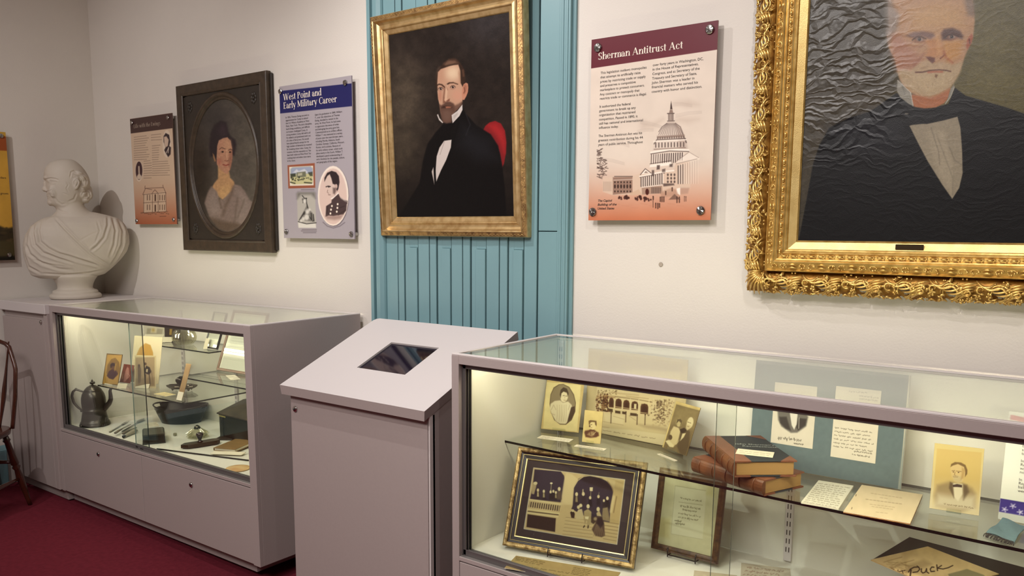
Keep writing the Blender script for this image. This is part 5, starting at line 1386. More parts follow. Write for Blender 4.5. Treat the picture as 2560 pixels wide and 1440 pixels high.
def groove(pts, s_, amp, side=.6):
    p = polyline(pts, 180); i0 = np.where((P2[:, 0] > p[:, 0].min()-5*s_) & (P2[:, 0] < p[:, 0].max()+5*s_) & (P2[:, 1] > p[:, 1].min()-5*s_) & (P2[:, 1] < p[:, 1].max()+5*s_) & (front > 0))[0]
    if not len(i0): return
    dd = np.linalg.norm(P2[i0][:, None, :]-p[None], axis=2); k = dd.argmin(1); d_ = dd[np.arange(len(i0)), k]
    f_ = -np.exp(-(d_/s_)**2)+side*np.exp(-((d_-2.0*s_)/s_)**2)
    e = np.minimum(k, 179-k)/27.0; disp[i0] += amp*f_*front[i0]*np.clip(e+.25, 0, 1)
z1 = Zm(0, 300, 2.88); z7 = Zm(60, 380, 7.2)
for p_, s_, a_ in (((400, 715, 470, 790, 560, 880, 640, 955, 720, 1010, 790, 1052), 2.6, .0055), ((290, 735, 275, 800, 290, 880, 350, 930, 430, 970, 560, 1010, 700, 1045), 3.2, .006), ((245, 745, 235, 820, 250, 900, 310, 960, 420, 1000, 520, 1030), 3, .0055),
                   ((195, 790, 185, 900, 215, 970, 300, 1035, 420, 1072, 520, 1085), 3, .005), ((172, 870, 175, 980, 205, 1060, 290, 1105), 2.6, .0045), ((420, 960, 520, 985, 640, 1030, 720, 1060), 2.2, .003), ((240, 1010, 350, 1042, 480, 1062), 2.2, .003),
                   ((775, 690, 778, 760, 750, 850, 700, 910, 650, 948), 2.8, .0055), ((810, 700, 835, 800, 822, 900, 790, 985), 2.8, .005), ((855, 720, 885, 800, 880, 900, 840, 990, 800, 1048), 2.8, .0055), ((905, 765, 925, 850, 900, 940, 850, 1015), 2.4, .004), ((700, 730, 720, 800, 690, 880), 2.2, .002),
                   ((560, 880, 650, 830, 720, 800), 2, .0012), ((330, 715, 350, 700, 400, 680), 2.2, .004), ((300, 1108, 480, 1118, 640, 1105, 760, 1080), 2.2, .003)):
    groove(z1(*p_), s_, a_)
for p_, s_, a_ in (((400, 500, 430, 492, 480, 482, 560, 492, 615, 512), 1.5, .0040), ((470, 535, 540, 548, 600, 545), .9, .0018), ((480, 600, 530, 606, 560, 590), 1.0, .0014), ((395, 735, 430, 715, 470, 712, 492, 690, 480, 650), 1.1, .0030), ((480, 690, 530, 735, 568, 800), 1.4, .0024),
                   ((395, 792, 430, 775, 480, 772, 528, 782), 1.0, .0030), ((410, 850, 470, 842, 520, 850), 1.1, .0014), ((560, 830, 600, 900, 680, 950, 740, 940), 2, .0020), ((915, 610, 900, 545, 935, 512, 972, 545, 955, 600, 930, 640), 1.2, .0045), ((870, 480, 930, 462, 1000, 500, 1015, 580, 985, 660, 930, 700), 1.2, .0030),
                   ((830, 470, 850, 370, 900, 350, 960, 380), 1.6, .0035), ((760, 545, 800, 600, 765, 660, 800, 740), 1.4, .0028), ((700, 745, 770, 770, 790, 800), 1.3, .002), ((1040, 640, 1100, 660, 1120, 720, 1060, 740, 1040, 800), 1.5, .0035), ((1120, 700, 1180, 720, 1200, 800, 1150, 860, 1080, 850), 1.5, .0035), ((1000, 400, 1080, 430, 1130, 520, 1120, 600), 1.6, .003), ((900, 420, 990, 440, 1040, 520, 1030, 620), 1.5, .003), ((940, 760, 900, 860, 800, 900), 2.2, .002), ((600, 1040, 700, 1090, 800, 1110), 2.2, .0022), ((340, 545, 375, 545, 395, 530), .9, .002)):
    groove(z7(*p_), s_, a_, .5)
co = co+no*disp[:, None]
me.vertices.foreach_set('co', co.astype(np.float32).ravel()); me.polygons.foreach_set('use_smooth', [True]*len(me.polygons)); me.update()
M_MARB = mat('white_plaster', 'c6bdb0', .6, noise=.06, nscale=14, bump=.12, bscale=90, spec=.3)
me.materials.append(M_MARB)
MBU2 = MBU @ Matrix.Translation((0, 0, .0025))
root = thing('portrait_bust', 'white marble bust of a balding man in draped robe, facing left', 'sculpture', MBU2)
o = bpy.data.objects.new('bust', me); COL.objects.link(o); o.parent = root
b = MB(); k = 1/kx_
prof = [(62, 0), (64.5, 2), (65.5, 6), (64, 10), (60, 12.5), (57, 13), (57.5, 15), (56, 19), (52, 21), (48, 22), (45, 24), (44, 28), (46, 36), (51, 45), (57, 53), (58, 58), (50, 62)]
b.lathe([(r*k, z_/kz_) for r, z_ in prof], n=64, sy=.92)
b.build('socle', M_MARB, root)

# ================================================================ windsor chair at the left edge
M_CH = mat('chair_wood', '4a2317', .22, noise=.35, nscale=8, coat=.4)
ang = math.radians(35)
CH = thing('windsor_chair', 'dark brown wooden windsor chair beside the left cabinet', 'chair', TR(-4.641, 1.605, 0, ang))
sw, sd, sz = .215, .215, .445
b = MB(); pts = []
for i in range(40):
    a = 2*math.pi*i/40; c, s_ = math.cos(a), math.sin(a)
    pts.append((sw*math.copysign(abs(c)**.62, c), sd*math.copysign(abs(s_)**.62, s_)))
n = 40; v = []; lev = [(.90, -.038), (.985, -.028), (1.0, -.012), (.985, -.002), (.95, .0), (.7, -.006), (.3, -.010)]
for s_, z_ in lev: v += [(x*s_, y*s_, sz+z_) for x, y in pts]
b.add(v, [(k*n+i, k*n+(i+1) % n, (k+1)*n+(i+1) % n, (k+1)*n+i) for k in range(len(lev)-1) for i in range(n)]+[tuple(reversed(range(n))), tuple(range((len(lev)-1)*n, len(lev)*n))], 0, True)
b.build('seat', M_CH, CH)
def turned(b, p0, p1, prof, n=14):
    p0, p1 = np.array(p0), np.array(p1); b.tube([p0+(p1-p0)*t for t, r in prof], [r for t, r in prof], n)
legp = [(0, .012), (.08, .016), (.10, .020), (.12, .014), (.30, .017), (.42, .021), (.44, .014), (.46, .022), (.50, .014), (.60, .019), (.75, .016), (.92, .012), (1, .011)]
feet = {}
for sx_ in (-1, 1):
    for sy_ in (-1, 1):
        b = MB(); t_, f_ = (sx_*.150, sy_*.150, sz-.03), (sx_*.215, sy_*.225, 0)
        turned(b, f_, t_, [(1-t, r) for t, r in reversed(legp)]); feet[sx_, sy_] = (t_, f_)
        b.build('leg', M_CH, CH)
def lp(k, t): a, c = feet[k]; return np.array(a)+(np.array(c)-np.array(a))*t
st = [(0, .007), (.2, .010), (.45, .014), (.5, .016), (.55, .014), (.8, .010), (1, .007)]
for sx_ in (-1, 1):
    b = MB(); turned(b, lp((sx_, -1), .62), lp((sx_, 1), .62), st); b.build('stretcher', M_CH, CH)
b = MB(); turned(b, (lp((-1, -1), .62)+lp((-1, 1), .62))/2, (lp((1, -1), .62)+lp((1, 1), .62))/2, st); b.build('stretcher', M_CH, CH)
b = MB(); turned(b, lp((1, 1), .40), lp((-1, 1), .40), st); b.build('stretcher', M_CH, CH)
b = MB(); turned(b, lp((1, -1), .40), lp((-1, -1), .40), st); b.build('stretcher', M_CH, CH)
# hooped back along the rear (local +y side), flat shaped spindles
b = MB(); hoop = [(-.185, .17, sz-.01), (-.20, .19, .60), (-.195, .22, .75), (-.15, .245, .87), (0, .26, .92), (.15, .245, .87), (.195, .22, .75), (.20, .19, .60), (.185, .17, sz-.01)]
b.tube(polyline(hoop, 40), [.011]*40, 10); b.build('hoop', M_CH, CH)
for i in range(5):
    x = -.12+.06*i; zt = .90-.9*x*x
    b = MB(); b.tube(polyline([(x, .165, sz-.01), (x*1.15, .19, .60), (x*1.25, .25, zt)], 12), [.006, .008, .011, .014, .016, .016, .013, .010, .008, .007, .006, .005], 8, flat=.6); b.build('spindle', M_CH, CH)
# ================================================================ exhibits in the right-hand case
def flat_label(corners, z, label, name='caption_card', cat='caption card', T=None, t=.0012, lines=2, col='efe8d2', group=None, art=None, mat_=None, nx=60):
    """a small card lying flat; corners in photo order back-left, back-right, front-right, front-left"""
    P = [xf(T, hit(*c, 2, z, T)) if T is not None else hit(*c, 2, z) for c in corners]
    X = ((P[1]-P[0])+(P[2]-P[3]))/2; w = np.linalg.norm(X); X /= w
    N = np.array(T)[:3, 2] if T is not None else np.array([0, 0, 1.0])
    X = X-N*(X @ N); X /= np.linalg.norm(X); Y = np.cross(N, X); d = abs(((P[0]-P[3])+(P[1]-P[2])) @ Y/2)
    c = sum(P)/4
    Mx = frame(c, X, Y, N); root = thing(name, label, cat, Mx, group)
    MB().box((-w/2, -d/2, 0), (w/2, d/2, t)).build('card', mat_ or M_PAPER, root)
    # printed face on top: local x-z grid turned flat
    F = frame(c+N*(t+.0002), X, -N, Y)
    A = Art(F, -w/2, w/2, -d/2, d/2, nx, max(12, int(nx*d/w)), 0, col)
    if art: art(A)
    else:
        for i in range(lines):
            q_ = A.quadmap(corners); v_ = (i+1)/(lines+1); rr = random.Random(sum(map(ord, label))+i); u = .08
            while u < .9:
                L_ = rr.uniform(.06, .16); A.line([q_(u, v_), q_(min(.92, u+L_), v_)], .7, '6a6458', .8, .55); u += L_+.04
    A.dim((.9, .89, .87)); o = A.build('print', M_PRINT_M, root)
    o.matrix_local = Matrix.Translation((0, 0, t+.0002)) @ Matrix.Rotation(math.radians(-90), 4, 'X')
    return root, Mx, w, d

def stand_card(name, label, cat, corners, z, art, T=None, t=.0022, tilt=.25, yaw=0.0, wt=30, wy=10, col='c8b582', nx=110, edge='a8925e', group=None, w_=None, h_=None, lift=0.0, shift=(0, 0, 0), dim=(.88, .87, .84)):
    M, w, h, p = pose(*corners, ax=2, val=z, T=T, tilt=tilt, yaw=yaw, wt=wt, wy=wy)
    w = w_ or w; h = min(h, h_) if h_ else h
    M = Matrix.Translation(shift) @ Matrix.Translation((0, 0, lift+t*math.sin(abs(p[1]))+.0006+(w*.007 if T is not None else 0))) @ M
    root = thing(name, label, cat, M, group)
    MB().box((-w/2, .0003, 0), (w/2, t, h), bev=.0003).build('mount', mat('mount_'+edge, edge, .7), root)
    A = Art(M, -w/2+.0004, w/2-.0004, .0004, h-.0004, nx, max(20, int(nx*h/w)), 0, col)
    art(A); A.dim(dim); A.build('print', M_PRINT_M, root)
    return root, M, w, h

def wire_stand(name, label, M, w, m, hook=.02, depth=.09, rise=.02, thick=.0016, cat='easel', spread=.5):
    """little easel under a leaning card: two feet with upturned hooks and a back leg"""
    g = thing(name, label, cat, M)
    b = MB(); s_ = w*spread/2
    Ri = np.array(M)[:3, :3].T                      # world -> local directions
    dn = Ri @ np.array([0, 0, -1.0])
    for sx_ in (-1, 1):
        x = sx_*s_; y = .004
        b.tube([(x, -.006, .010), (x, -.0065, -.001), (x, -.003, -.004), (x, y+.004, -.004), (x, y+.006, .02), (x*.4, y+.008, min(.10, w*.7))], thick, 6)
    b.tube([(-s_, -.003, -.004), (s_, -.003, -.004)], thick, 6)
    b.build('stand', m, g); return g

cv = np.array
SH = .7682
z4_ = Zm(1120, 820, 3.428); z7_ = Zm(1460, 960, 7.58); zz7 = Zm(1960, 1080, 4.0); z6_ = Zm(1700, 860, 3.79); z5_ = Zm(1120, 1080, 3.459)

def art_woman(A):
    A.C[:] = A.col('cdb87f'); A.poly(z4_(845, 462, 1140, 490, 1105, 888, 815, 858), 'e2d49c', 1.2)
    A.grain(.05, .08, 2)
    A.poly([p for p in z4_(870, 650, 878, 570, 905, 510, 950, 482, 990, 480, 1040, 505, 1080, 570, 1096, 640, 1090, 720, 1060, 790, 1010, 830, 960, 828, 910, 790, 880, 720)], '6e6048', 1)
    A.poly(z4_(876, 650, 884, 572, 910, 516, 952, 489, 990, 487, 1036, 512, 1073, 574, 1089, 640, 1083, 716, 1054, 783, 1008, 822, 962, 820, 915, 784, 887, 716), '8d8064', 1.2)
    A.poly(z4_(925, 800, 885, 730, 872, 690, 880, 650, 915, 625, 960, 620, 985, 640, 1030, 630, 1060, 660, 1062, 710, 1040, 740, 1040, 790, 1005, 822, 960, 820), 'd9cfae', 1.6)
    A.poly(z4_(1055, 680, 1085, 670, 1090, 710, 1060, 780, 1020, 815, 1030, 770), '4d3f30', 1.6)
    for x in (935, 955, 975, 995, 1012): A.line(z4_(x, 660, x+2, 740, x-4, 800), .9, 'a89b7c', 1, .7)
    for p in ((885, 700, 905, 660, 925, 700), (880, 730, 915, 745), (1045, 660, 1030, 700)): A.line(z4_(*p), 1, 'a3967a', 1, .8)
    A.ell(1120+997/3.428, 820+585/3.428, 9.5, 15, 'ddd2ae', 1.3, rot=12)
    A.poly(z4_(958, 570, 965, 530, 990, 508, 1020, 520, 1034, 560, 1028, 590, 1018, 555, 990, 545, 972, 560, 966, 600), '4f4433', 1.3)
    A.line(z4_(985, 580, 998, 578), 1.1, '4f4433', .8); A.line(z4_(1008, 582, 1020, 584), 1.1, '4f4433', .8); A.line(z4_(992, 618, 1008, 620), 1, '8a6e52', .8); A.line(z4_(1000, 585, 1002, 602), .8, 'a8997a', .8)
    scribble(A, [z4_(850, 872)[0], z4_(1100, 888)[0], z4_(1098, 900)[0], z4_(848, 884)[0]], 1, 'a08c5c', .7, 3)
R1 = stand_card('cabinet_card', 'cabinet card of a woman in a puff-sleeved white blouse, leftmost on the shelf', 'cabinet card',
    (z4_(862, 430)[0], z4_(1166, 462)[0], z4_(1125, 902)[0], z4_(796, 880)[0]), SH, art_woman, tilt=.22, nx=130, lift=.006)
def art_small(A):
    A.C[:] = A.col('dcc98c'); A.grain(.05, .1, 3)
    A.poly(z7_(5, 920, 20, 885, 80, 875, 150, 850, 200, 870, 235, 900, 275, 920, 285, 980, 230, 1010, 120, 1020, 30, 1005), '5f4030', 2.4)
    A.poly(z7_(60, 960, 120, 900, 190, 900, 200, 960, 150, 1000), 'b49b72', 3, .8); A.line(z7_(115, 880, 125, 960), 1.4, '4a2f22', 1, .8); A.line(z7_(170, 960, 220, 910), 1.5, 'd6c293', 1, .9)
    A.ell(1460+163/7.58, 960+775/7.58, 8.5, 12, 'e6d6a2', 1.3)
    A.poly(z7_(92, 760, 88, 700, 120, 685, 180, 690, 235, 700, 242, 760, 235, 800, 212, 770, 205, 725, 150, 720, 118, 735, 105, 790), '6f5a3c', 1.4)
    A.line(z7_(128, 770, 150, 768), 1.1, '4f3a28', .8); A.ell(1460+108/7.58, 960+800/7.58, 2, 2.6, '5a4330', 1, .8); A.line(z7_(130, 825, 150, 828), 1, '8a6a48', .8)
R2 = stand_card('cabinet_card', 'small sepia card of a curly-haired child in front of the mansion photograph', 'cabinet card',
    (z4_(1168, 720)[0], z4_(1332, 736)[0], z4_(1303, 1010)[0], z4_(1147, 992)[0]), SH, art_small, tilt=.2, nx=90, lift=.006)
def art_mansion(A):
    A.C[:] = A.col('cdbd92'); A.grain(.04, .05, 5)
    A.poly([(1500, 886), (1709, 911), (1668, 1074), (1487, 1032)], 'd9c9a0', 1.2)
    A.poly([(1500, 886), (1709, 911), (1706, 930), (1600, 925), (1496, 930)], 'b6a888', 5, .9)
    A.poly(z7_(265, 110, 1250, 230, 1290, 330, 1240, 600, 330, 540, 240, 520), 'ddcba0', 2)
    BR, DKB = '5a3f2c', '3c2a20'
    A.poly(z7_(240, 240, 400, 215, 590, 235, 600, 270, 250, 290), 'a48a62', 2, .8)
    for x0_, x1_, y0_, y1_, t_ in ((350, 455, 245, 440, 0), (470, 570, 255, 440, 0), (592, 718, 275, 455, 1), (740, 865, 300, 475, 1), (895, 1028, 325, 490, 1), (1068, 1220, 370, 565, 1)):
        m_ = (x0_+x1_)/2
        A.poly(z7_(x0_, y1_, x0_+4, y0_+60, x0_+20, y0_+15, m_, y0_, x1_-20, y0_+18, x1_, y0_+65, x1_-4, y1_+8), BR, 1.2)
        A.poly(z7_(x0_+25, y1_-20, x0_+30, y0_+70, m_, y0_+35, x1_-25, y0_+75, x1_-25, y1_-15), DKB, 3, .6)
        if t_: A.line(z7_(x0_-8, y1_-28, x1_+4, y1_-8), 1.4, 'd8c498', .9); A.line(z7_(x0_-8, y1_+2, x1_+4, y1_+22), 1.4, 'd8c498', .9)
    A.poly(z7_(950, 375, 995, 378, 990, 475, 945, 470), 'e2d4a8', 1)
    for x0_, y0_, x1_, y1_ in ((440, 460, 545, 535), (590, 500, 690, 565), (715, 515, 800, 580), (870, 545, 1000, 615), (310, 465, 415, 525)): A.poly(z7_(x0_, y0_, x1_, y0_+15, x1_, y1_, x0_, y1_-15), '40301f', 1.5, .9)
    rr = random.Random(12)
    for k in range(170):
        x = rr.uniform(235, 460); y = rr.uniform(190, 520); A.ell(1460+x/7.58, 960+y/7.58, rr.uniform(.8, 3), rr.uniform(.8, 2.6), rr.choice(('5c3c28', '402a1e', '7c5a3c', 'a8875c')), 1, .7)
    for k in range(330):
        x = rr.gauss(1440, 95) if k % 3 else rr.uniform(1500, 1720); y = rr.uniform(300, 800)
        if x > 1760: continue
        A.ell(1460+x/7.58, 960+y/7.58, rr.uniform(.8, 3), rr.uniform(.8, 3), rr.choice(('6c5a44', '8a765a', '55432f', 'cdb98c')) if x < 1530 else rr.choice(('dccb9e', '8a765a', 'c9b58a')), 1, .7)
    for k in range(60): A.ell(1460+rr.uniform(260, 640)/7.58, 960+rr.uniform(120, 200)/7.58, rr.uniform(.6, 2), rr.uniform(.6, 1.6), rr.choice(('8a7654', '6c5a40')), 1, .6)
    for y in (150, 165, 215): A.line(z7_(480, y, 760, y+30, 1040, y+55), .9, '9c8a66', .9, .6)
    A.line(z7_(590, 240, 1020, 295, 1290, 345), 1.6, '6e5a3e', 1, .8); A.line(z7_(800, 225, 1230, 280), 1.2, '8a7654', 1, .6)
    for x in (575, 728, 880, 1040, 1235, 1320): A.line(z7_(x, 280, x-12, 580), 1.8, 'e2d4ac', .9, .8)
    A.poly(z7_(300, 545, 500, 560, 1240, 640, 1560, 800, 1560, 930, 340, 830, 330, 620), 'd6c699', 3, .8)
    A.poly(z7_(1000, 760, 1400, 790, 1590, 850, 1560, 900, 1180, 840), 'ab9a76', 5, .7); A.poly(z7_(380, 560, 760, 600, 750, 770, 400, 720), 'e0d2aa', 3, .7)
    for x, y0_, y1_ in ((515, 560, 740), (795, 545, 720), (1010, 600, 765), (1160, 595, 770)): A.line(z7_(x, y0_, x-6, y1_), (2.6, 2.0), '5e4c38', 1, .9); A.ell(1460+x/7.58, 960+(y0_-14)/7.58, 1.6, 1.9, '4a3828', .8)
    for p in ((360, 710, 750, 780), (350, 810, 480, 830), (560, 610, 760, 670), (850, 600, 980, 690)): A.line(z7_(*p), .9, '8a7a5c', .9, .6)
    A.poly(z7_(340, 830, 900, 870, 1560, 960, 1490, 1160, 345, 935), 'e0d3aa', 2.5)
    scribble(A, [z7_(360, 855)[0], z7_(1400, 1010)[0], z7_(1390, 1075)[0], z7_(355, 905)[0]], 1, '6f6248', .8, 8, amp=.16, word=.12)
R3 = stand_card('mounted_photograph', 'wide sepia photograph of an arcaded mansion on a pale mount', 'photograph',
    ((1486, 873), (1725, 900), (1703, 1123), (1462, 1076)), SH, art_mansion, tilt=.05, wt=4000, nx=330, edge='b8a87a')
def art_couple(A):
    A.C[:] = A.col('d8c285')
    A.poly(z7_(1750, 385, 2195, 505, 1925, 1385, 1500, 1215), '77694a', 1.3)
    A.poly(z7_(1760, 400, 2180, 515, 2080, 840, 1640, 720), '8f8059', 12, .8); A.grain(.08, .1, 6)
    A.poly(z7_(1600, 1110, 1640, 900, 1700, 800, 1790, 830, 1830, 900, 1780, 1080, 1700, 1190, 1640, 1190), 'ccbd90', 2)
    A.poly(z7_(1540, 1080, 1600, 1060, 1700, 1160, 1690, 1200, 1620, 1190), 'dccfa4', 1.6); A.ell(1460+1635/7.58, 960+1010/7.58, 5, 6.5, '5a4c36', 1.5); A.line(z7_(1740, 1140, 1830, 1040), 2.5, 'd2c496', 1.2)
    A.poly(z7_(1830, 900, 1880, 840, 1940, 860, 2010, 900, 1990, 1180, 1930, 1360, 1820, 1320, 1760, 1180, 1800, 1060), '5b4e38', 3)
    A.poly(z7_(1815, 860, 1900, 830, 1950, 880, 1880, 930, 1830, 920), '3d3326', 1.6)
    A.poly(z7_(1865, 940, 1930, 930, 1890, 1010, 1820, 1080), 'd6c89e', 1.4)
    A.ell(1460+1800/7.58, 960+735/7.58, 7.5, 10, 'bcae80', 1.4, rot=12); A.poly(z7_(1750, 730, 1770, 670, 1830, 660, 1860, 700, 1850, 760, 1820, 800, 1835, 740, 1800, 700, 1760, 740, 1760, 800), '5c5038', 1.6)
    A.ell(1460+2010/7.58, 960+735/7.58, 8, 14.5, 'd6caa0', 1.5, rot=14); A.poly(z7_(1940, 770, 2000, 780, 2030, 800, 2000, 850, 1950, 880, 1930, 830), 'c4b58c', 2)
    A.line(z7_(1965, 720, 1990, 728), 1.2, '5a4c36', .9); A.line(z7_(2005, 735, 2025, 742), 1.1, '5a4c36', .9); A.line(z7_(1960, 800, 1985, 808), 1, '7a6848', .9)
R4 = stand_card('cabinet_card', 'gilt-edged card of a bearded man holding a child, tilted beside the books', 'cabinet card',
    (z7_(1740, 370)[0], z7_(2210, 490)[0], z7_(1930, 1412)[0], z7_(1480, 1240)[0]), SH, art_couple, tilt=.25, yaw=.2, wt=10, wy=4, nx=150, edge='6a5528', lift=.006)
def art_john(A):
    A.C[:] = A.col('d9c78c'); A.grad((2370, 1120), (2370, 1290), 'dbd2b6', 0, .8)
    A.poly(zz7(1530, 165, 1978, 205, 1940, 830, 1478, 765), 'd2b978', 1.5); A.grad((2380, 1190), (2370, 1270), 'ded3b4', 0, .75)
    A.poly(zz7(1530, 530, 1660, 495, 1780, 510, 1880, 560, 1920, 620, 1910, 760, 1780, 800, 1520, 740, 1500, 640), '8d7c60', 7, .7)
    A.poly(zz7(1540, 620, 1660, 640, 1800, 640, 1910, 640, 1910, 790, 1500, 740), 'd9d0b6', 12, .85)
    A.poly(zz7(1680, 510, 1790, 520, 1790, 620, 1740, 690, 1700, 650), 'e4dcc2', 3)
    A.poly(zz7(1660, 500, 1690, 510, 1700, 660, 1650, 560), '5c4f3e', 3, .8); A.poly(zz7(1790, 520, 1830, 530, 1850, 600, 1795, 680), '54483a', 5, .7)
    A.poly(zz7(1685, 530, 1730, 520, 1780, 530, 1780, 555, 1735, 550, 1690, 550), '4a3d3a', 1.3)
    A.poly(zz7(1665, 340, 1700, 318, 1770, 315, 1810, 350, 1815, 420, 1795, 460, 1785, 500, 1740, 510, 1700, 490, 1680, 450, 1668, 400), 'd9c08c', 1.8)
    A.poly(zz7(1665, 350, 1672, 320, 1710, 300, 1770, 305, 1815, 330, 1834, 380, 1832, 420, 1810, 450, 1812, 400, 1800, 350, 1740, 320, 1690, 335), '7a6440', 1.6)
    A.poly(zz7(1688, 440, 1730, 435, 1780, 450, 1780, 495, 1740, 508, 1700, 490), 'cbbb92', 2, .9)
    A.poly(zz7(1780, 350, 1812, 380, 1795, 460, 1765, 480, 1775, 420), 'b89a64', 2.5, .8); A.line(zz7(1680, 388, 1708, 386), 1.2, '6a5232', .9, .9); A.line(zz7(1724, 390, 1772, 396), 1.2, '6a5232', .9, .9); A.ell(1960+1694/4, 1080+400/4, 1.6, .9, '3a2a18', .7); A.ell(1960+1745/4, 1080+405/4, 2, 1.0, '3a2a18', .7); A.line(zz7(1710, 400, 1705, 430, 1718, 438), 1.3, '8a7048', 1); A.line(zz7(1692, 448, 1738, 450), 1.0, '8f7650', .9); A.line(zz7(1690, 440, 1715, 434, 1740, 442), 1.6, 'bfae84', 1, .9)
    scribble(A, [zz7(1600, 700)[0], zz7(1900, 745)[0], zz7(1895, 780)[0], zz7(1600, 735)[0]], 1, '6a5c44', .8, 4, amp=.25)
R5 = stand_card('cabinet_card', 'yellowed cabinet card of a bearded man with bow tie, right of the booklet', 'cabinet card',
    (zz7(1516, 143)[0], zz7(1997, 190)[0], zz7(1953, 862)[0], zz7(1450, 788)[0]), SH, art_john, tilt=.2, nx=170, lift=.006)
M_WIRE = M_ACRYL
for (R_, lab, s_) in ((R1, 'clear plastic stand under the card of the woman', .35), (R2, 'clear plastic stand under the small child card', .4), (R4, 'clear plastic stand under the tilted double portrait card', .4), (R5, 'clear plastic stand under the bow-tie portrait card', .3)):
    g = thing('display_stand', lab, 'display stand', R_[1]); w = R_[2]; b = MB()
    b.box((-w*s_/2, -.010, -.0028), (w*s_/2, .006, -.0008), bev=.0005); b.box((-w*s_/2, -.011, -.0028), (w*s_/2, -.0095, .008), bev=.0003); b.box((-w*s_/2, .0035, -.0028), (w*s_/2, .0055, .06), bev=.0005)
    b.build('plate', M_ACRYL, g)
for i, (c, lab) in enumerate((((z4_(800, 920)[0], z4_(1075, 957)[0], z4_(1038, 978)[0], z4_(766, 945)[0]), 'white caption card lying before the woman in white'),
                              ((z4_(1104, 1001)[0], z4_(1358, 1038)[0], z4_(1340, 1051)[0], z4_(1078, 1016)[0]), 'white caption card lying before the small child card'),
                              ((z4_(1812, 1077)[0], z4_(1962, 1136)[0], z4_(1944, 1144)[0], z4_(1796, 1084)[0]), 'white caption card lying before the tilted double portrait'))):
    flat_label(c, SH, lab)
# ---- two leather books
M_LEA = mat('leather_tan', '6e4224', .42, noise=.45, nscale=22, bump=.4, bscale=140, col2='40230f')
M_LEA2 = mat('leather_corner', '7a4c34', .5, noise=.3, nscale=25, bump=.3, bscale=140)
M_CLO = mat('cloth_dark_blue', '1f2c31', .7, noise=.25, nscale=60, bump=.4, bscale=600)
M_PAG = mat('page_edges', 'a07a42', .6, noise=.4, nscale=40)
def pages_mat():
    m, nt, b_ = nodes('page_block'); tc = nt.nodes.new('ShaderNodeTexCoord'); w_ = nt.nodes.new('ShaderNodeTexWave')
    w_.bands_direction = 'Z'; w_.inputs['Scale'].default_value = 320; w_.inputs['Distortion'].default_value = 1.5
    r = nt.nodes.new('ShaderNodeValToRGB'); r.color_ramp.elements[0].color = (*srgb('7a5c32'), 1); r.color_ramp.elements[1].color = (*srgb('b8935a'), 1)
    nt.links.new(tc.outputs['Object'], w_.inputs['Vector']); nt.links.new(w_.outputs['Fac'], r.inputs[0]); nt.links.new(r.outputs[0], b_.inputs['Base Color']); b_.inputs['Roughness'].default_value = .6
    return m
M_PB = pages_mat()
def book(A_, D_, B_, z0, t, label):
    """A_ back end of spine, D_ front end of spine, B_ back fore corner (x, y); spine runs A->D"""
    A_, D_, B_ = cv(A_), cv(D_), cv(B_); L_ = np.linalg.norm(D_-A_); Y = (A_-D_)/L_; X = cv([Y[1], -Y[0]]); W_ = abs((B_-A_) @ X)
    Mx = frame((*D_, z0), (*X, 0), (*Y, 0), (0, 0, 1)); r = thing('old_book', label, 'book', Mx)
    b = MB(); b.box((.010, .004, .004), (W_-.006, L_-.004, t-.004), bev=.001); b.build('page_block', M_PB, r)
    for z_ in (0, t-.0035):
        b = MB(); b.box((.012, 0, z_), (W_, L_, z_+.0035), bev=.0012); cv_ = b.build('cover', M_CLO, r)
        zt = z_+.0036 if z_ > 0 else z_-.0001; e = MB()
        zz_ = (z_-.0002, z_+.0038)
        e.prism([(.008, -.0003), (.052, -.0003), (.052, L_+.0003), (.008, L_+.0003)], zz_[0], zz_[1], ax=2)
        e.prism([(W_+.0003, -.0003), (W_+.0003, .05), (W_-.045, -.0003)][::-1], zz_[0], zz_[1], ax=2); e.prism([(W_+.0003, L_+.0003), (W_-.045, L_+.0003), (W_+.0003, L_-.05)][::-1], zz_[0], zz_[1], ax=2)
        e.build('leather_trim', M_LEA2, cv_)
    b = MB(); pr = [(.012, t)]+[(.010-.012*math.sin(a), t/2+t/2*math.cos(a)) for a in np.linspace(0.05, math.pi-.05, 9)]+[(.012, 0)]
    b.prism(pr[::-1], 0, L_, ax=1, smooth=False)
    for k in range(5):
        y = L_*(.12+.19*k); b.tube([(.010-.0135*math.sin(a), y, t/2+(t/2-.0018)*math.cos(a)) for a in np.linspace(0.15, math.pi-.15, 9)], .0020, 6)
    b.build('spine', M_LEA, r); return r, Mx, W_, L_
bk2 = book((-.994, 2.290), (-.745, 2.190), (-.92, 2.44), .7686, .0448, 'lower of the two stacked leather-backed old books on the glass shelf')
A0, D0, B0_ = (-.999, 2.378), (-.822, 2.166), (-.852, 2.481)
bk1 = book(A0, D0, B0_, .8145, .0452, 'upper leather-backed book with dark blue cover and white title card')
b = MB(); Fm = bk1[1].inverted()
P0 = Fm @ Vector(hit(*z6_(525, 960)[0], 2, .8604)); P1 = Fm @ Vector(hit(*z6_(900, 975)[0], 2, .8604)); dxy = Vector((P1.x-P0.x, P1.y-P0.y)); an = math.atan2(dxy.y, dxy.x)
tmpb = MB()
put_text(tmpb, "John Sherman's", 0, .012, .017, dxy.length, 0, shear=.1); put_text(tmpb, "Recollections.", .018, -.010, .017, dxy.length*.9, 0, shear=.1)
for (x, y, z_) in tmpb.v:
    u, v_ = x, z_; b.v.append((P0.x+u*math.cos(an)-v_*math.sin(an), P0.y+u*math.sin(an)+v_*math.cos(an), .0462))
b.f = tmpb.f; b.m = tmpb.m; b.sm = tmpb.sm
b.build('title_lettering', mat('ink_silver', 'b9c0b8', .5), bk1[0])
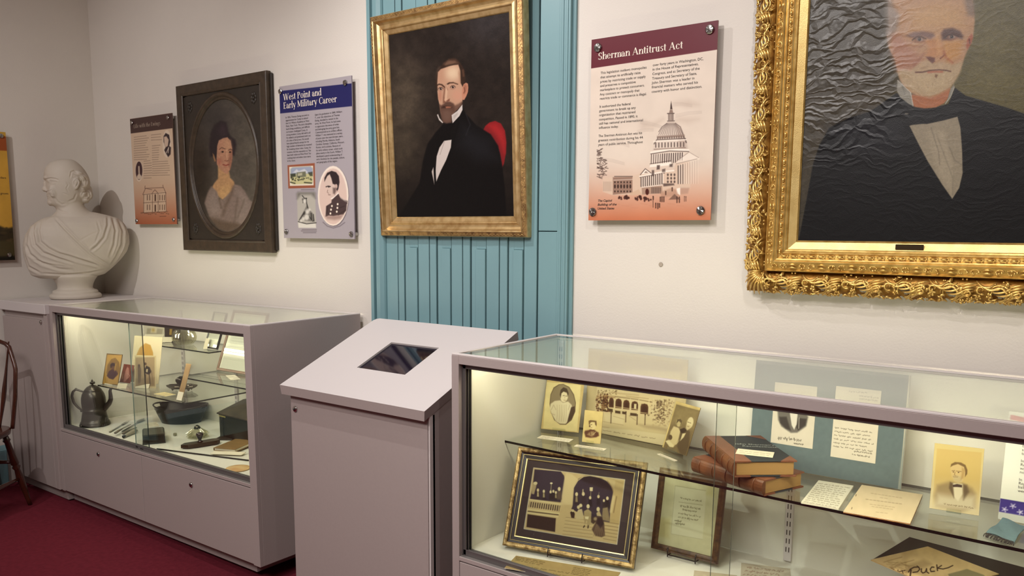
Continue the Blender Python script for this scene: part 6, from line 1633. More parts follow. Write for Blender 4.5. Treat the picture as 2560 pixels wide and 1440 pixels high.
flat_label((z6_(540, 992)[0], z6_(887, 1030)[0], z6_(887, 1078)[0], z6_(535, 1042)[0]), .8606, 'white caption card lying on the upper book')
# ---- blue mat board with print and letter
def art_mat(A):
    A.C[:] = A.col('6c7e85'); A.grain(.04, .12, 9)
    A.line([(1893, 890), (2276, 926)], 2.2, 'e6e0d0', .9); A.line([(2276, 926), (2247, 1229)], 2.4, 'e6e0d0', .9)
R6 = stand_card('mat_board', 'large blue-grey mat board at the back of the shelf holding a print and a letter', 'mat board',
    ((1894.3, 889.2), (2277, 925), (2247.3, 1227.5), (1866, 1161)), SH, art_mat, tilt=.08, wt=3000, wy=10, h_=.322, shift=(0, .018, 0), nx=150, edge='e6e0d0', t=.003)
Mm = R6[1]
def on_board(corners, name, label, cat, art, nx, col):
    L_ = [lpt(Mm, c, -.0012) for c in corners]; x0 = (L_[0][0]+L_[3][0])/2; x1 = (L_[1][0]+L_[2][0])/2; z1_ = (L_[0][1]+L_[1][1])/2; z0 = (L_[2][1]+L_[3][1])/2
    Mx = Mm @ Matrix.Translation((0, -.0012, 0)); r = thing(name, label, cat, Mx)
    MB().box((x0, .0002, z0), (x1, .0010, z1_)).build('sheet', M_PAPER, r)
    A = Art(Mx, x0, x1, z0, z1_, nx, int(nx*(z1_-z0)/(x1-x0)), 0, col); art(A); A.dim((.86, .85, .84)); A.build('print', M_PRINT_M, r); return r
def art_print(A):
    A.grain(.02, .1, 1)
    A.poly(z6_(925, 640, 1010, 600, 1150, 600, 1215, 690, 1195, 780, 1110, 840, 1050, 842, 960, 780, 930, 720), '77756e', 3)
    A.poly(z6_(940, 690, 1010, 690, 1050, 820, 1000, 800, 950, 750), '3a3937', 3, .8); A.poly(z6_(1120, 700, 1200, 710, 1190, 770, 1120, 820, 1100, 790), '3a3937', 3, .8)
    A.poly(z6_(1040, 650, 1115, 660, 1105, 760, 1082, 812, 1058, 770), 'ece8dc', 1.5); A.line(z6_(1128, 700, 1125, 800), 1.2, 'ddd8ca', 1)
    scribble(A, [z6_(930, 870)[0], z6_(1180, 900)[0], z6_(1175, 935)[0], z6_(925, 910)[0]], 1, '33302b', .9, 5, amp=.35); scribble(A, [z6_(1080, 930)[0], z6_(1170, 940)[0], z6_(1165, 965)[0], z6_(1078, 955)[0]], 1, '33302b', .8, 6)
on_board((z6_(910, 362)[0], z6_(1309, 408)[0], z6_(1246, 998)[0], z6_(850, 925)[0]), 'engraved_print', 'engraved portrait print with signature mounted left on the blue board', 'print', art_print, 130, 'e9e2d0')
def art_letter(A):
    A.grain(.02, .1, 2)
    scribble(A, [z6_(1600, 440)[0], z6_(1780, 455)[0], z6_(1778, 475)[0], z6_(1600, 460)[0]], 1, '5a554c', .8, 7); scribble(A, [z6_(1700, 480)[0], z6_(1880, 500)[0], z6_(1875, 550)[0], z6_(1700, 530)[0]], 2, '5a554c', .7, 8)
    scribble(A, [z6_(1470, 775)[0], z6_(1850, 825)[0], z6_(1820, 1035)[0], z6_(1450, 985)[0]], 6, '4a463f', .9, 9, amp=.16); scribble(A, [z6_(1660, 1000)[0], z6_(1810, 1020)[0], z6_(1830, 1095)[0], z6_(1620, 1060)[0]], 2, '4a463f', .9, 10, amp=.2)
on_board((z6_(1487, 398)[0], z6_(1915, 447)[0], z6_(1843, 1134)[0], z6_(1417, 1063)[0]), 'handwritten_letter', 'handwritten letter mounted right on the blue board', 'letter', art_letter, 150, 'ece5d2')
# ---- flat papers on the shelf
def art_note(A):
    A.grain(.03, .1, 3); scribble(A, [zz7(350, 505)[0], zz7(660, 550)[0], zz7(520, 765)[0], zz7(195, 705)[0]], 11, '6d675a', .7, 14, amp=.2)
flat_label((zz7(345, 497)[0], zz7(696, 550)[0], zz7(545, 781)[0], zz7(170, 714)[0]), SH, 'folded handwritten note lying flat on the shelf beside the books', 'handwritten_note', 'note', t=.004, art=art_note, nx=110, col='dddccb')
def art_bkl(A):
    A.grain(.03, .08, 4)
    for (x, y, x1, y1, w) in ((870, 612, 1190, 662, .8), (960, 655, 1050, 668, .7), (1010-190, 672, 1190, 722, 1.3), (860, 722, 1120, 755, .7), (880, 745, 1100, 775, .7), (920, 800, 1050, 815, .7)):
        n_ = int((x1-x)/34); rr = random.Random(int(x+y))
        for k in range(n_):
            u0, u1 = k/n_, (k+.65)/n_; A.line(zz7(x+(x1-x)*u0, y+(y1-y)*u0, x+(x1-x)*u1, y+(y1-y)*u1), w, '8f8068', .8, .75)
    A.line(zz7(722, 625, 718, 640), 1.4, '4a3c2c', .8); A.line(zz7(680, 755, 676, 770), 1.4, '4a3c2c', .8)
rt, Mx, w, d = flat_label((zz7(735, 520)[0], zz7(1350, 632)[0], zz7(1303, 915)[0], zz7(640, 815)[0]), SH+.004, 'worn cream paper booklet with ragged front edges lying on the shelf', 'paper_booklet', 'booklet', t=.0015, art=art_bkl, nx=150, col='ddcdac')
b = MB(); rr = random.Random(4)
for k in range(5):
    pts = [(-w/2+rr.uniform(0, .004), d/2-.004)]+[(w/2-rr.uniform(0, .002), d/2-.004)]
    ed = [(w/2-w*i/16, -d/2-(-.002+.0012*k)*1-rr.uniform(0, .003)) for i in range(17)]
    b.prism((pts+ed)[::-1], -.004+.0008*k, -.0035+.0008*k, ax=2)
b.build('loose_leaves', mat('page_brown', 'a8794a', .8, noise=.3, nscale=60), rt)
# ---- printed sheet with the purple band, fringed ribbon
Ps = hit(2495, 1297, 2, SH+.001); Xs, Zs = cv([1, .02, 0]), cv([0, math.sin(.16), math.cos(.16)]); Xs = Xs/np.linalg.norm(Xs); Ys = np.cross(Zs, Xs)
Ms = frame(Ps+Xs*.11, Xs, Ys, Zs); r = thing('printed_sheet', 'printed caption sheet with a purple starred band, at the right end', 'printed sheet', Ms)
MB().box((-.11, .0003, 0), (.11, .002, .272)).build('sheet', M_PAPER, r)
A = Art(Ms, -.11, .11, 0, .272, 110, 150, 0, 'd9dacf', px=False)
A.poly([(-110, 18), (110, 18), (110, 52), (-110, 52)], '3a3478', 1); rr = random.Random(1)
for k in range(14):
    cx_ = -98+16.5*k; cy_ = 26+12*(k % 2)
    for m_ in range(5): a = m_*1.257+k; A.line([(cx_, cy_), (cx_+6*math.cos(a), cy_+6*math.sin(a))], 2, 'c9c4dc', 1)
A.poly([(-110, 0), (110, 0), (110, 17), (-110, 17)], 'b5b8b0', 1)
A.poly([(-106, 252), (110, 228), (110, 240), (-106, 264)], 'b86a6c', 1); A.poly([(-106, 232), (110, 204), (110, 216), (-106, 244)], 'b86a6c', 1)
A.build('print', M_PRINT_M, r)
b = MB()
for i, t_ in enumerate(("Sherman was elected four", "times to the Senate and", "served as Secretary of", "taken to heart. ", "", "In 1884, the name of the", "Republican candidate", "was mentioned for the", "nomination.", "", "In 1888, the votes of the", "Republican party's first", "ballots. On the last day", "were the most.")):
    if t_.strip(): put_text(b, t_, -.075, .196-.0093*i, .0098, y=-.0008)
b.build('body_text', M_INK, r)
def art_rib(A): A.grain(.12, .5, 6)
M_RIB = mat('ribbon_blue', '577178', .8, noise=.12, nscale=120, bump=.4, bscale=500)
Pr = [hit(*zz7(x, y)[0], 2, SH+.006) for x, y in ((2185, 862), (2420, 935), (2300, 1098), (2018, 1008))]
r = thing('fringed_ribbon', 'pale blue ribbon with dark fringe at the right end of the shelf', 'ribbon', Matrix.Translation(Vector(Pr[3])))
b = MB(); g_ = []; n_ = 12
for i in range(n_+1):
    for j in range(n_+1):
        u, v_ = i/n_, j/n_; p = (Pr[3]*(1-u)+Pr[2]*u)*(1-v_)+(Pr[0]*(1-u)+Pr[1]*u)*v_-Pr[3]; p[2] += .003*math.sin(u*5+v_*7); g_.append(p)
b.add(g_, [(i*(n_+1)+j, (i+1)*(n_+1)+j, (i+1)*(n_+1)+j+1, i*(n_+1)+j+1) for i in range(n_) for j in range(n_)], 0, True)
b.add([p-cv([0, 0, .002]) for p in g_], [(i*(n_+1)+j, i*(n_+1)+j+1, (i+1)*(n_+1)+j+1, (i+1)*(n_+1)+j) for i in range(n_) for j in range(n_)], 0, True)
b.build('ribbon', M_RIB, r)
b = MB(); ed = (Pr[2]-Pr[3]); out = (Pr[3]-Pr[0]); out = out/np.linalg.norm(out); rr = random.Random(7)
for k in range(26):
    p = ed*(k+.5)/26; q_ = out*.016+cv([rr.uniform(-.004, .004), 0, -.004]); b.tube([p, p+q_*.5+cv([rr.uniform(-.002, .002), 0, .001]), p+q_], .0011, 5)
b.build('fringe', mat('fringe_dark', '2e2c2a', .9), r)
# ---- floor of the case
DK2 = .4425
def framed(name, label, corners, z, prof, mats, slots, inset_art, fw, tilt=.3, nx=260, glass_=True, wy=6, wt=20, yaw=0.05, th=.016):
    M, w, h, p = pose(*corners, ax=2, val=z, tilt=tilt, yaw=yaw, wt=wt, wy=wy)
    M = Matrix.Translation((0, 0, .0005)) @ M
    r = thing(name, label, 'framed picture', M)
    b = MB(); frame_profile(b, prof, -w/2+fw, w/2-fw, fw, h-fw, slots)
    b.add([(-w/2, th, 0), (w/2, th, 0), (w/2, th, h), (-w/2, th, h)], [(0, 3, 2, 1)], len(mats)-1); b.build('frame', mats, r)
    A = Art(M, -w/2+fw-.001, w/2-fw+.001, fw-.001, h-fw+.001, nx, int(nx*(h-2*fw)/(w-2*fw)), th*.5, '3a302e'); inset_art(A); A.build('picture', M_PRINT_M, r)
    if glass_: MB().box((-w/2+fw-.001, th*.35, fw-.001), (w/2-fw+.001, th*.35+.0015, h-fw+.001)).build('glazing', M_GLASS, r)
    return r, M, w, h
M_FB = mat('frame_black', '14110d', .35); M_FG = gold('frame_bronze', 'b49a68', '6c5632', .4, 60, .5, 200); M_FGL = mat('frame_gilt_line', 'c9b67c', .3, metal=.7)
z13 = Zm(1300, 1160, 6.857)
def art_group(A):
    A.C[:] = A.col('41383a'); A.grain(.05, .3, 2)
    C4 = ((1334.5, 1169.5), (1561.5, 1199.5), (1541.5, 1360.5), (1310.5, 1321.5))
    A.poly([(C4[0][0]-1, C4[0][1]-1), (C4[1][0]+1.5, C4[1][1]-1), (C4[2][0]+1.5, C4[2][1]+1.5), (C4[3][0]-1.5, C4[3][1]+1)], 'cfc6b8', .9)
    A.poly(C4, 'c4ab7e', 1); A.grain(.02, .2, 3)
    DKv, ST = '39303c', 'd2bb8e'
    A.poly(z13(170, 600, 215, 400, 250, 90, 700, 130, 755, 200, 770, 280, 720, 660), DKv, 1.4)
    A.poly(z13(110, 1080, 130, 860, 615, 930, 600, 1165), '3a2c28', 1.4)
    A.poly(z13(900, 720, 920, 400, 1000, 270, 1100, 215, 1200, 205, 1330, 230, 1480, 290, 1560, 380, 1600, 480, 1555, 700, 1535, 1000, 1240, 960, 880, 770), DKv, 1.4)
    A.poly(z13(1000, 260, 1100, 212, 1200, 205, 1400, 250, 1520, 330, 1590, 470, 1300, 380), '2c2226', 3, .9)
    A.line(z13(920, 400, 990, 285, 1090, 215, 1200, 200, 1350, 225), 1.8, 'd4bd90', 1.2); A.line(z13(1500, 290, 1590, 420, 1600, 480), 2, '8a6f4c', 1.2)
    A.poly(z13(755, 280, 790, 150, 900, 180, 990, 260, 925, 390, 900, 700, 690, 700), ST, 2, .9); A.poly(z13(1600, 480, 1640, 280, 1780, 290, 1700, 1040, 1540, 1010, 1560, 700), 'b79c6c', 2, .8)
    A.line(z13(1610, 560, 1560, 820), 6, 'd0b98a', 2); A.line(z13(1655, 560, 1605, 830), 2, '7a5f40', 1.4, .8)
    for p in ((170, 610, 690, 690), (140, 775, 670, 850), (130, 835, 650, 905)): A.line(z13(*p), 3.4, 'd6c292', 1.2)
    A.line(z13(140, 810, 655, 872), 1.8, '2f2422', 1)
    A.poly(z13(165, 645, 690, 715, 670, 810, 145, 735), '43332c', 1.2, .9)
    for k in range(14): A.line(z13(175+k*38, 650+k*5, 160+k*38, 740+k*5.5), (1.7, 3.0), 'cdb78a', .9)
    for k in range(6):
        y = 915+k*58; A.line(z13(790-k*12, y, 1240, y+60), 1.3, '80684a', 1.2, .8); A.line(z13(1430, y+75, 1690-k*8, y+115), 1.3, '80684a', 1.2, .8); A.line(z13(790-k*12, y+12, 1240, y+72), 2.4, 'c9b386', 1.5, .8)
    rr = random.Random(5)
    def person(x, y, hh, dress=None, c='2b2426', skirt=False):
        s_ = hh/100; A.poly(z13(x-26*s_, y+30*s_, x, y+14*s_, x+28*s_, y+34*s_, x+36*s_, y+150*s_, x-32*s_, y+146*s_), c, 1.4, .95)
        if dress: A.poly(z13(x-14*s_, y+30*s_, x+12*s_, y+30*s_, x+18*s_, y+110*s_, x-18*s_, y+108*s_), dress, 1.5, .9)
        A.ell(1300+x/6.857, 1160+(y-2)/6.857, 3.0*s_, 4.2*s_, 'd8c49a', 1)
        if skirt: A.poly(z13(x-28*s_, y+140*s_, x+30*s_, y+146*s_, x+52*s_, y+330*s_, x-56*s_, y+320*s_), c if not dress else 'a08a68', 1.8, .95)
    for a in ((308, 450, 100, 'cdb98c'), (408, 470, 95, 'b8a57c'), (525, 480, 92), (572, 470, 88), (615, 490, 86, 'a8946c'), (672, 430, 120, None, '5a4a40')): person(*a)
    A.poly(z13(225, 320, 290, 315, 275, 400, 240, 520, 200, 510, 205, 410), 'b7a27a', 1.5, .9); A.ell(1300+265/6.857, 1160+330/6.857, 5, 4, 'd6c59c', 1.2)
    A.line(z13(538, 335, 530, 450), 1.2, 'c4b28a', .9); A.ell(1300+537/6.857, 1160+330/6.857, 3.4, 2.2, 'e0d2ac', .9)
    A.poly(z13(1195, 400, 1250, 400, 1245, 465, 1195, 462), 'd6c59c', 1); A.line(z13(1215, 465, 1210, 550), 1, 'b09c74', .9)
    for a in ((970, 520, 120, 'a08c68', '2e262a'), (1085, 515, 120, None, '332a2e'), (1203, 580, 100, None, '241e22'), (1345, 560, 100, None, '2a2428'), (1438, 630, 85, None, '332b2b'), (1498, 590, 110, None, '241e20')): person(*a)
    A.line(z13(1080, 440, 1078, 500), 3, 'c9b48c', 1, .8); A.line(z13(1355, 490, 1340, 560), 1.2, 'b09c74', 1, .8)
    A.poly(z13(1420, 760, 1500, 740, 1545, 990, 1400, 960), '9c8866', 2, .95)
    for k in range(5): A.line(z13(1425+k*24, 780, 1418+k*26, 965), 1, '6a5640', 1, .7)
    A.poly(z13(960, 850, 1000, 780, 1060, 770, 1085, 860, 1085, 950, 960, 945), 'c4b088', 1.5); A.ell(1300+1040/6.857, 1160+712/6.857, 4.2, 4.6, 'd8c69c', 1.2); A.ell(1300+1002/6.857, 1160+740/6.857, 3.8, 4.6, 'cbb88e', 1.2)
    A.poly(z13(860, 830, 905, 790, 940, 850, 930, 930, 880, 920), '3a2c26', 1.3); A.ell(1300+905/6.857, 1160+800/6.857, 3.4, 3.4, 'c9b68c', 1.1)
    A.poly(z13(1095, 810, 1165, 770, 1225, 820, 1220, 940, 1190, 1060, 1150, 1060, 1150, 940, 1110, 1050, 1095, 930), 'a5916a', 1.4); A.ell(1300+1167/6.857, 1160+725/6.857, 4, 5.4, 'd6c59c', 1); A.poly(z13(1110, 900, 1180, 900, 1170, 950, 1120, 940), 'dccba2', 1.2)
    A.line(z13(1105, 1060, 1090, 1085), 2.4, '2a1e1a', 1); A.line(z13(1170, 1060, 1165, 1095), 2.4, '2a1e1a', 1)
    A.ell(1300+1340/6.857, 1160+775/6.857, 4.2, 5.6, 'd2c096', 1.2); A.poly(z13(1310, 840, 1360, 800, 1400, 900, 1320, 890), 'b7a27a', 1.6)
    A.poly(z13(1225, 910, 1300, 900, 1330, 960, 1260, 1030, 1215, 1000), '4a3a30', 1.8); A.poly(z13(1290, 900, 1400, 900, 1445, 1040, 1455, 1230, 1400, 1255, 1290, 1230, 1230, 1120, 1290, 1010), '5c483c', 2)
    for k in range(6): A.line(z13(1310+k*14, 1040, 1260+k*36, 1230), 1.4, '8d765c', 1.2, .7)
    A.poly(z13(1330, 920, 1400, 910, 1440, 1020, 1380, 1100, 1310, 1010), '33272a', 2.5, .9); A.ell(1300+1290/6.857, 1160+940/6.857, 4, 4, 'b39f78', 2, .8)
prof = [(-.0045, .009), (-.003, .0045), (0, .004), (.0005, .0045), (.010, .004), (.011, .0022), (.0125, .0022), (.013, .0045), (.019, .003), (.020, -.001), (.024, -.0035), (.030, -.004), (.034, -.001), (.035, .003), (.035, .016)]
RG = framed('framed_photograph', 'framed sepia photograph of a large family group on mansion steps, standing on an easel',
    (z5_(618, 130)[0], z5_(1712, 262)[0], z5_(1615, 1190)[0], z5_(468, 980)[0]), DK2+.014, prof, [M_FB, M_FG, M_FGL, M_FB], [2, 2, 0, 0, 0, 2, 0, 0, 0, 1, 1, 1, 1, 0], art_group, .035, nx=330)
def art_cert(A):
    A.C[:] = A.col('cfc5a2'); A.grain(.04, .1, 7)
    A.poly(z5_(1960, 465, 2235, 510, 2200, 930, 1925, 880), 'd8d0b2', 1.4); A.line(z5_(1965, 465, 2230, 508), .8, '9a9274', .8); A.line(z5_(1965, 465, 1928, 880, 2198, 928), .8, 'aea688', .8)
    A.poly(z5_(1820, 740, 1920, 745, 1910, 920, 1805, 900), 'c4b684', 8, .8); A.poly(z5_(2250, 430, 2320, 440, 2300, 560, 2230, 540), 'c8bb8a', 8, .8)
    for (x, y, x1, y1) in ((2010, 570, 2190, 600), (2010, 640, 2180, 665), (2030, 672, 2150, 690), (1990, 700, 2185, 735), (1990, 735, 2170, 765), (1960, 765, 2020, 775), (1965, 790, 2045, 800)):
        scribble(A, [z5_(x, y-12)[0], z5_(x1, y1-12)[0], z5_(x1, y1+12)[0], z5_(x, y+12)[0]], 1, '5c543f', .8, x+y, amp=.32, ragged=.02)
    A.line(z5_(1995, 605, 2200, 632), .7, '8f866a', .7)
prof2 = [(-.001, .008), (0, .004), (.004, .001), (.008, .0), (.013, .002), (.018, .001), (.019, .006), (.019, .016)]
M_FW = mat('frame_walnut_gilt', '5f4528', .45, noise=.5, nscale=60, bump=.5, bscale=180, col2='2e2012')
RC = framed('framed_certificate', 'narrow dark frame with a handwritten card on cream mat, right of the family group photograph',
    (z5_(1836, 275)[0], z5_(2392, 445)[0], z5_(2330, 1130)[0], z5_(1750, 1005)[0]), DK2+.014, prof2, [M_FW, M_FW], [0]*7, art_cert, .019, nx=190)
def easel(R_, label, s_=.26):
    M, w = R_[1], R_[2]; g = thing('easel', label, 'easel', M); b = MB()
    a = np.array(M)[:3, :3].T @ np.array([0, 0, -1.0])              # straight down in the card's frame
    for sx_ in (-1, 1):
        x = sx_*w*s_/2; f0 = cv([x, -.012, 0])+a*.012; bk_ = cv([x*.6, .02, .13])
        b.tube([cv([x, -.011, .018]), cv([x, -.012, .004]), cv([x, -.010, -.0035]), cv([x, .004, -.0045]), cv([x, .020, -.002]), cv([x, .022, .13])], .0020, 8)
        b.tube([cv([x, -.010, -.0035]), cv([x, -.010, 0])+a*.0115], .0020, 8)
    b.tube([cv([-w*s_/2, -.009, -.0045]), cv([w*s_/2, -.009, -.0045])], .0018, 8)
    b.build('wire', M_BLACK, g); return g
easel(RG, 'black wire easel under the framed family group photograph'); easel(RC, 'black wire easel under the narrow framed card', .42)
def art_hand(A):
    A.grain(.05, .1, 5)
    scribble(A, [z5_(590, 1075)[0], z5_(860, 1125)[0], z5_(830, 1165)[0], z5_(580, 1110)[0]], 3, '4f4426', .9, 11, amp=.2); scribble(A, [z5_(1090, 1165)[0], z5_(1240, 1190)[0], z5_(1210, 1260)[0], z5_(1060, 1230)[0]], 5, '4f4426', .8, 12, amp=.2); scribble(A, [z5_(650, 1150)[0], z5_(1060, 1210)[0], z5_(1020, 1290)[0], z5_(620, 1210)[0]], 3, '4f4426', .9, 13, amp=.2)
flat_label(((1289, 1389), (1548, 1432), (1534, 1466), (1262, 1422)), DK2, 'tan handwritten sheet on the case floor before the family group photograph', 'handwritten_sheet', 'handwritten sheet', art=art_hand, nx=170, col='b59f6b')
def art_pale(A):
    A.grain(.05, .1, 6); scribble(A, [(1870, 1414), (1960, 1424), (1950, 1450), (1855, 1440)], 3, '8a6a5a', .8, 21)
flat_label(((1862, 1409), (1985, 1424), (1968, 1462), (1842, 1446)), DK2, 'pale printed leaf on the case floor below the slotted standard', 'printed_leaf', 'printed leaf', art=art_pale, nx=90, col='d2c9b6')
flat_label(((1745, 1428), (1850, 1440), (1835, 1470), (1722, 1456)), DK2, 'pale printed leaf on the case floor below the narrow framed card', 'printed_leaf', 'printed leaf', art=lambda A: A.grain(.05, .1, 8), nx=60, col='cfc4ac')
# dark board with the old magazine
q4 = [zz7(1255, 1048)[0], zz7(2560, 1400)[0]]
bz = .622
Pb = [hit(*zz7(1253, 1048)[0], 2, bz), hit(*zz7(2400, 1352)[0], 2, bz), hit(*zz7(690, 1430)[0], 2, bz)]
Xb = Pb[1]-Pb[0]; Xb[2] = 0; Xb /= np.linalg.norm(Xb); Yb = np.cross((0, 0, 1), Xb); dB = abs((Pb[2]-Pb[0]) @ Yb)
dB = .24
Mb = frame(Pb[0]-np.array([0, 0, 0]), Xb, Yb, (0, 0, 1))
r = thing('presentation_board', 'black board on a riser under the old magazine, bottom right', 'board', Mb)
b = MB(); b.box((0, -dB, -.006), (.46, 0, 0), bev=.001); b.build('board', mat('board_black', '1d1916', .55, noise=.2, nscale=40), r)
b = MB(); b.box((.06, -dB+.05, DK2+.0004-bz), (.40, -.05, -.006)); b.build('riser', M_INT, r)
c4 = [zz7(1437, 1153)[0], zz7(2180, 1440)[0], None, zz7(740, 1372)[0]]
Pp = [hit(*c, 2, bz+.001) for c in (c4[0], c4[1], c4[3])]
Xp = Pp[1]-Pp[0]; Xp /= np.linalg.norm(Xp); Yp = np.cross((0, 0, 1), Xp); dP = abs((Pp[2]-Pp[0]) @ Yp)
wP = .20; dP = min(dP, .22)
Mp = frame(Pp[0], Xp, Yp, (0, 0, 1)); r = thing('old_magazine', 'yellowed old magazine with brushed title lying on the black board', 'magazine', Mp)
MB().box((0, -dP, 0), (wP, 0, .0025)).build('sheets', mat('page_tan', 'b39766', .8), r)
Fp = frame(np.array(Pp[0])+np.array([0, 0, .0028]), Xp, (0, 0, -1), Yp)
A = Art(Fp, 0, wP, -dP, 0, 220, max(40, int(220*dP/wP)), 0, 'c2a87a'); A.grain(.06, .08, 3)
for pts in ((1000, 1300, 1180, 1250), (1120, 1330, 1300, 1280), (1000, 1385, 1160, 1330), (930, 1400, 1090, 1350)): A.line(zz7(*pts), 1.6, '7a6240', 1.2, .6)
A.poly(zz7(1240, 1330, 1400, 1270, 1480, 1320, 1340, 1380, 1200, 1420), '8a7350', 6, .5)
rr = random.Random(3)
for k in range(18): A.line(zz7(940+rr.uniform(0, 330), 1290+rr.uniform(0, 140), 1000+rr.uniform(0, 330), 1280+rr.uniform(0, 130)), .9, '80683f', 1, .45)
for pts in ((1070, 1365, 1100, 1375, 1085, 1395, 1120, 1410), (1040, 1410, 1130, 1400, 1210, 1385), (1140, 1380, 1135, 1440), (1180, 1385, 1200, 1440)): A.line(zz7(*pts), 2.2, '3a2a1a', 1)
A.poly(zz7(1640, 1420, 1830, 1370, 2000, 1430, 2010, 1445, 1650, 1445), '6e6a4e', 2, .8)
# the lettering P u c k, brushed
def S_(pts, w): A.line(zz7(*pts), w, '2c1f14', 1)
S_((1270, 1380, 1262, 1440), 3.4); S_((1245, 1400, 1262, 1372, 1300, 1352, 1345, 1350, 1358, 1372, 1335, 1398, 1290, 1404), 2.6); S_((1345, 1350, 1330, 1338), 1.6)
S_((1375, 1368, 1372, 1395, 1388, 1410, 1412, 1402, 1425, 1370), 2.6); S_((1425, 1366, 1428, 1400, 1448, 1412), 2.4)
S_((1500, 1352, 1478, 1350, 1462, 1372, 1470, 1396, 1505, 1392), 2.6); S_((1528, 1330, 1535, 1385), 2.8); S_((1575, 1335, 1535, 1362, 1590, 1370, 1640, 1358, 1688, 1335), 2.4)
o = A.build('cover_print', M_PRINT_M, r); o.matrix_local = Matrix.Translation((0, 0, .0028)) @ Matrix.Rotation(math.radians(-90), 4, 'X')

# ================================================================ relics in the left-hand case
y1 = Zm(120, 760, 4.8); y2 = Zm(140, 980, 5.12); yB = Zm(300, 700, 3.879)
DK1 = .3525
def P1(q, z): return hit(*q, 2, z, T1)
def at1(q, z, rz=0.0, dz=.0006):
    p = P1(q, z); return T1 @ TR(p[0], p[1], z+dz, rz)
M_PEW = mat('pewter_dark', '4f4b45', .32, metal=.75, noise=.35, nscale=14, bump=.15, bscale=60)
# ---- teapot
pc = P1(y2(505, 440)[0], DK1); S1 = (P1(y2(690, 418)[0], DK1)-P1(y2(300, 425)[0], DK1)); kpx = 1/515.0
Mt = at1(y2(502, 422)[0], DK1)
r = thing('teapot', 'tall dark pewter teapot with curved handle on the left of the case floor', 'teapot', Mt)
va1 = math.atan2(Mt.translation.y, Mt.translation.x)-0.0
def R2(a): return Matrix.Rotation(a, 3, 'Z')
axx = cv([math.sin(va1-.38+0), -math.cos(va1-.38), 0])                 # picture-right direction
prof = [(.075, 0), (.078, .004), (.076, .012), (.073, .017), (.0735, .020), (.069, .024), (.066, .040), (.061, .066), (.059, .078), (.062, .082), (.062, .087), (.059, .090), (.0605, .110), (.062, .130), (.061, .150), (.056, .170), (.049, .184), (.045, .187), (.046, .190), (.041, .197), (.030, .209), (.016, .217), (.006, .220), (.004, .224)]
b = MB(); b.lathe(prof, n=48); 
for a in range(4):
    an = va1+math.pi/2+.5+a*math.pi/2; b.tube([(.066*math.cos(an), .066*math.sin(an), .012), (.078*math.cos(an), .078*math.sin(an), .006), (.084*math.cos(an), .084*math.sin(an), .008)], [.007, .006, .004], 8)
b.build('body', M_PEW, r)
b = MB(); b.lathe([(.0045, .2238), (.009, .228), (.012, .232), (.008, .236), (.004, .2365), (.0065, .240), (.004, .245), (.0008, .251)], n=16)
for a in range(5): b.ball((.010*math.cos(a*1.26), .010*math.sin(a*1.26), .231), (.0045, .0045, .007), 8)
b.build('finial', M_PEW, r)
def rad(x, z): return (x*axx[0], x*axx[1], z)
b = MB(); b.tube(polyline([rad(-.050, .183), rad(-.070, .190), rad(-.088, .197), rad(-.104, .185), rad(-.112, .160), rad(-.104, .125), rad(-.086, .100), rad(-.070, .086), rad(-.060, .080)], 26), [.006+.004*math.sin(t*math.pi) for t in np.linspace(0, 1, 26)], 10, flat=.7)
b.ball(rad(-.088, .199), (.006, .006, .008), 8); b.ball(rad(-.068, .078), (.008, .006, .007), 8); b.build('handle', M_PEW, r)
b = MB(); b.tube(polyline([rad(.050, .085), rad(.064, .100), rad(.082, .118), rad(.092, .140), rad(.092, .165), rad(.090, .185), rad(.098, .200)], 22), [.017-.010*t for t in np.linspace(0, 1, 22)], 12)
b.tube([rad(.095, .193), rad(.104, .204)], [.006, .0035], 10); b.build('spout', M_PEW, r)
# ---- cutlery and small glassware
M_SIL = mat('old_silver', '9c9482', .3, metal=.9, noise=.3, nscale=60)
def rod(name, label, cat, a, c, z, fn, group=None):
    p, q = P1(a, z), P1(c, z); d = q-p; L_ = np.linalg.norm(d); M = T1 @ frame(p+cv([0, 0, .0005]), d/L_, np.cross((0, 0, 1), d/L_), (0, 0, 1))
    r = thing(name, label, cat, M, group); fn(r, L_); return r
def fork(r, L_):
    b = MB(); b.tube([(0, 0, .003), (L_*.3, 0, .004), (L_*.62, 0, .006)], [.006, .0045, .003], 8, flat=.4); b.build('handle', M_SIL, r)
    b = MB(); b.tube([(L_*.62, 0, .006), (L_*.70, 0, .005), (L_*.76, 0, .005)], [.003, .009, .010], 8, flat=.3)
    for k in (-1, 0, 1): b.tube([(L_*.74, k*.007, .005), (L_*.88, k*.0075, .004), (L_, k*.006, .006)], [.0018, .0015, .0008], 6)
    b.build('tines', M_SIL, r)
def knife(r, L_):
    b = MB(); b.tube([(0, 0, .005), (L_*.2, 0, .006), (L_*.42, 0, .005)], [.007, .007, .005], 8, flat=.7); b.build('handle', mat('bone_handle', '6a5a44', .5), r)
    b = MB(); b.tube([(L_*.42, 0, .005), (L_*.6, 0, .004), (L_*.9, 0, .003), (L_, 0, .003)], [.005, .009, .009, .001], 8, flat=.15); b.build('blade', M_SIL, r)
def spoon(r, L_):
    b = MB(); b.tube([(0, 0, .003), (L_*.3, 0, .004), (L_*.66, 0, .006)], [.006, .004, .003], 8, flat=.4); b.build('handle', M_SIL, r)
    b = MB(); b.tube([(L_*.64, 0, .006), (L_*.74, 0, .006), (L_*.88, 0, .005), (L_, 0, .007)], [.003, .012, .013, .002], 10, flat=.4); b.build('bowl', M_SIL, r)
rod('old_fork', 'fork lying crosswise nearest the teapot', 'fork', y2(690, 520)[0], y2(925, 385)[0], DK1, fork)
rod('old_knife', 'bone-handled knife lying just below the fork by the teapot', 'knife', y2(760, 538)[0], y2(960, 415)[0], DK1+.0125, knife)
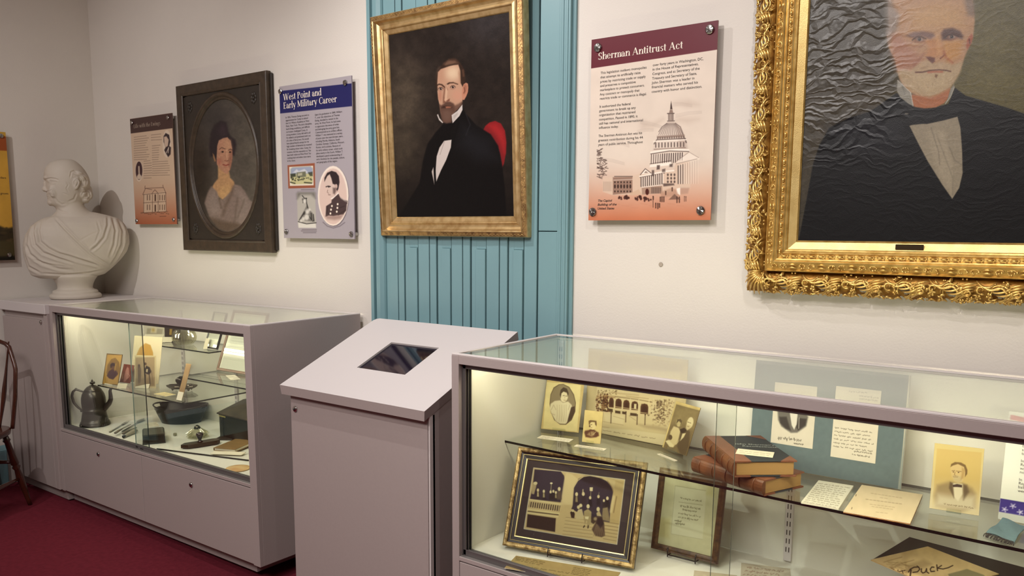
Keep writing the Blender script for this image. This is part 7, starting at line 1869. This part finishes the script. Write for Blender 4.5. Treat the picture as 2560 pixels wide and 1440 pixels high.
rod('old_spoon', 'slender spoon lying between the knife and the small dark box', 'spoon', y2(850, 512)[0], y2(1130, 352)[0], DK1, spoon)
rod('old_knife', 'knife lying close beside the small dark box', 'knife', y2(860, 545)[0], y2(1030, 455)[0], DK1, knife)
rod('old_pipe', 'pale rolled object with dark ends lying before the small dark box', 'pipe', y2(880, 588)[0], y2(1050, 510)[0], DK1, lambda r, L_: (MB().tube([(0, 0, .009), (.012, 0, .009), (.02, 0, .010), (L_*.7, 0, .012), (L_*.9, 0, .010)], [.006, .007, .009, .012, .007], 10).build('barrel', mat('tube_pale', 'a39a86', .5), r), MB().tube([(-.012, 0, .0085), (0, 0, .009)], [.008, .007], 10).build('tip', M_BLACK, r)))
# ---- small dark box with card
p0, p1_, p2_ = P1(y2(1112, 680)[0], DK1), P1(y2(1402, 652)[0], DK1), P1(y2(1345, 480)[0], DK1)
def boxed(name, label, cat, a, b_, depth, h):
    X = b_-a; w = np.linalg.norm(X[:2]); X = cv([X[0], X[1], 0])/w; M = T1 @ frame(cv([a[0], a[1], DK1+.0006]), X, np.cross((0, 0, 1), X), (0, 0, 1)); return thing(name, label, cat, M), M, w
M_EB = mat('ebonised_wood', '241c15', .35, noise=.3, nscale=30); M_EBT = mat('ebonised_top', '4a4335', .45, noise=.4, nscale=30)
r, Mb1, wb = boxed('wooden_box', 'small dark wooden box with a white caption card on its lid', 'box', p0, p1_, .1, .05)
b = MB(); b.box((.002, .002, .003), (wb-.002, .150, .040), bev=.001); b.box((-.001, -.001, 0), (wb+.001, .153, .005), bev=.001); b.build('body', M_EB, r)
b = MB(); b.prism([(0, .0403), (wb, .0403), (wb-.006, .048), (.006, .048)], -.001, .153, ax=1); b.build('lid', M_EBT, r)
def flat1(corners, z, label, **k): return flat_label(corners, z, label, T=T1, **k)
flat1((y2(1140, 400)[0], y2(1265, 388)[0], y2(1342, 432)[0], y2(1175, 452)[0]), DK1+.0495, 'white caption card lying on the small dark box')
# ---- black oval basket
rc = P1(y2(1525, 330)[0], DK1+.04)
bc = (P1(y2(1262, 390)[0], DK1)+P1(y2(1805, 400)[0], DK1))/2; ba = P1(y2(1805, 400)[0], DK1)-P1(y2(1262, 390)[0], DK1)
ang1 = math.atan2(ba[1], ba[0]); Lb = np.linalg.norm(ba)
Mb_ = T1 @ TR(bc[0]+.0, bc[1]+.035, DK1+.0006, ang1)
r = thing('oval_basket', 'black lacquered oval basket with pierced handles holding crumpled papers', 'basket', Mb_)
M_LAC = mat('black_lacquer', '100e0d', .3, noise=.3, nscale=20)
b = MB(); n = 72; v = []; f = []
lev = [(.108, .072, 0), (.118, .080, .02), (.130, .088, .045), (.142, .097, .070), (.150, .102, .085)]
def wall_pt(i, k, off=0.0):
    a = 2*math.pi*i/n; rx_, ry_, z_ = lev[k]; zz = z_+(.014*math.cos(a)**2 if k == 4 else (.006*math.cos(a)**2 if k == 3 else 0)); return ((rx_-off)*math.cos(a), (ry_-off)*math.sin(a), zz+(.003 if k == 0 and off else 0))
for off in (0, .004):
    base = len(v)
    for k in range(5):
        for i in range(n): v.append(wall_pt(i, k, off))
    for k in range(4):
        for i in range(n):
            j = (i+1) % n
            if k == 3 and (min(i, n-1-i) < 4 or abs(i+.5-n/2) < 4): continue
            q_ = (base+k*n+i, base+k*n+j, base+(k+1)*n+j, base+(k+1)*n+i); f.append(q_ if off == 0 else q_[::-1])
    f.append(tuple(base+i for i in range(n)) if off else tuple(base+i for i in reversed(range(n))))
b.add(v, f, 0, True)
b.tube([wall_pt(i % n, 4, .002) for i in range(n+1)], .004, 8, cap=False)
for c0 in (0, n//2):
    b.tube([wall_pt((c0+i) % n, 4, .002) for i in range(-5, 6)], .0045, 8); b.tube([wall_pt((c0+i) % n, 3, .002) for i in range(-5, 6)], .0035, 8)
b.build('basket', M_LAC, r)
b = MB(); rr = random.Random(2)
for k in range(7): a = -.9+k*.3+rr.random()*.2; b.tube([(.02*k-.06, -.0842+.001*abs(k-3), .035), (.02*k-.052, -.087, .044), (.02*k-.044, -.0862, .034)], .0012, 5)
Mcr = T1 @ TR(bc[0]+.0, bc[1]+.035, DK1+.0012, ang1)
g = thing('crumpled_papers', 'small crumpled tan and white papers inside the black basket', 'papers', Mcr @ Matrix.Translation((-.0, .02, .004)))
b = MB(); rr = random.Random(9)
for k in range(9):
    cx_, cy_, cz_ = rr.uniform(-.035, .035), rr.uniform(-.02, .02), .012+.022*rr.random(); a = rr.random()*3; s_ = rr.uniform(.012, .022)
    pts = [(cx_+s_*math.cos(a+t)*rr.uniform(.7, 1.1), cy_+s_*math.sin(a+t)*rr.uniform(.7, 1.1), cz_+rr.uniform(-.010, .012)) for t in np.linspace(0, 5.2, 6)]+[(cx_, cy_, cz_+.008)]
    b.add(pts, [(i, (i+1) % 6, 6) for i in range(6)], k % 3); b.add([(p[0], p[1], p[2]-.0006) for p in pts], [((i+1) % 6, i, 6) for i in range(6)], k % 3)
b.build('papers', [mat('paper_tan', 'b08a5c', .8), mat('paper_cream', 'd8cbb0', .8), mat('paper_rust', '8f5a3c', .8)], g)
# ---- dark wooden house-shaped box at the right end
hf = P1(y2(2100, 572)[0], DK1)
Mh = T1 @ TR(hf[0], hf[1], DK1+.0006, math.radians(-2))
r = thing('slope_top_box', 'tall black cabinet box with a brown sloping lid at the right of the case', 'box', Mh)
b = MB(); b.box((0, 0, 0), (.30, .16, .118), bev=.0015); b.box((.035, -.002, .004), (.037, 0, .115)); b.box((.0, -.0015, .112), (.30, 0, .118)); b.build('body', M_EB, r)
b = MB(); b.prism([(-.008, .1185), (-.008, .124), (.150, .168), (.166, .168), (.166, .1185)], -.008, .308, ax=0)
for k in range(9): b.box((.004+.034*k, -.0075, .1245), (.0055+.034*k, -.0065, .126))
b.build('lid', mat('lid_wood', '5c4833', .45, noise=.5, nscale=12, col2='33261a'), r)
b = MB(); b.box((.004, -.0022, .106), (.060, -.0006, .1135)); b.build('yellow_label', mat('label_yellow', 'b7a860', .7), r, label='yellow paper label')
b = MB(); b.tube([(.034+.018*math.cos(t), -.0010, .075+.020*math.sin(t)) for t in np.linspace(0, 6.283, 25)], .0008, 5, cap=False); b.tube([(.034+.010*math.cos(t), -.0010, .075+.012*math.sin(t)) for t in np.linspace(0, 6.283, 19)], .0007, 5, cap=False)
b.build('scratched_emblem', mat('emblem_grey', '3b3630', .5), r)
# ---- little brass cube
q_ = at1(y2(1525, 560)[0], DK1, .3); b = MB(); b.box((-.007, -.007, 0), (.007, .007, .014), bev=.002); o = b.build('tiny_cube', mat('cube_bone', '8c8568', .5), M=q_); tag(o, 'tiny bone-coloured cube lying between basket and blotter', 'cube')
# ---- rocker blotter
a_, c_ = P1(y2(1600, 735)[0], DK1), P1(y2(2085, 655)[0], DK1); d = c_-a_; L_ = np.linalg.norm(d); d /= L_
Mr = T1 @ frame(cv([*(a_+c_)[:2]/2, DK1+.0020]), (*d[:2], 0), (-d[1], d[0], 0), (0, 0, 1))
r = thing('desk_blotter', 'dark wooden rocker blotter with round knob on the case floor', 'blotter', Mr)
M_BW = mat('blotter_wood', '3c2a1b', .3, noise=.3, nscale=20)
b = MB(); w2 = .028
pts = [(-L_/2, 0), (-L_*.36, -w2), (L_*.40, -w2), (L_/2, -w2*.6), (L_/2, w2*.6), (L_*.40, w2), (-L_*.36, w2)]
b.prism(pts, .004, .020, ax=2); b.prism([(x*.9, y*.9) for x, y in pts], 0, .004, ax=2); b.build('base', M_BW, r)
b = MB(); b.lathe([(.013, .0201), (.012, .024), (.007, .028), (.009, .036), (.016, .050), (.018, .058), (.014, .065), (.001, .068)], c=(.0, 0, 0), n=24); b.build('knob', mat('knob_wood', '3a2012', .12, coat=.5), r)
# ---- star-shaped crystal inkwell
M_CRY = glass('crystal', tint='f6f5ec', ior=1.75, rough=.06, boost=1.0)
M_SILV = mat('tarnished_silver', '6e675a', .2, metal=.9, noise=.4, nscale=60)
def crystal(name, label, cat, M, R_, H_, lob, z0=0.0, sp=.25, prof=None):
    r = thing(name, label, cat, M); b = MB(); n_ = 64; v = []; f = []
    prof = prof or [(.55, 0), (.95, .06), (1.0, .25), (.9, .5), (.6, .75), (.35, .9), (.45, 1.0)]
    for (s_, z_) in prof:
        for i in range(n_): a = 2*math.pi*i/n_; rr_ = R_*s_*(1+sp*abs(math.cos(a*lob/2))-sp/2); v.append((rr_*math.cos(a), rr_*math.sin(a), z0+z_*H_))
    m_ = len(prof); f = [(k*n_+i, k*n_+(i+1) % n_, (k+1)*n_+(i+1) % n_, (k+1)*n_+i) for k in range(m_-1) for i in range(n_)]+[tuple(reversed(range(n_)))]
    b.add(v, f, 0, False)
    vi = [(x*.86, y*.86, z_+.004) for (x, y, z_) in v]; b.add(vi, [t[::-1] for t in f], 0, False)
    b.build('cut_glass', M_CRY, r); return r
Mi_ = at1(y2(1815, 585)[0], DK1)
r = crystal('crystal_inkwell', 'star-shaped cut crystal inkwell behind the rocker blotter', 'inkwell', Mi_, .040, .045, 8, sp=.5, prof=[(.8, 0), (1.15, .15), (1.0, .35), (1.2, .55), (.8, .8), (.5, 1)])
b = MB(); b.lathe([(.014, .0452), (.017, .050), (.014, .058), (.006, .064), (.001, .066)], n=20); b.build('stopper', M_SILV, r)
# ---- black-edged board, books and papers at the right
bp = [P1(y2(*p)[0], DK1) for p in ((1272, 738), (2452, 888))]
d = bp[1]-bp[0]; d[2] = 0; Lq = np.linalg.norm(d); d /= Lq; yq = np.cross((0, 0, 1), d)
Mq = T1 @ frame(cv([bp[0][0], bp[0][1]+.008, DK1+.0006]), d, yq, (0, 0, 1))
r = thing('display_board', 'white board with a thick black edge under the books and blotter', 'board', Mq)
b = MB(); b.prism([(.0, .0), (Lq, .0), (Lq, .075), (.10, .075)], 0, .0006, ax=2); b.build('board', M_INT, r)
b = MB(); b.box((.002, -.006, 0), (Lq, -.0005, .006), bev=.001); b.build('edge', M_BLACK, r)
def slab(name, label, cat, q4, z, t, m, bev=.001):
    P = [P1(q, z) for q in q4]; X = ((P[1]-P[0])+(P[2]-P[3]))/2; w = np.linalg.norm(X); X /= w; X[2] = 0; Y = np.cross((0, 0, 1), X); dd = abs(((P[0]-P[3])+(P[1]-P[2])) @ Y/2); c = sum(P)/4
    M = T1 @ frame(cv([c[0], c[1], z]), X, Y, (0, 0, 1)); r = thing(name, label, cat, M)
    if cat == 'book':
        b = MB(); b.box((-w/2+.003, -dd/2+.003, .0022), (w/2-.003, dd/2-.003, t-.0022)); b.build('pages', M_PAPER, r)
        for z_ in (0, t-.002): MB().box((-w/2, -dd/2, z_), (w/2, dd/2, z_+.002), bev=.0006).build('cover', m, r)
        MB().box((-w/2-.002, -dd/2, 0), (-w/2, dd/2, t), bev=.0006).build('spine', m, r)
    else: MB().box((-w/2, -dd/2, 0), (w/2, dd/2, t), bev=bev).build('body', m, r)
    return r
M_TAN = mat('book_tan', '8a6c40', .6, noise=.2, nscale=30)
slab('old_book', 'closed tan book lying open side right below the sloping-lid box', 'book', (y2(2240, 632)[0], y2(2480, 645)[0], y2(2385, 785)[0], y2(2085, 752)[0]), DK1+.0075, .014, M_TAN)
slab('open_papers', 'cream pamphlet lying in front of the tan book', 'pamphlet', (y2(2010, 762)[0], y2(2420, 778)[0], y2(2390, 812)[0], y2(1995, 800)[0]), DK1+.0075, .004, M_PAPER)
slab('leather_folder', 'dark leather folder lying behind the blotter before the sloping-lid box', 'folder', (y2(2068, 582)[0], y2(2330, 580)[0], y2(2240, 622)[0], y2(2066, 612)[0]), DK1+.0012, .006, mat('folder_dark', '30261c', .5))
o_ = P1(y2(2330, 985)[0], DK1); b = MB(); b.lathe([(.052, 0), (.054, .0015), (.052, .004), (.02, .006), (.001, .0062)], n=40, sx=1, sy=1)
o = b.build('painted_palette', mat('palette_orange', 'c4935a', .6, noise=.35, nscale=18, col2='d8bd88'), M=T1 @ TR(o_[0], o_[1], DK1+.001)); tag(o, 'orange and cream disc lying at the front right corner of the case floor', 'disc')
# ---- lower shelf
Z1 = S1z+.0004
def art_oval(A):
    A.C[:] = A.col('e9dfc0'); A.poly(y1(905, 760, 915, 640, 960, 540, 1030, 485, 1090, 510, 1120, 600, 1125, 720, 1100, 840, 1000, 900, 920, 860), 'c49a48', 1.5); A.poly(y1(905, 700, 1125, 720, 1110, 860, 900, 850), 'a5762f', 6, .6)
    A.poly(y1(980, 700, 985, 600, 1000, 575, 1015, 600, 1020, 700), 'a98240', 2.5, .9)
R_ = stand_card('mounted_photograph', 'white card mount with a golden oval portrait behind the smaller photographs', 'photograph',
    (y1(886, 402)[0], y1(1226, 416)[0], y1(1195, 985)[0], y1(845, 960)[0]), Z1, art_oval, T=T1, tilt=.3, nx=70, edge='e9dfc0', wt=60, wy=20)
R_[0].matrix_world = T1 @ Matrix.Translation((0, .065, 0)) @ T1.inverted() @ R_[0].matrix_world
def art_soldier(A):
    A.C[:] = A.col('c09a52'); A.line(y1(705, 600, 895, 608, 842, 972, 650, 962, 705, 600), 2.4, '5a4428', 1)
    A.poly(y1(700, 820, 715, 730, 760, 660, 810, 645, 855, 700, 862, 780, 840, 850, 780, 910, 730, 890), '8c6c3c', 1.4); A.poly(y1(705, 860, 730, 810, 770, 780, 820, 800, 840, 840, 780, 905, 730, 890), '4c2f38', 1.6); A.poly(y1(750, 770, 745, 730, 770, 705, 800, 710, 805, 740, 780, 760), '3a2830', 1.4); A.ell(120+780/4.8, 760+765/4.8, 3.6, 4.6, '6c4a3c', 1.2)
    A.line(y1(815, 720, 800, 800), 2, 'caa34e', 1, .8)
stand_card('cabinet_card', 'dark-edged card of a hatted figure in an oval, leftmost on the lower glass shelf', 'cabinet card',
    (y1(705, 600)[0], y1(896, 608)[0], y1(842, 976)[0], y1(650, 964)[0]), Z1, art_soldier, T=T1, tilt=.25, nx=70, edge='4a3820')
def art_red(A):
    A.C[:] = A.col('7e3a28'); A.grain(.15, .2, 4)
    A.poly(y1(930, 800, 950, 755, 970, 770, 975, 830, 960, 880, 930, 930, 905, 935, 915, 860), 'c98f84', 1.4); A.line(y1(950, 830, 980, 860, 945, 900), 1.6, 'd8a89a', 1); A.poly(y1(880, 840, 905, 830, 900, 900, 875, 900), 'b08a5c', 2, .7)
stand_card('red_toned_card', 'rust-red card with a pale figure between the two portrait cards', 'card',
    (y1(918, 728)[0], y1(1034, 736)[0], y1(985, 950)[0], y1(858, 940)[0]), Z1, art_red, T=T1, tilt=.28, nx=60, edge='6a3024')
def art_men(A):
    A.C[:] = A.col('dbcda4'); A.poly(y1(1050, 642, 1278, 638, 1282, 985, 1052, 990), 'b09a78', 1.2); A.poly(y1(1052, 900, 1282, 880, 1282, 985, 1052, 990), '8f7a5a', 4, .8)
    A.poly(y1(1160, 780, 1180, 740, 1220, 760, 1240, 810, 1215, 850, 1160, 830), '332a28', 1.4); A.line(y1(1170, 850, 1165, 960), 3, '5a4a3c', 1); A.line(y1(1215, 850, 1225, 960), 3, '5a4a3c', 1); A.poly(y1(1180, 780, 1200, 780, 1195, 820, 1175, 815), 'd4c6a0', 1)
    A.ell(120+1168/4.8, 760+718/4.8, 3, 3.6, '5a4434', 1); A.poly(y1(1075, 760, 1100, 740, 1118, 780, 1112, 950, 1080, 950), '6c5a48', 1.5); A.ell(120+1092/4.8, 760+740/4.8, 3, 3.8, '4a3a30', 1); A.line(y1(1240, 800, 1262, 960), 2, '7a6650', 1.2, .8)
stand_card('photograph_card', 'white-bordered photograph of two men, rightmost of the standing photographs', 'photograph',
    (y1(1036, 626)[0], y1(1291, 618)[0], y1(1298, 1010)[0], y1(1038, 1008)[0]), Z1, art_men, T=T1, tilt=.2, nx=80, edge='e0d4b0')
for (x0_, y0_, x1_, y1__, lab, zz_) in ((700, 915, 803, 966, 'tiny caption card propped before the hatted figure card', Z1), (850, 948, 970, 1012, 'tiny caption card propped before the rust-red card', Z1), (1070, 950, 1238, 1008, 'tiny caption card propped before the photograph of two men', Z1)):
    R_ = stand_card('caption_card', lab, 'caption card', (y1(x0_, y0_)[0], y1(x1_, y0_+2)[0], y1(x1_-6, y1__)[0], y1(x0_-4, y1__-4)[0]), zz_, lambda A: A.C.__setitem__(slice(None), A.col('ded9c2')), T=T1, tilt=.5, nx=24, t=.001, edge='ded9c2', wt=300)
    R_[0].matrix_world = T1 @ Matrix.Translation((.004, -.012, 0)) @ T1.inverted() @ R_[0].matrix_world
flat1((y1(1275, 1078)[0], y1(1400, 1062)[0], y1(1532, 1086)[0], y1(1402, 1114)[0]), S1z+.0004, 'cream caption card lying flat before the silver inkstand', col='d9cb98')
# silver inkstand: pierced tray with a dark well
Mi2 = at1(y1(1610, 1040)[0], S1z, .5, .0062)
r = thing('silver_inkstand', 'tarnished silver inkstand with pierced tray and round pot on the lower shelf', 'inkstand', Mi2)
b = MB(); v = []; n_ = 60
for (s_, z_) in ((.5, .004), (.8, .006), (1, .016), (1.04, .022), (1.0, .021), (.78, .009), (.5, .007)):
    for i in range(n_): a = 2*math.pi*i/n_; k_ = 1+.16*abs(math.sin(a*4)); v.append((.068*s_*k_*math.cos(a), .040*s_*k_*math.sin(a), z_))
b.add(v, [(k*n_+i, k*n_+(i+1) % n_, (k+1)*n_+(i+1) % n_, (k+1)*n_+i) for k in range(6) for i in range(n_)]+[tuple(reversed(range(n_))), tuple(range(6*n_, 7*n_))], 0, True)
for a in (.6, 2.5, 3.8, 5.7): b.tube([(.045*math.cos(a), .026*math.sin(a), .006), (.055*math.cos(a), .032*math.sin(a), .0005)], [.004, .006], 8)
b.build('tray', M_SILV, r)
b = MB(); b.lathe([(.012, .0072), (.014, .016), (.009, .022), (.017, .032), (.022, .042), (.022, .050), (.016, .058), (.006, .062), (.001, .063)], c=(-.012, .006, 0), n=28); b.build('pot', mat('pot_dark', '2a2520', .12, metal=.6), r)
b = MB(); b.lathe([(.014, .0072), (.016, .012), (.012, .020), (.013, .026), (.001, .027)], c=(.036, -.002, 0), n=20); b.build('sander', M_SILV, r)
# upright wooden paper knife with its card
pa, pb_ = P1(y1(1575, 1165)[0], S1z), None
Rk = pose(y1(1655, 712)[0], y1(1718, 722)[0], y1(1600, 1165)[0], y1(1545, 1150)[0], ax=2, val=S1z+.003, T=T1, tilt=.25, yaw=.2, wt=20, wy=10)
r = thing('wooden_ruler', 'narrow tan wooden stick leaning upright on the lower shelf', 'wooden stick', Rk[0])
w, h = Rk[1], Rk[2]
b = MB(); b.box((-w/2, 0, .006), (w/2, .004, h), bev=.0015); b.build('stick', mat('stick_tan', 'a58a60', .6, noise=.3, nscale=30, col2='8a6a44'), r)
b = MB(); b.box((-w/2-.001, -.0022, .0), (w/2+.001, -.0006, .040)); b.build('white_tag', M_PAPER, r, label='white paper tag')
# ---- middle shelf at the right: framed document
Z2 = S2z+.0005
def art_doc(A):
    A.C[:] = A.col('e9e4d2'); q_ = A.quadmap(((589, 779), (665, 785), (632, 943), (540, 928)))
    A.poly([q_(.1, .10), q_(.9, .10), q_(.9, .58), q_(.1, .58)], 'd2cfc2', 1); A.poly([q_(.08, .66), q_(.95, .66), q_(.95, .95), q_(.08, .95)], 'cfccc0', 1)
    for k in range(9): A.line([q_(.16, .16+.045*k), q_(.82-.1*(k % 3), .16+.045*k)], .8, '8f8b80', .8, .6)
    A.line([q_(.12, .62), q_(.9, .62)], 1.6, '9a968a', 1, .7)
prof3 = [(-.0005, .008), (0, .003), (.003, .001), (.010, .0), (.011, .002), (.011, .012)]
def framed1(name, label, corners, z, fw, mm_, art, nx, tilt=.3, yaw=0.0, wy=20, wt=40, gl=True):
    M, w, h, p = pose(*corners, ax=2, val=z, T=T1, tilt=tilt, yaw=yaw, wt=wt, wy=wy)
    M = Matrix.Translation((0, 0, .012*math.sin(abs(p[1]))+.001+w*.0075)) @ M
    r = thing(name, label, 'framed picture', M); k_ = fw/.011; pr_ = [(a*k_, y_) for a, y_ in prof3]
    b = MB(); frame_profile(b, pr_, -w/2+fw, w/2-fw, fw, h-fw); b.add([(-w/2, .012, 0), (w/2, .012, 0), (w/2, .012, h), (-w/2, .012, h)], [(0, 3, 2, 1)]); b.build('frame', mm_, r)
    A = Art(M, -w/2+fw-.001, w/2-fw+.001, fw-.001, h-fw+.001, nx, int(nx*1.3), .006, 'e9e4d2'); art(A); A.build('picture', M_PRINT_M, r)
    if gl: MB().box((-w/2+fw-.0005, .0035, fw-.0005), (w/2-fw+.0005, .005, h-fw+.0005)).build('glazing', M_GLASS, r)
    return r, M, w, h
RD = framed1('framed_document', 'brown-framed printed document leaning at the right end of the middle shelf', ((589, 779), (665, 785), (632, 943), (540, 928)), Z2, .013, mat('frame_brown', '6a4a30', .45, noise=.3, nscale=30), art_doc, 90, tilt=.3)
flat1((y1(1998, 868)[0], y1(2150, 862)[0], y1(2400, 892)[0], y1(2330, 905)[0]), Z2, 'long white caption card lying before the brown-framed document', col='d9d6c4')
# ---- upper shelf
Z3 = S3z+.0006
def art_grey(A):
    A.C[:] = A.col('d4d0c2'); A.poly(y1(1190, 290, 1380, 300, 1365, 372, 1180, 365), 'a9a390', 2); A.poly(y1(1240, 290, 1310, 290, 1300, 350, 1230, 345), 'd9d2bc', 2); A.glow(383, 825, 4, 5, 'b9983c', .8)
R_ = stand_card('photograph_card', 'pale grey photograph at the left end of the upper shelf', 'photograph', (y1(1178, 215)[0], y1(1422, 235)[0], y1(1400, 400)[0], y1(1150, 375)[0]), Z3, art_grey, T=T1, tilt=.03, nx=60, edge='dcd8ca', wt=4000, wy=4000)
def art_dk(A): A.C[:] = A.col('2c2018'); A.poly(y1(1460, 300, 1490, 300, 1485, 370, 1455, 370), 'a3873a', 1.5)
R_ = stand_card('photograph_card', 'dark photograph with a gold figure behind the crystal bowl', 'photograph', (y1(1425, 235)[0], y1(1600, 250)[0], y1(1580, 425)[0], y1(1400, 408)[0]), Z3, art_dk, T=T1, tilt=.03, nx=50, edge='2a2018', wt=4000, wy=4000)
for (c, lab) in (((y1(1150, 358)[0], y1(1385, 365)[0], y1(1372, 432)[0], y1(1135, 430)[0]), 'white caption card at the left end of the upper shelf'), ((y1(1325, 392)[0], y1(1495, 398)[0], y1(1490, 468)[0], y1(1318, 462)[0]), 'white caption card beside the crystal bowl on the upper shelf')):
    stand_card('caption_card', lab, 'caption card', c, Z3, lambda A: A.C.__setitem__(slice(None), A.col('ded9c2')), T=T1, tilt=.9, nx=24, t=.001, edge='ded9c2', wt=300)
crystal('crystal_bowl', 'ribbed cut crystal bowl in the middle of the upper shelf', 'bowl', at1(y1(1640, 486)[0], S3z), .060, .075, 18, sp=.16, prof=[(.5, 0), (.7, .05), (.95, .3), (1.0, .55), (.92, .8), (.8, .95), (.84, 1.0)])
RB = framed1('framed_card', 'small black-framed white card at the right end of the upper shelf', ((536, 781), (565, 785), (541, 876), (509, 871)), Z3, .007, M_BLACK, lambda A: A.poly([(530, 800), (556, 803), (545, 850), (520, 846)], 'c9c6b6', 1), 40, tilt=.28)
stand_card('caption_card', 'narrow white caption card leaning by the small black frame', 'caption card', (y1(1905, 415)[0], y1(1942, 418)[0], y1(1905, 545)[0], y1(1862, 538)[0]), Z3, lambda A: A.C.__setitem__(slice(None), A.col('ded9c2')), T=T1, tilt=.3, nx=20, t=.001, edge='ded9c2', wt=100)
# ---- the small lock clamped on the sliding pane
b = MB(); b.box((-1.005, .020, .352), (-.985, .025, .362), bev=.001); b.box((-.985, .020, .350), (-.975, .0245, .358), 1, bev=.001); b.box((-.975, .019, .353), (-.952, .0245, .364), bev=.001); b.box((-.935, .019, .351), (-.905, .0245, .359), bev=.001); b.box((-.952, .0205, .355), (-.935, .0235, .358), 1)
b.build('ratchet_lock', [M_BLACK, M_STEEL], CASE1)
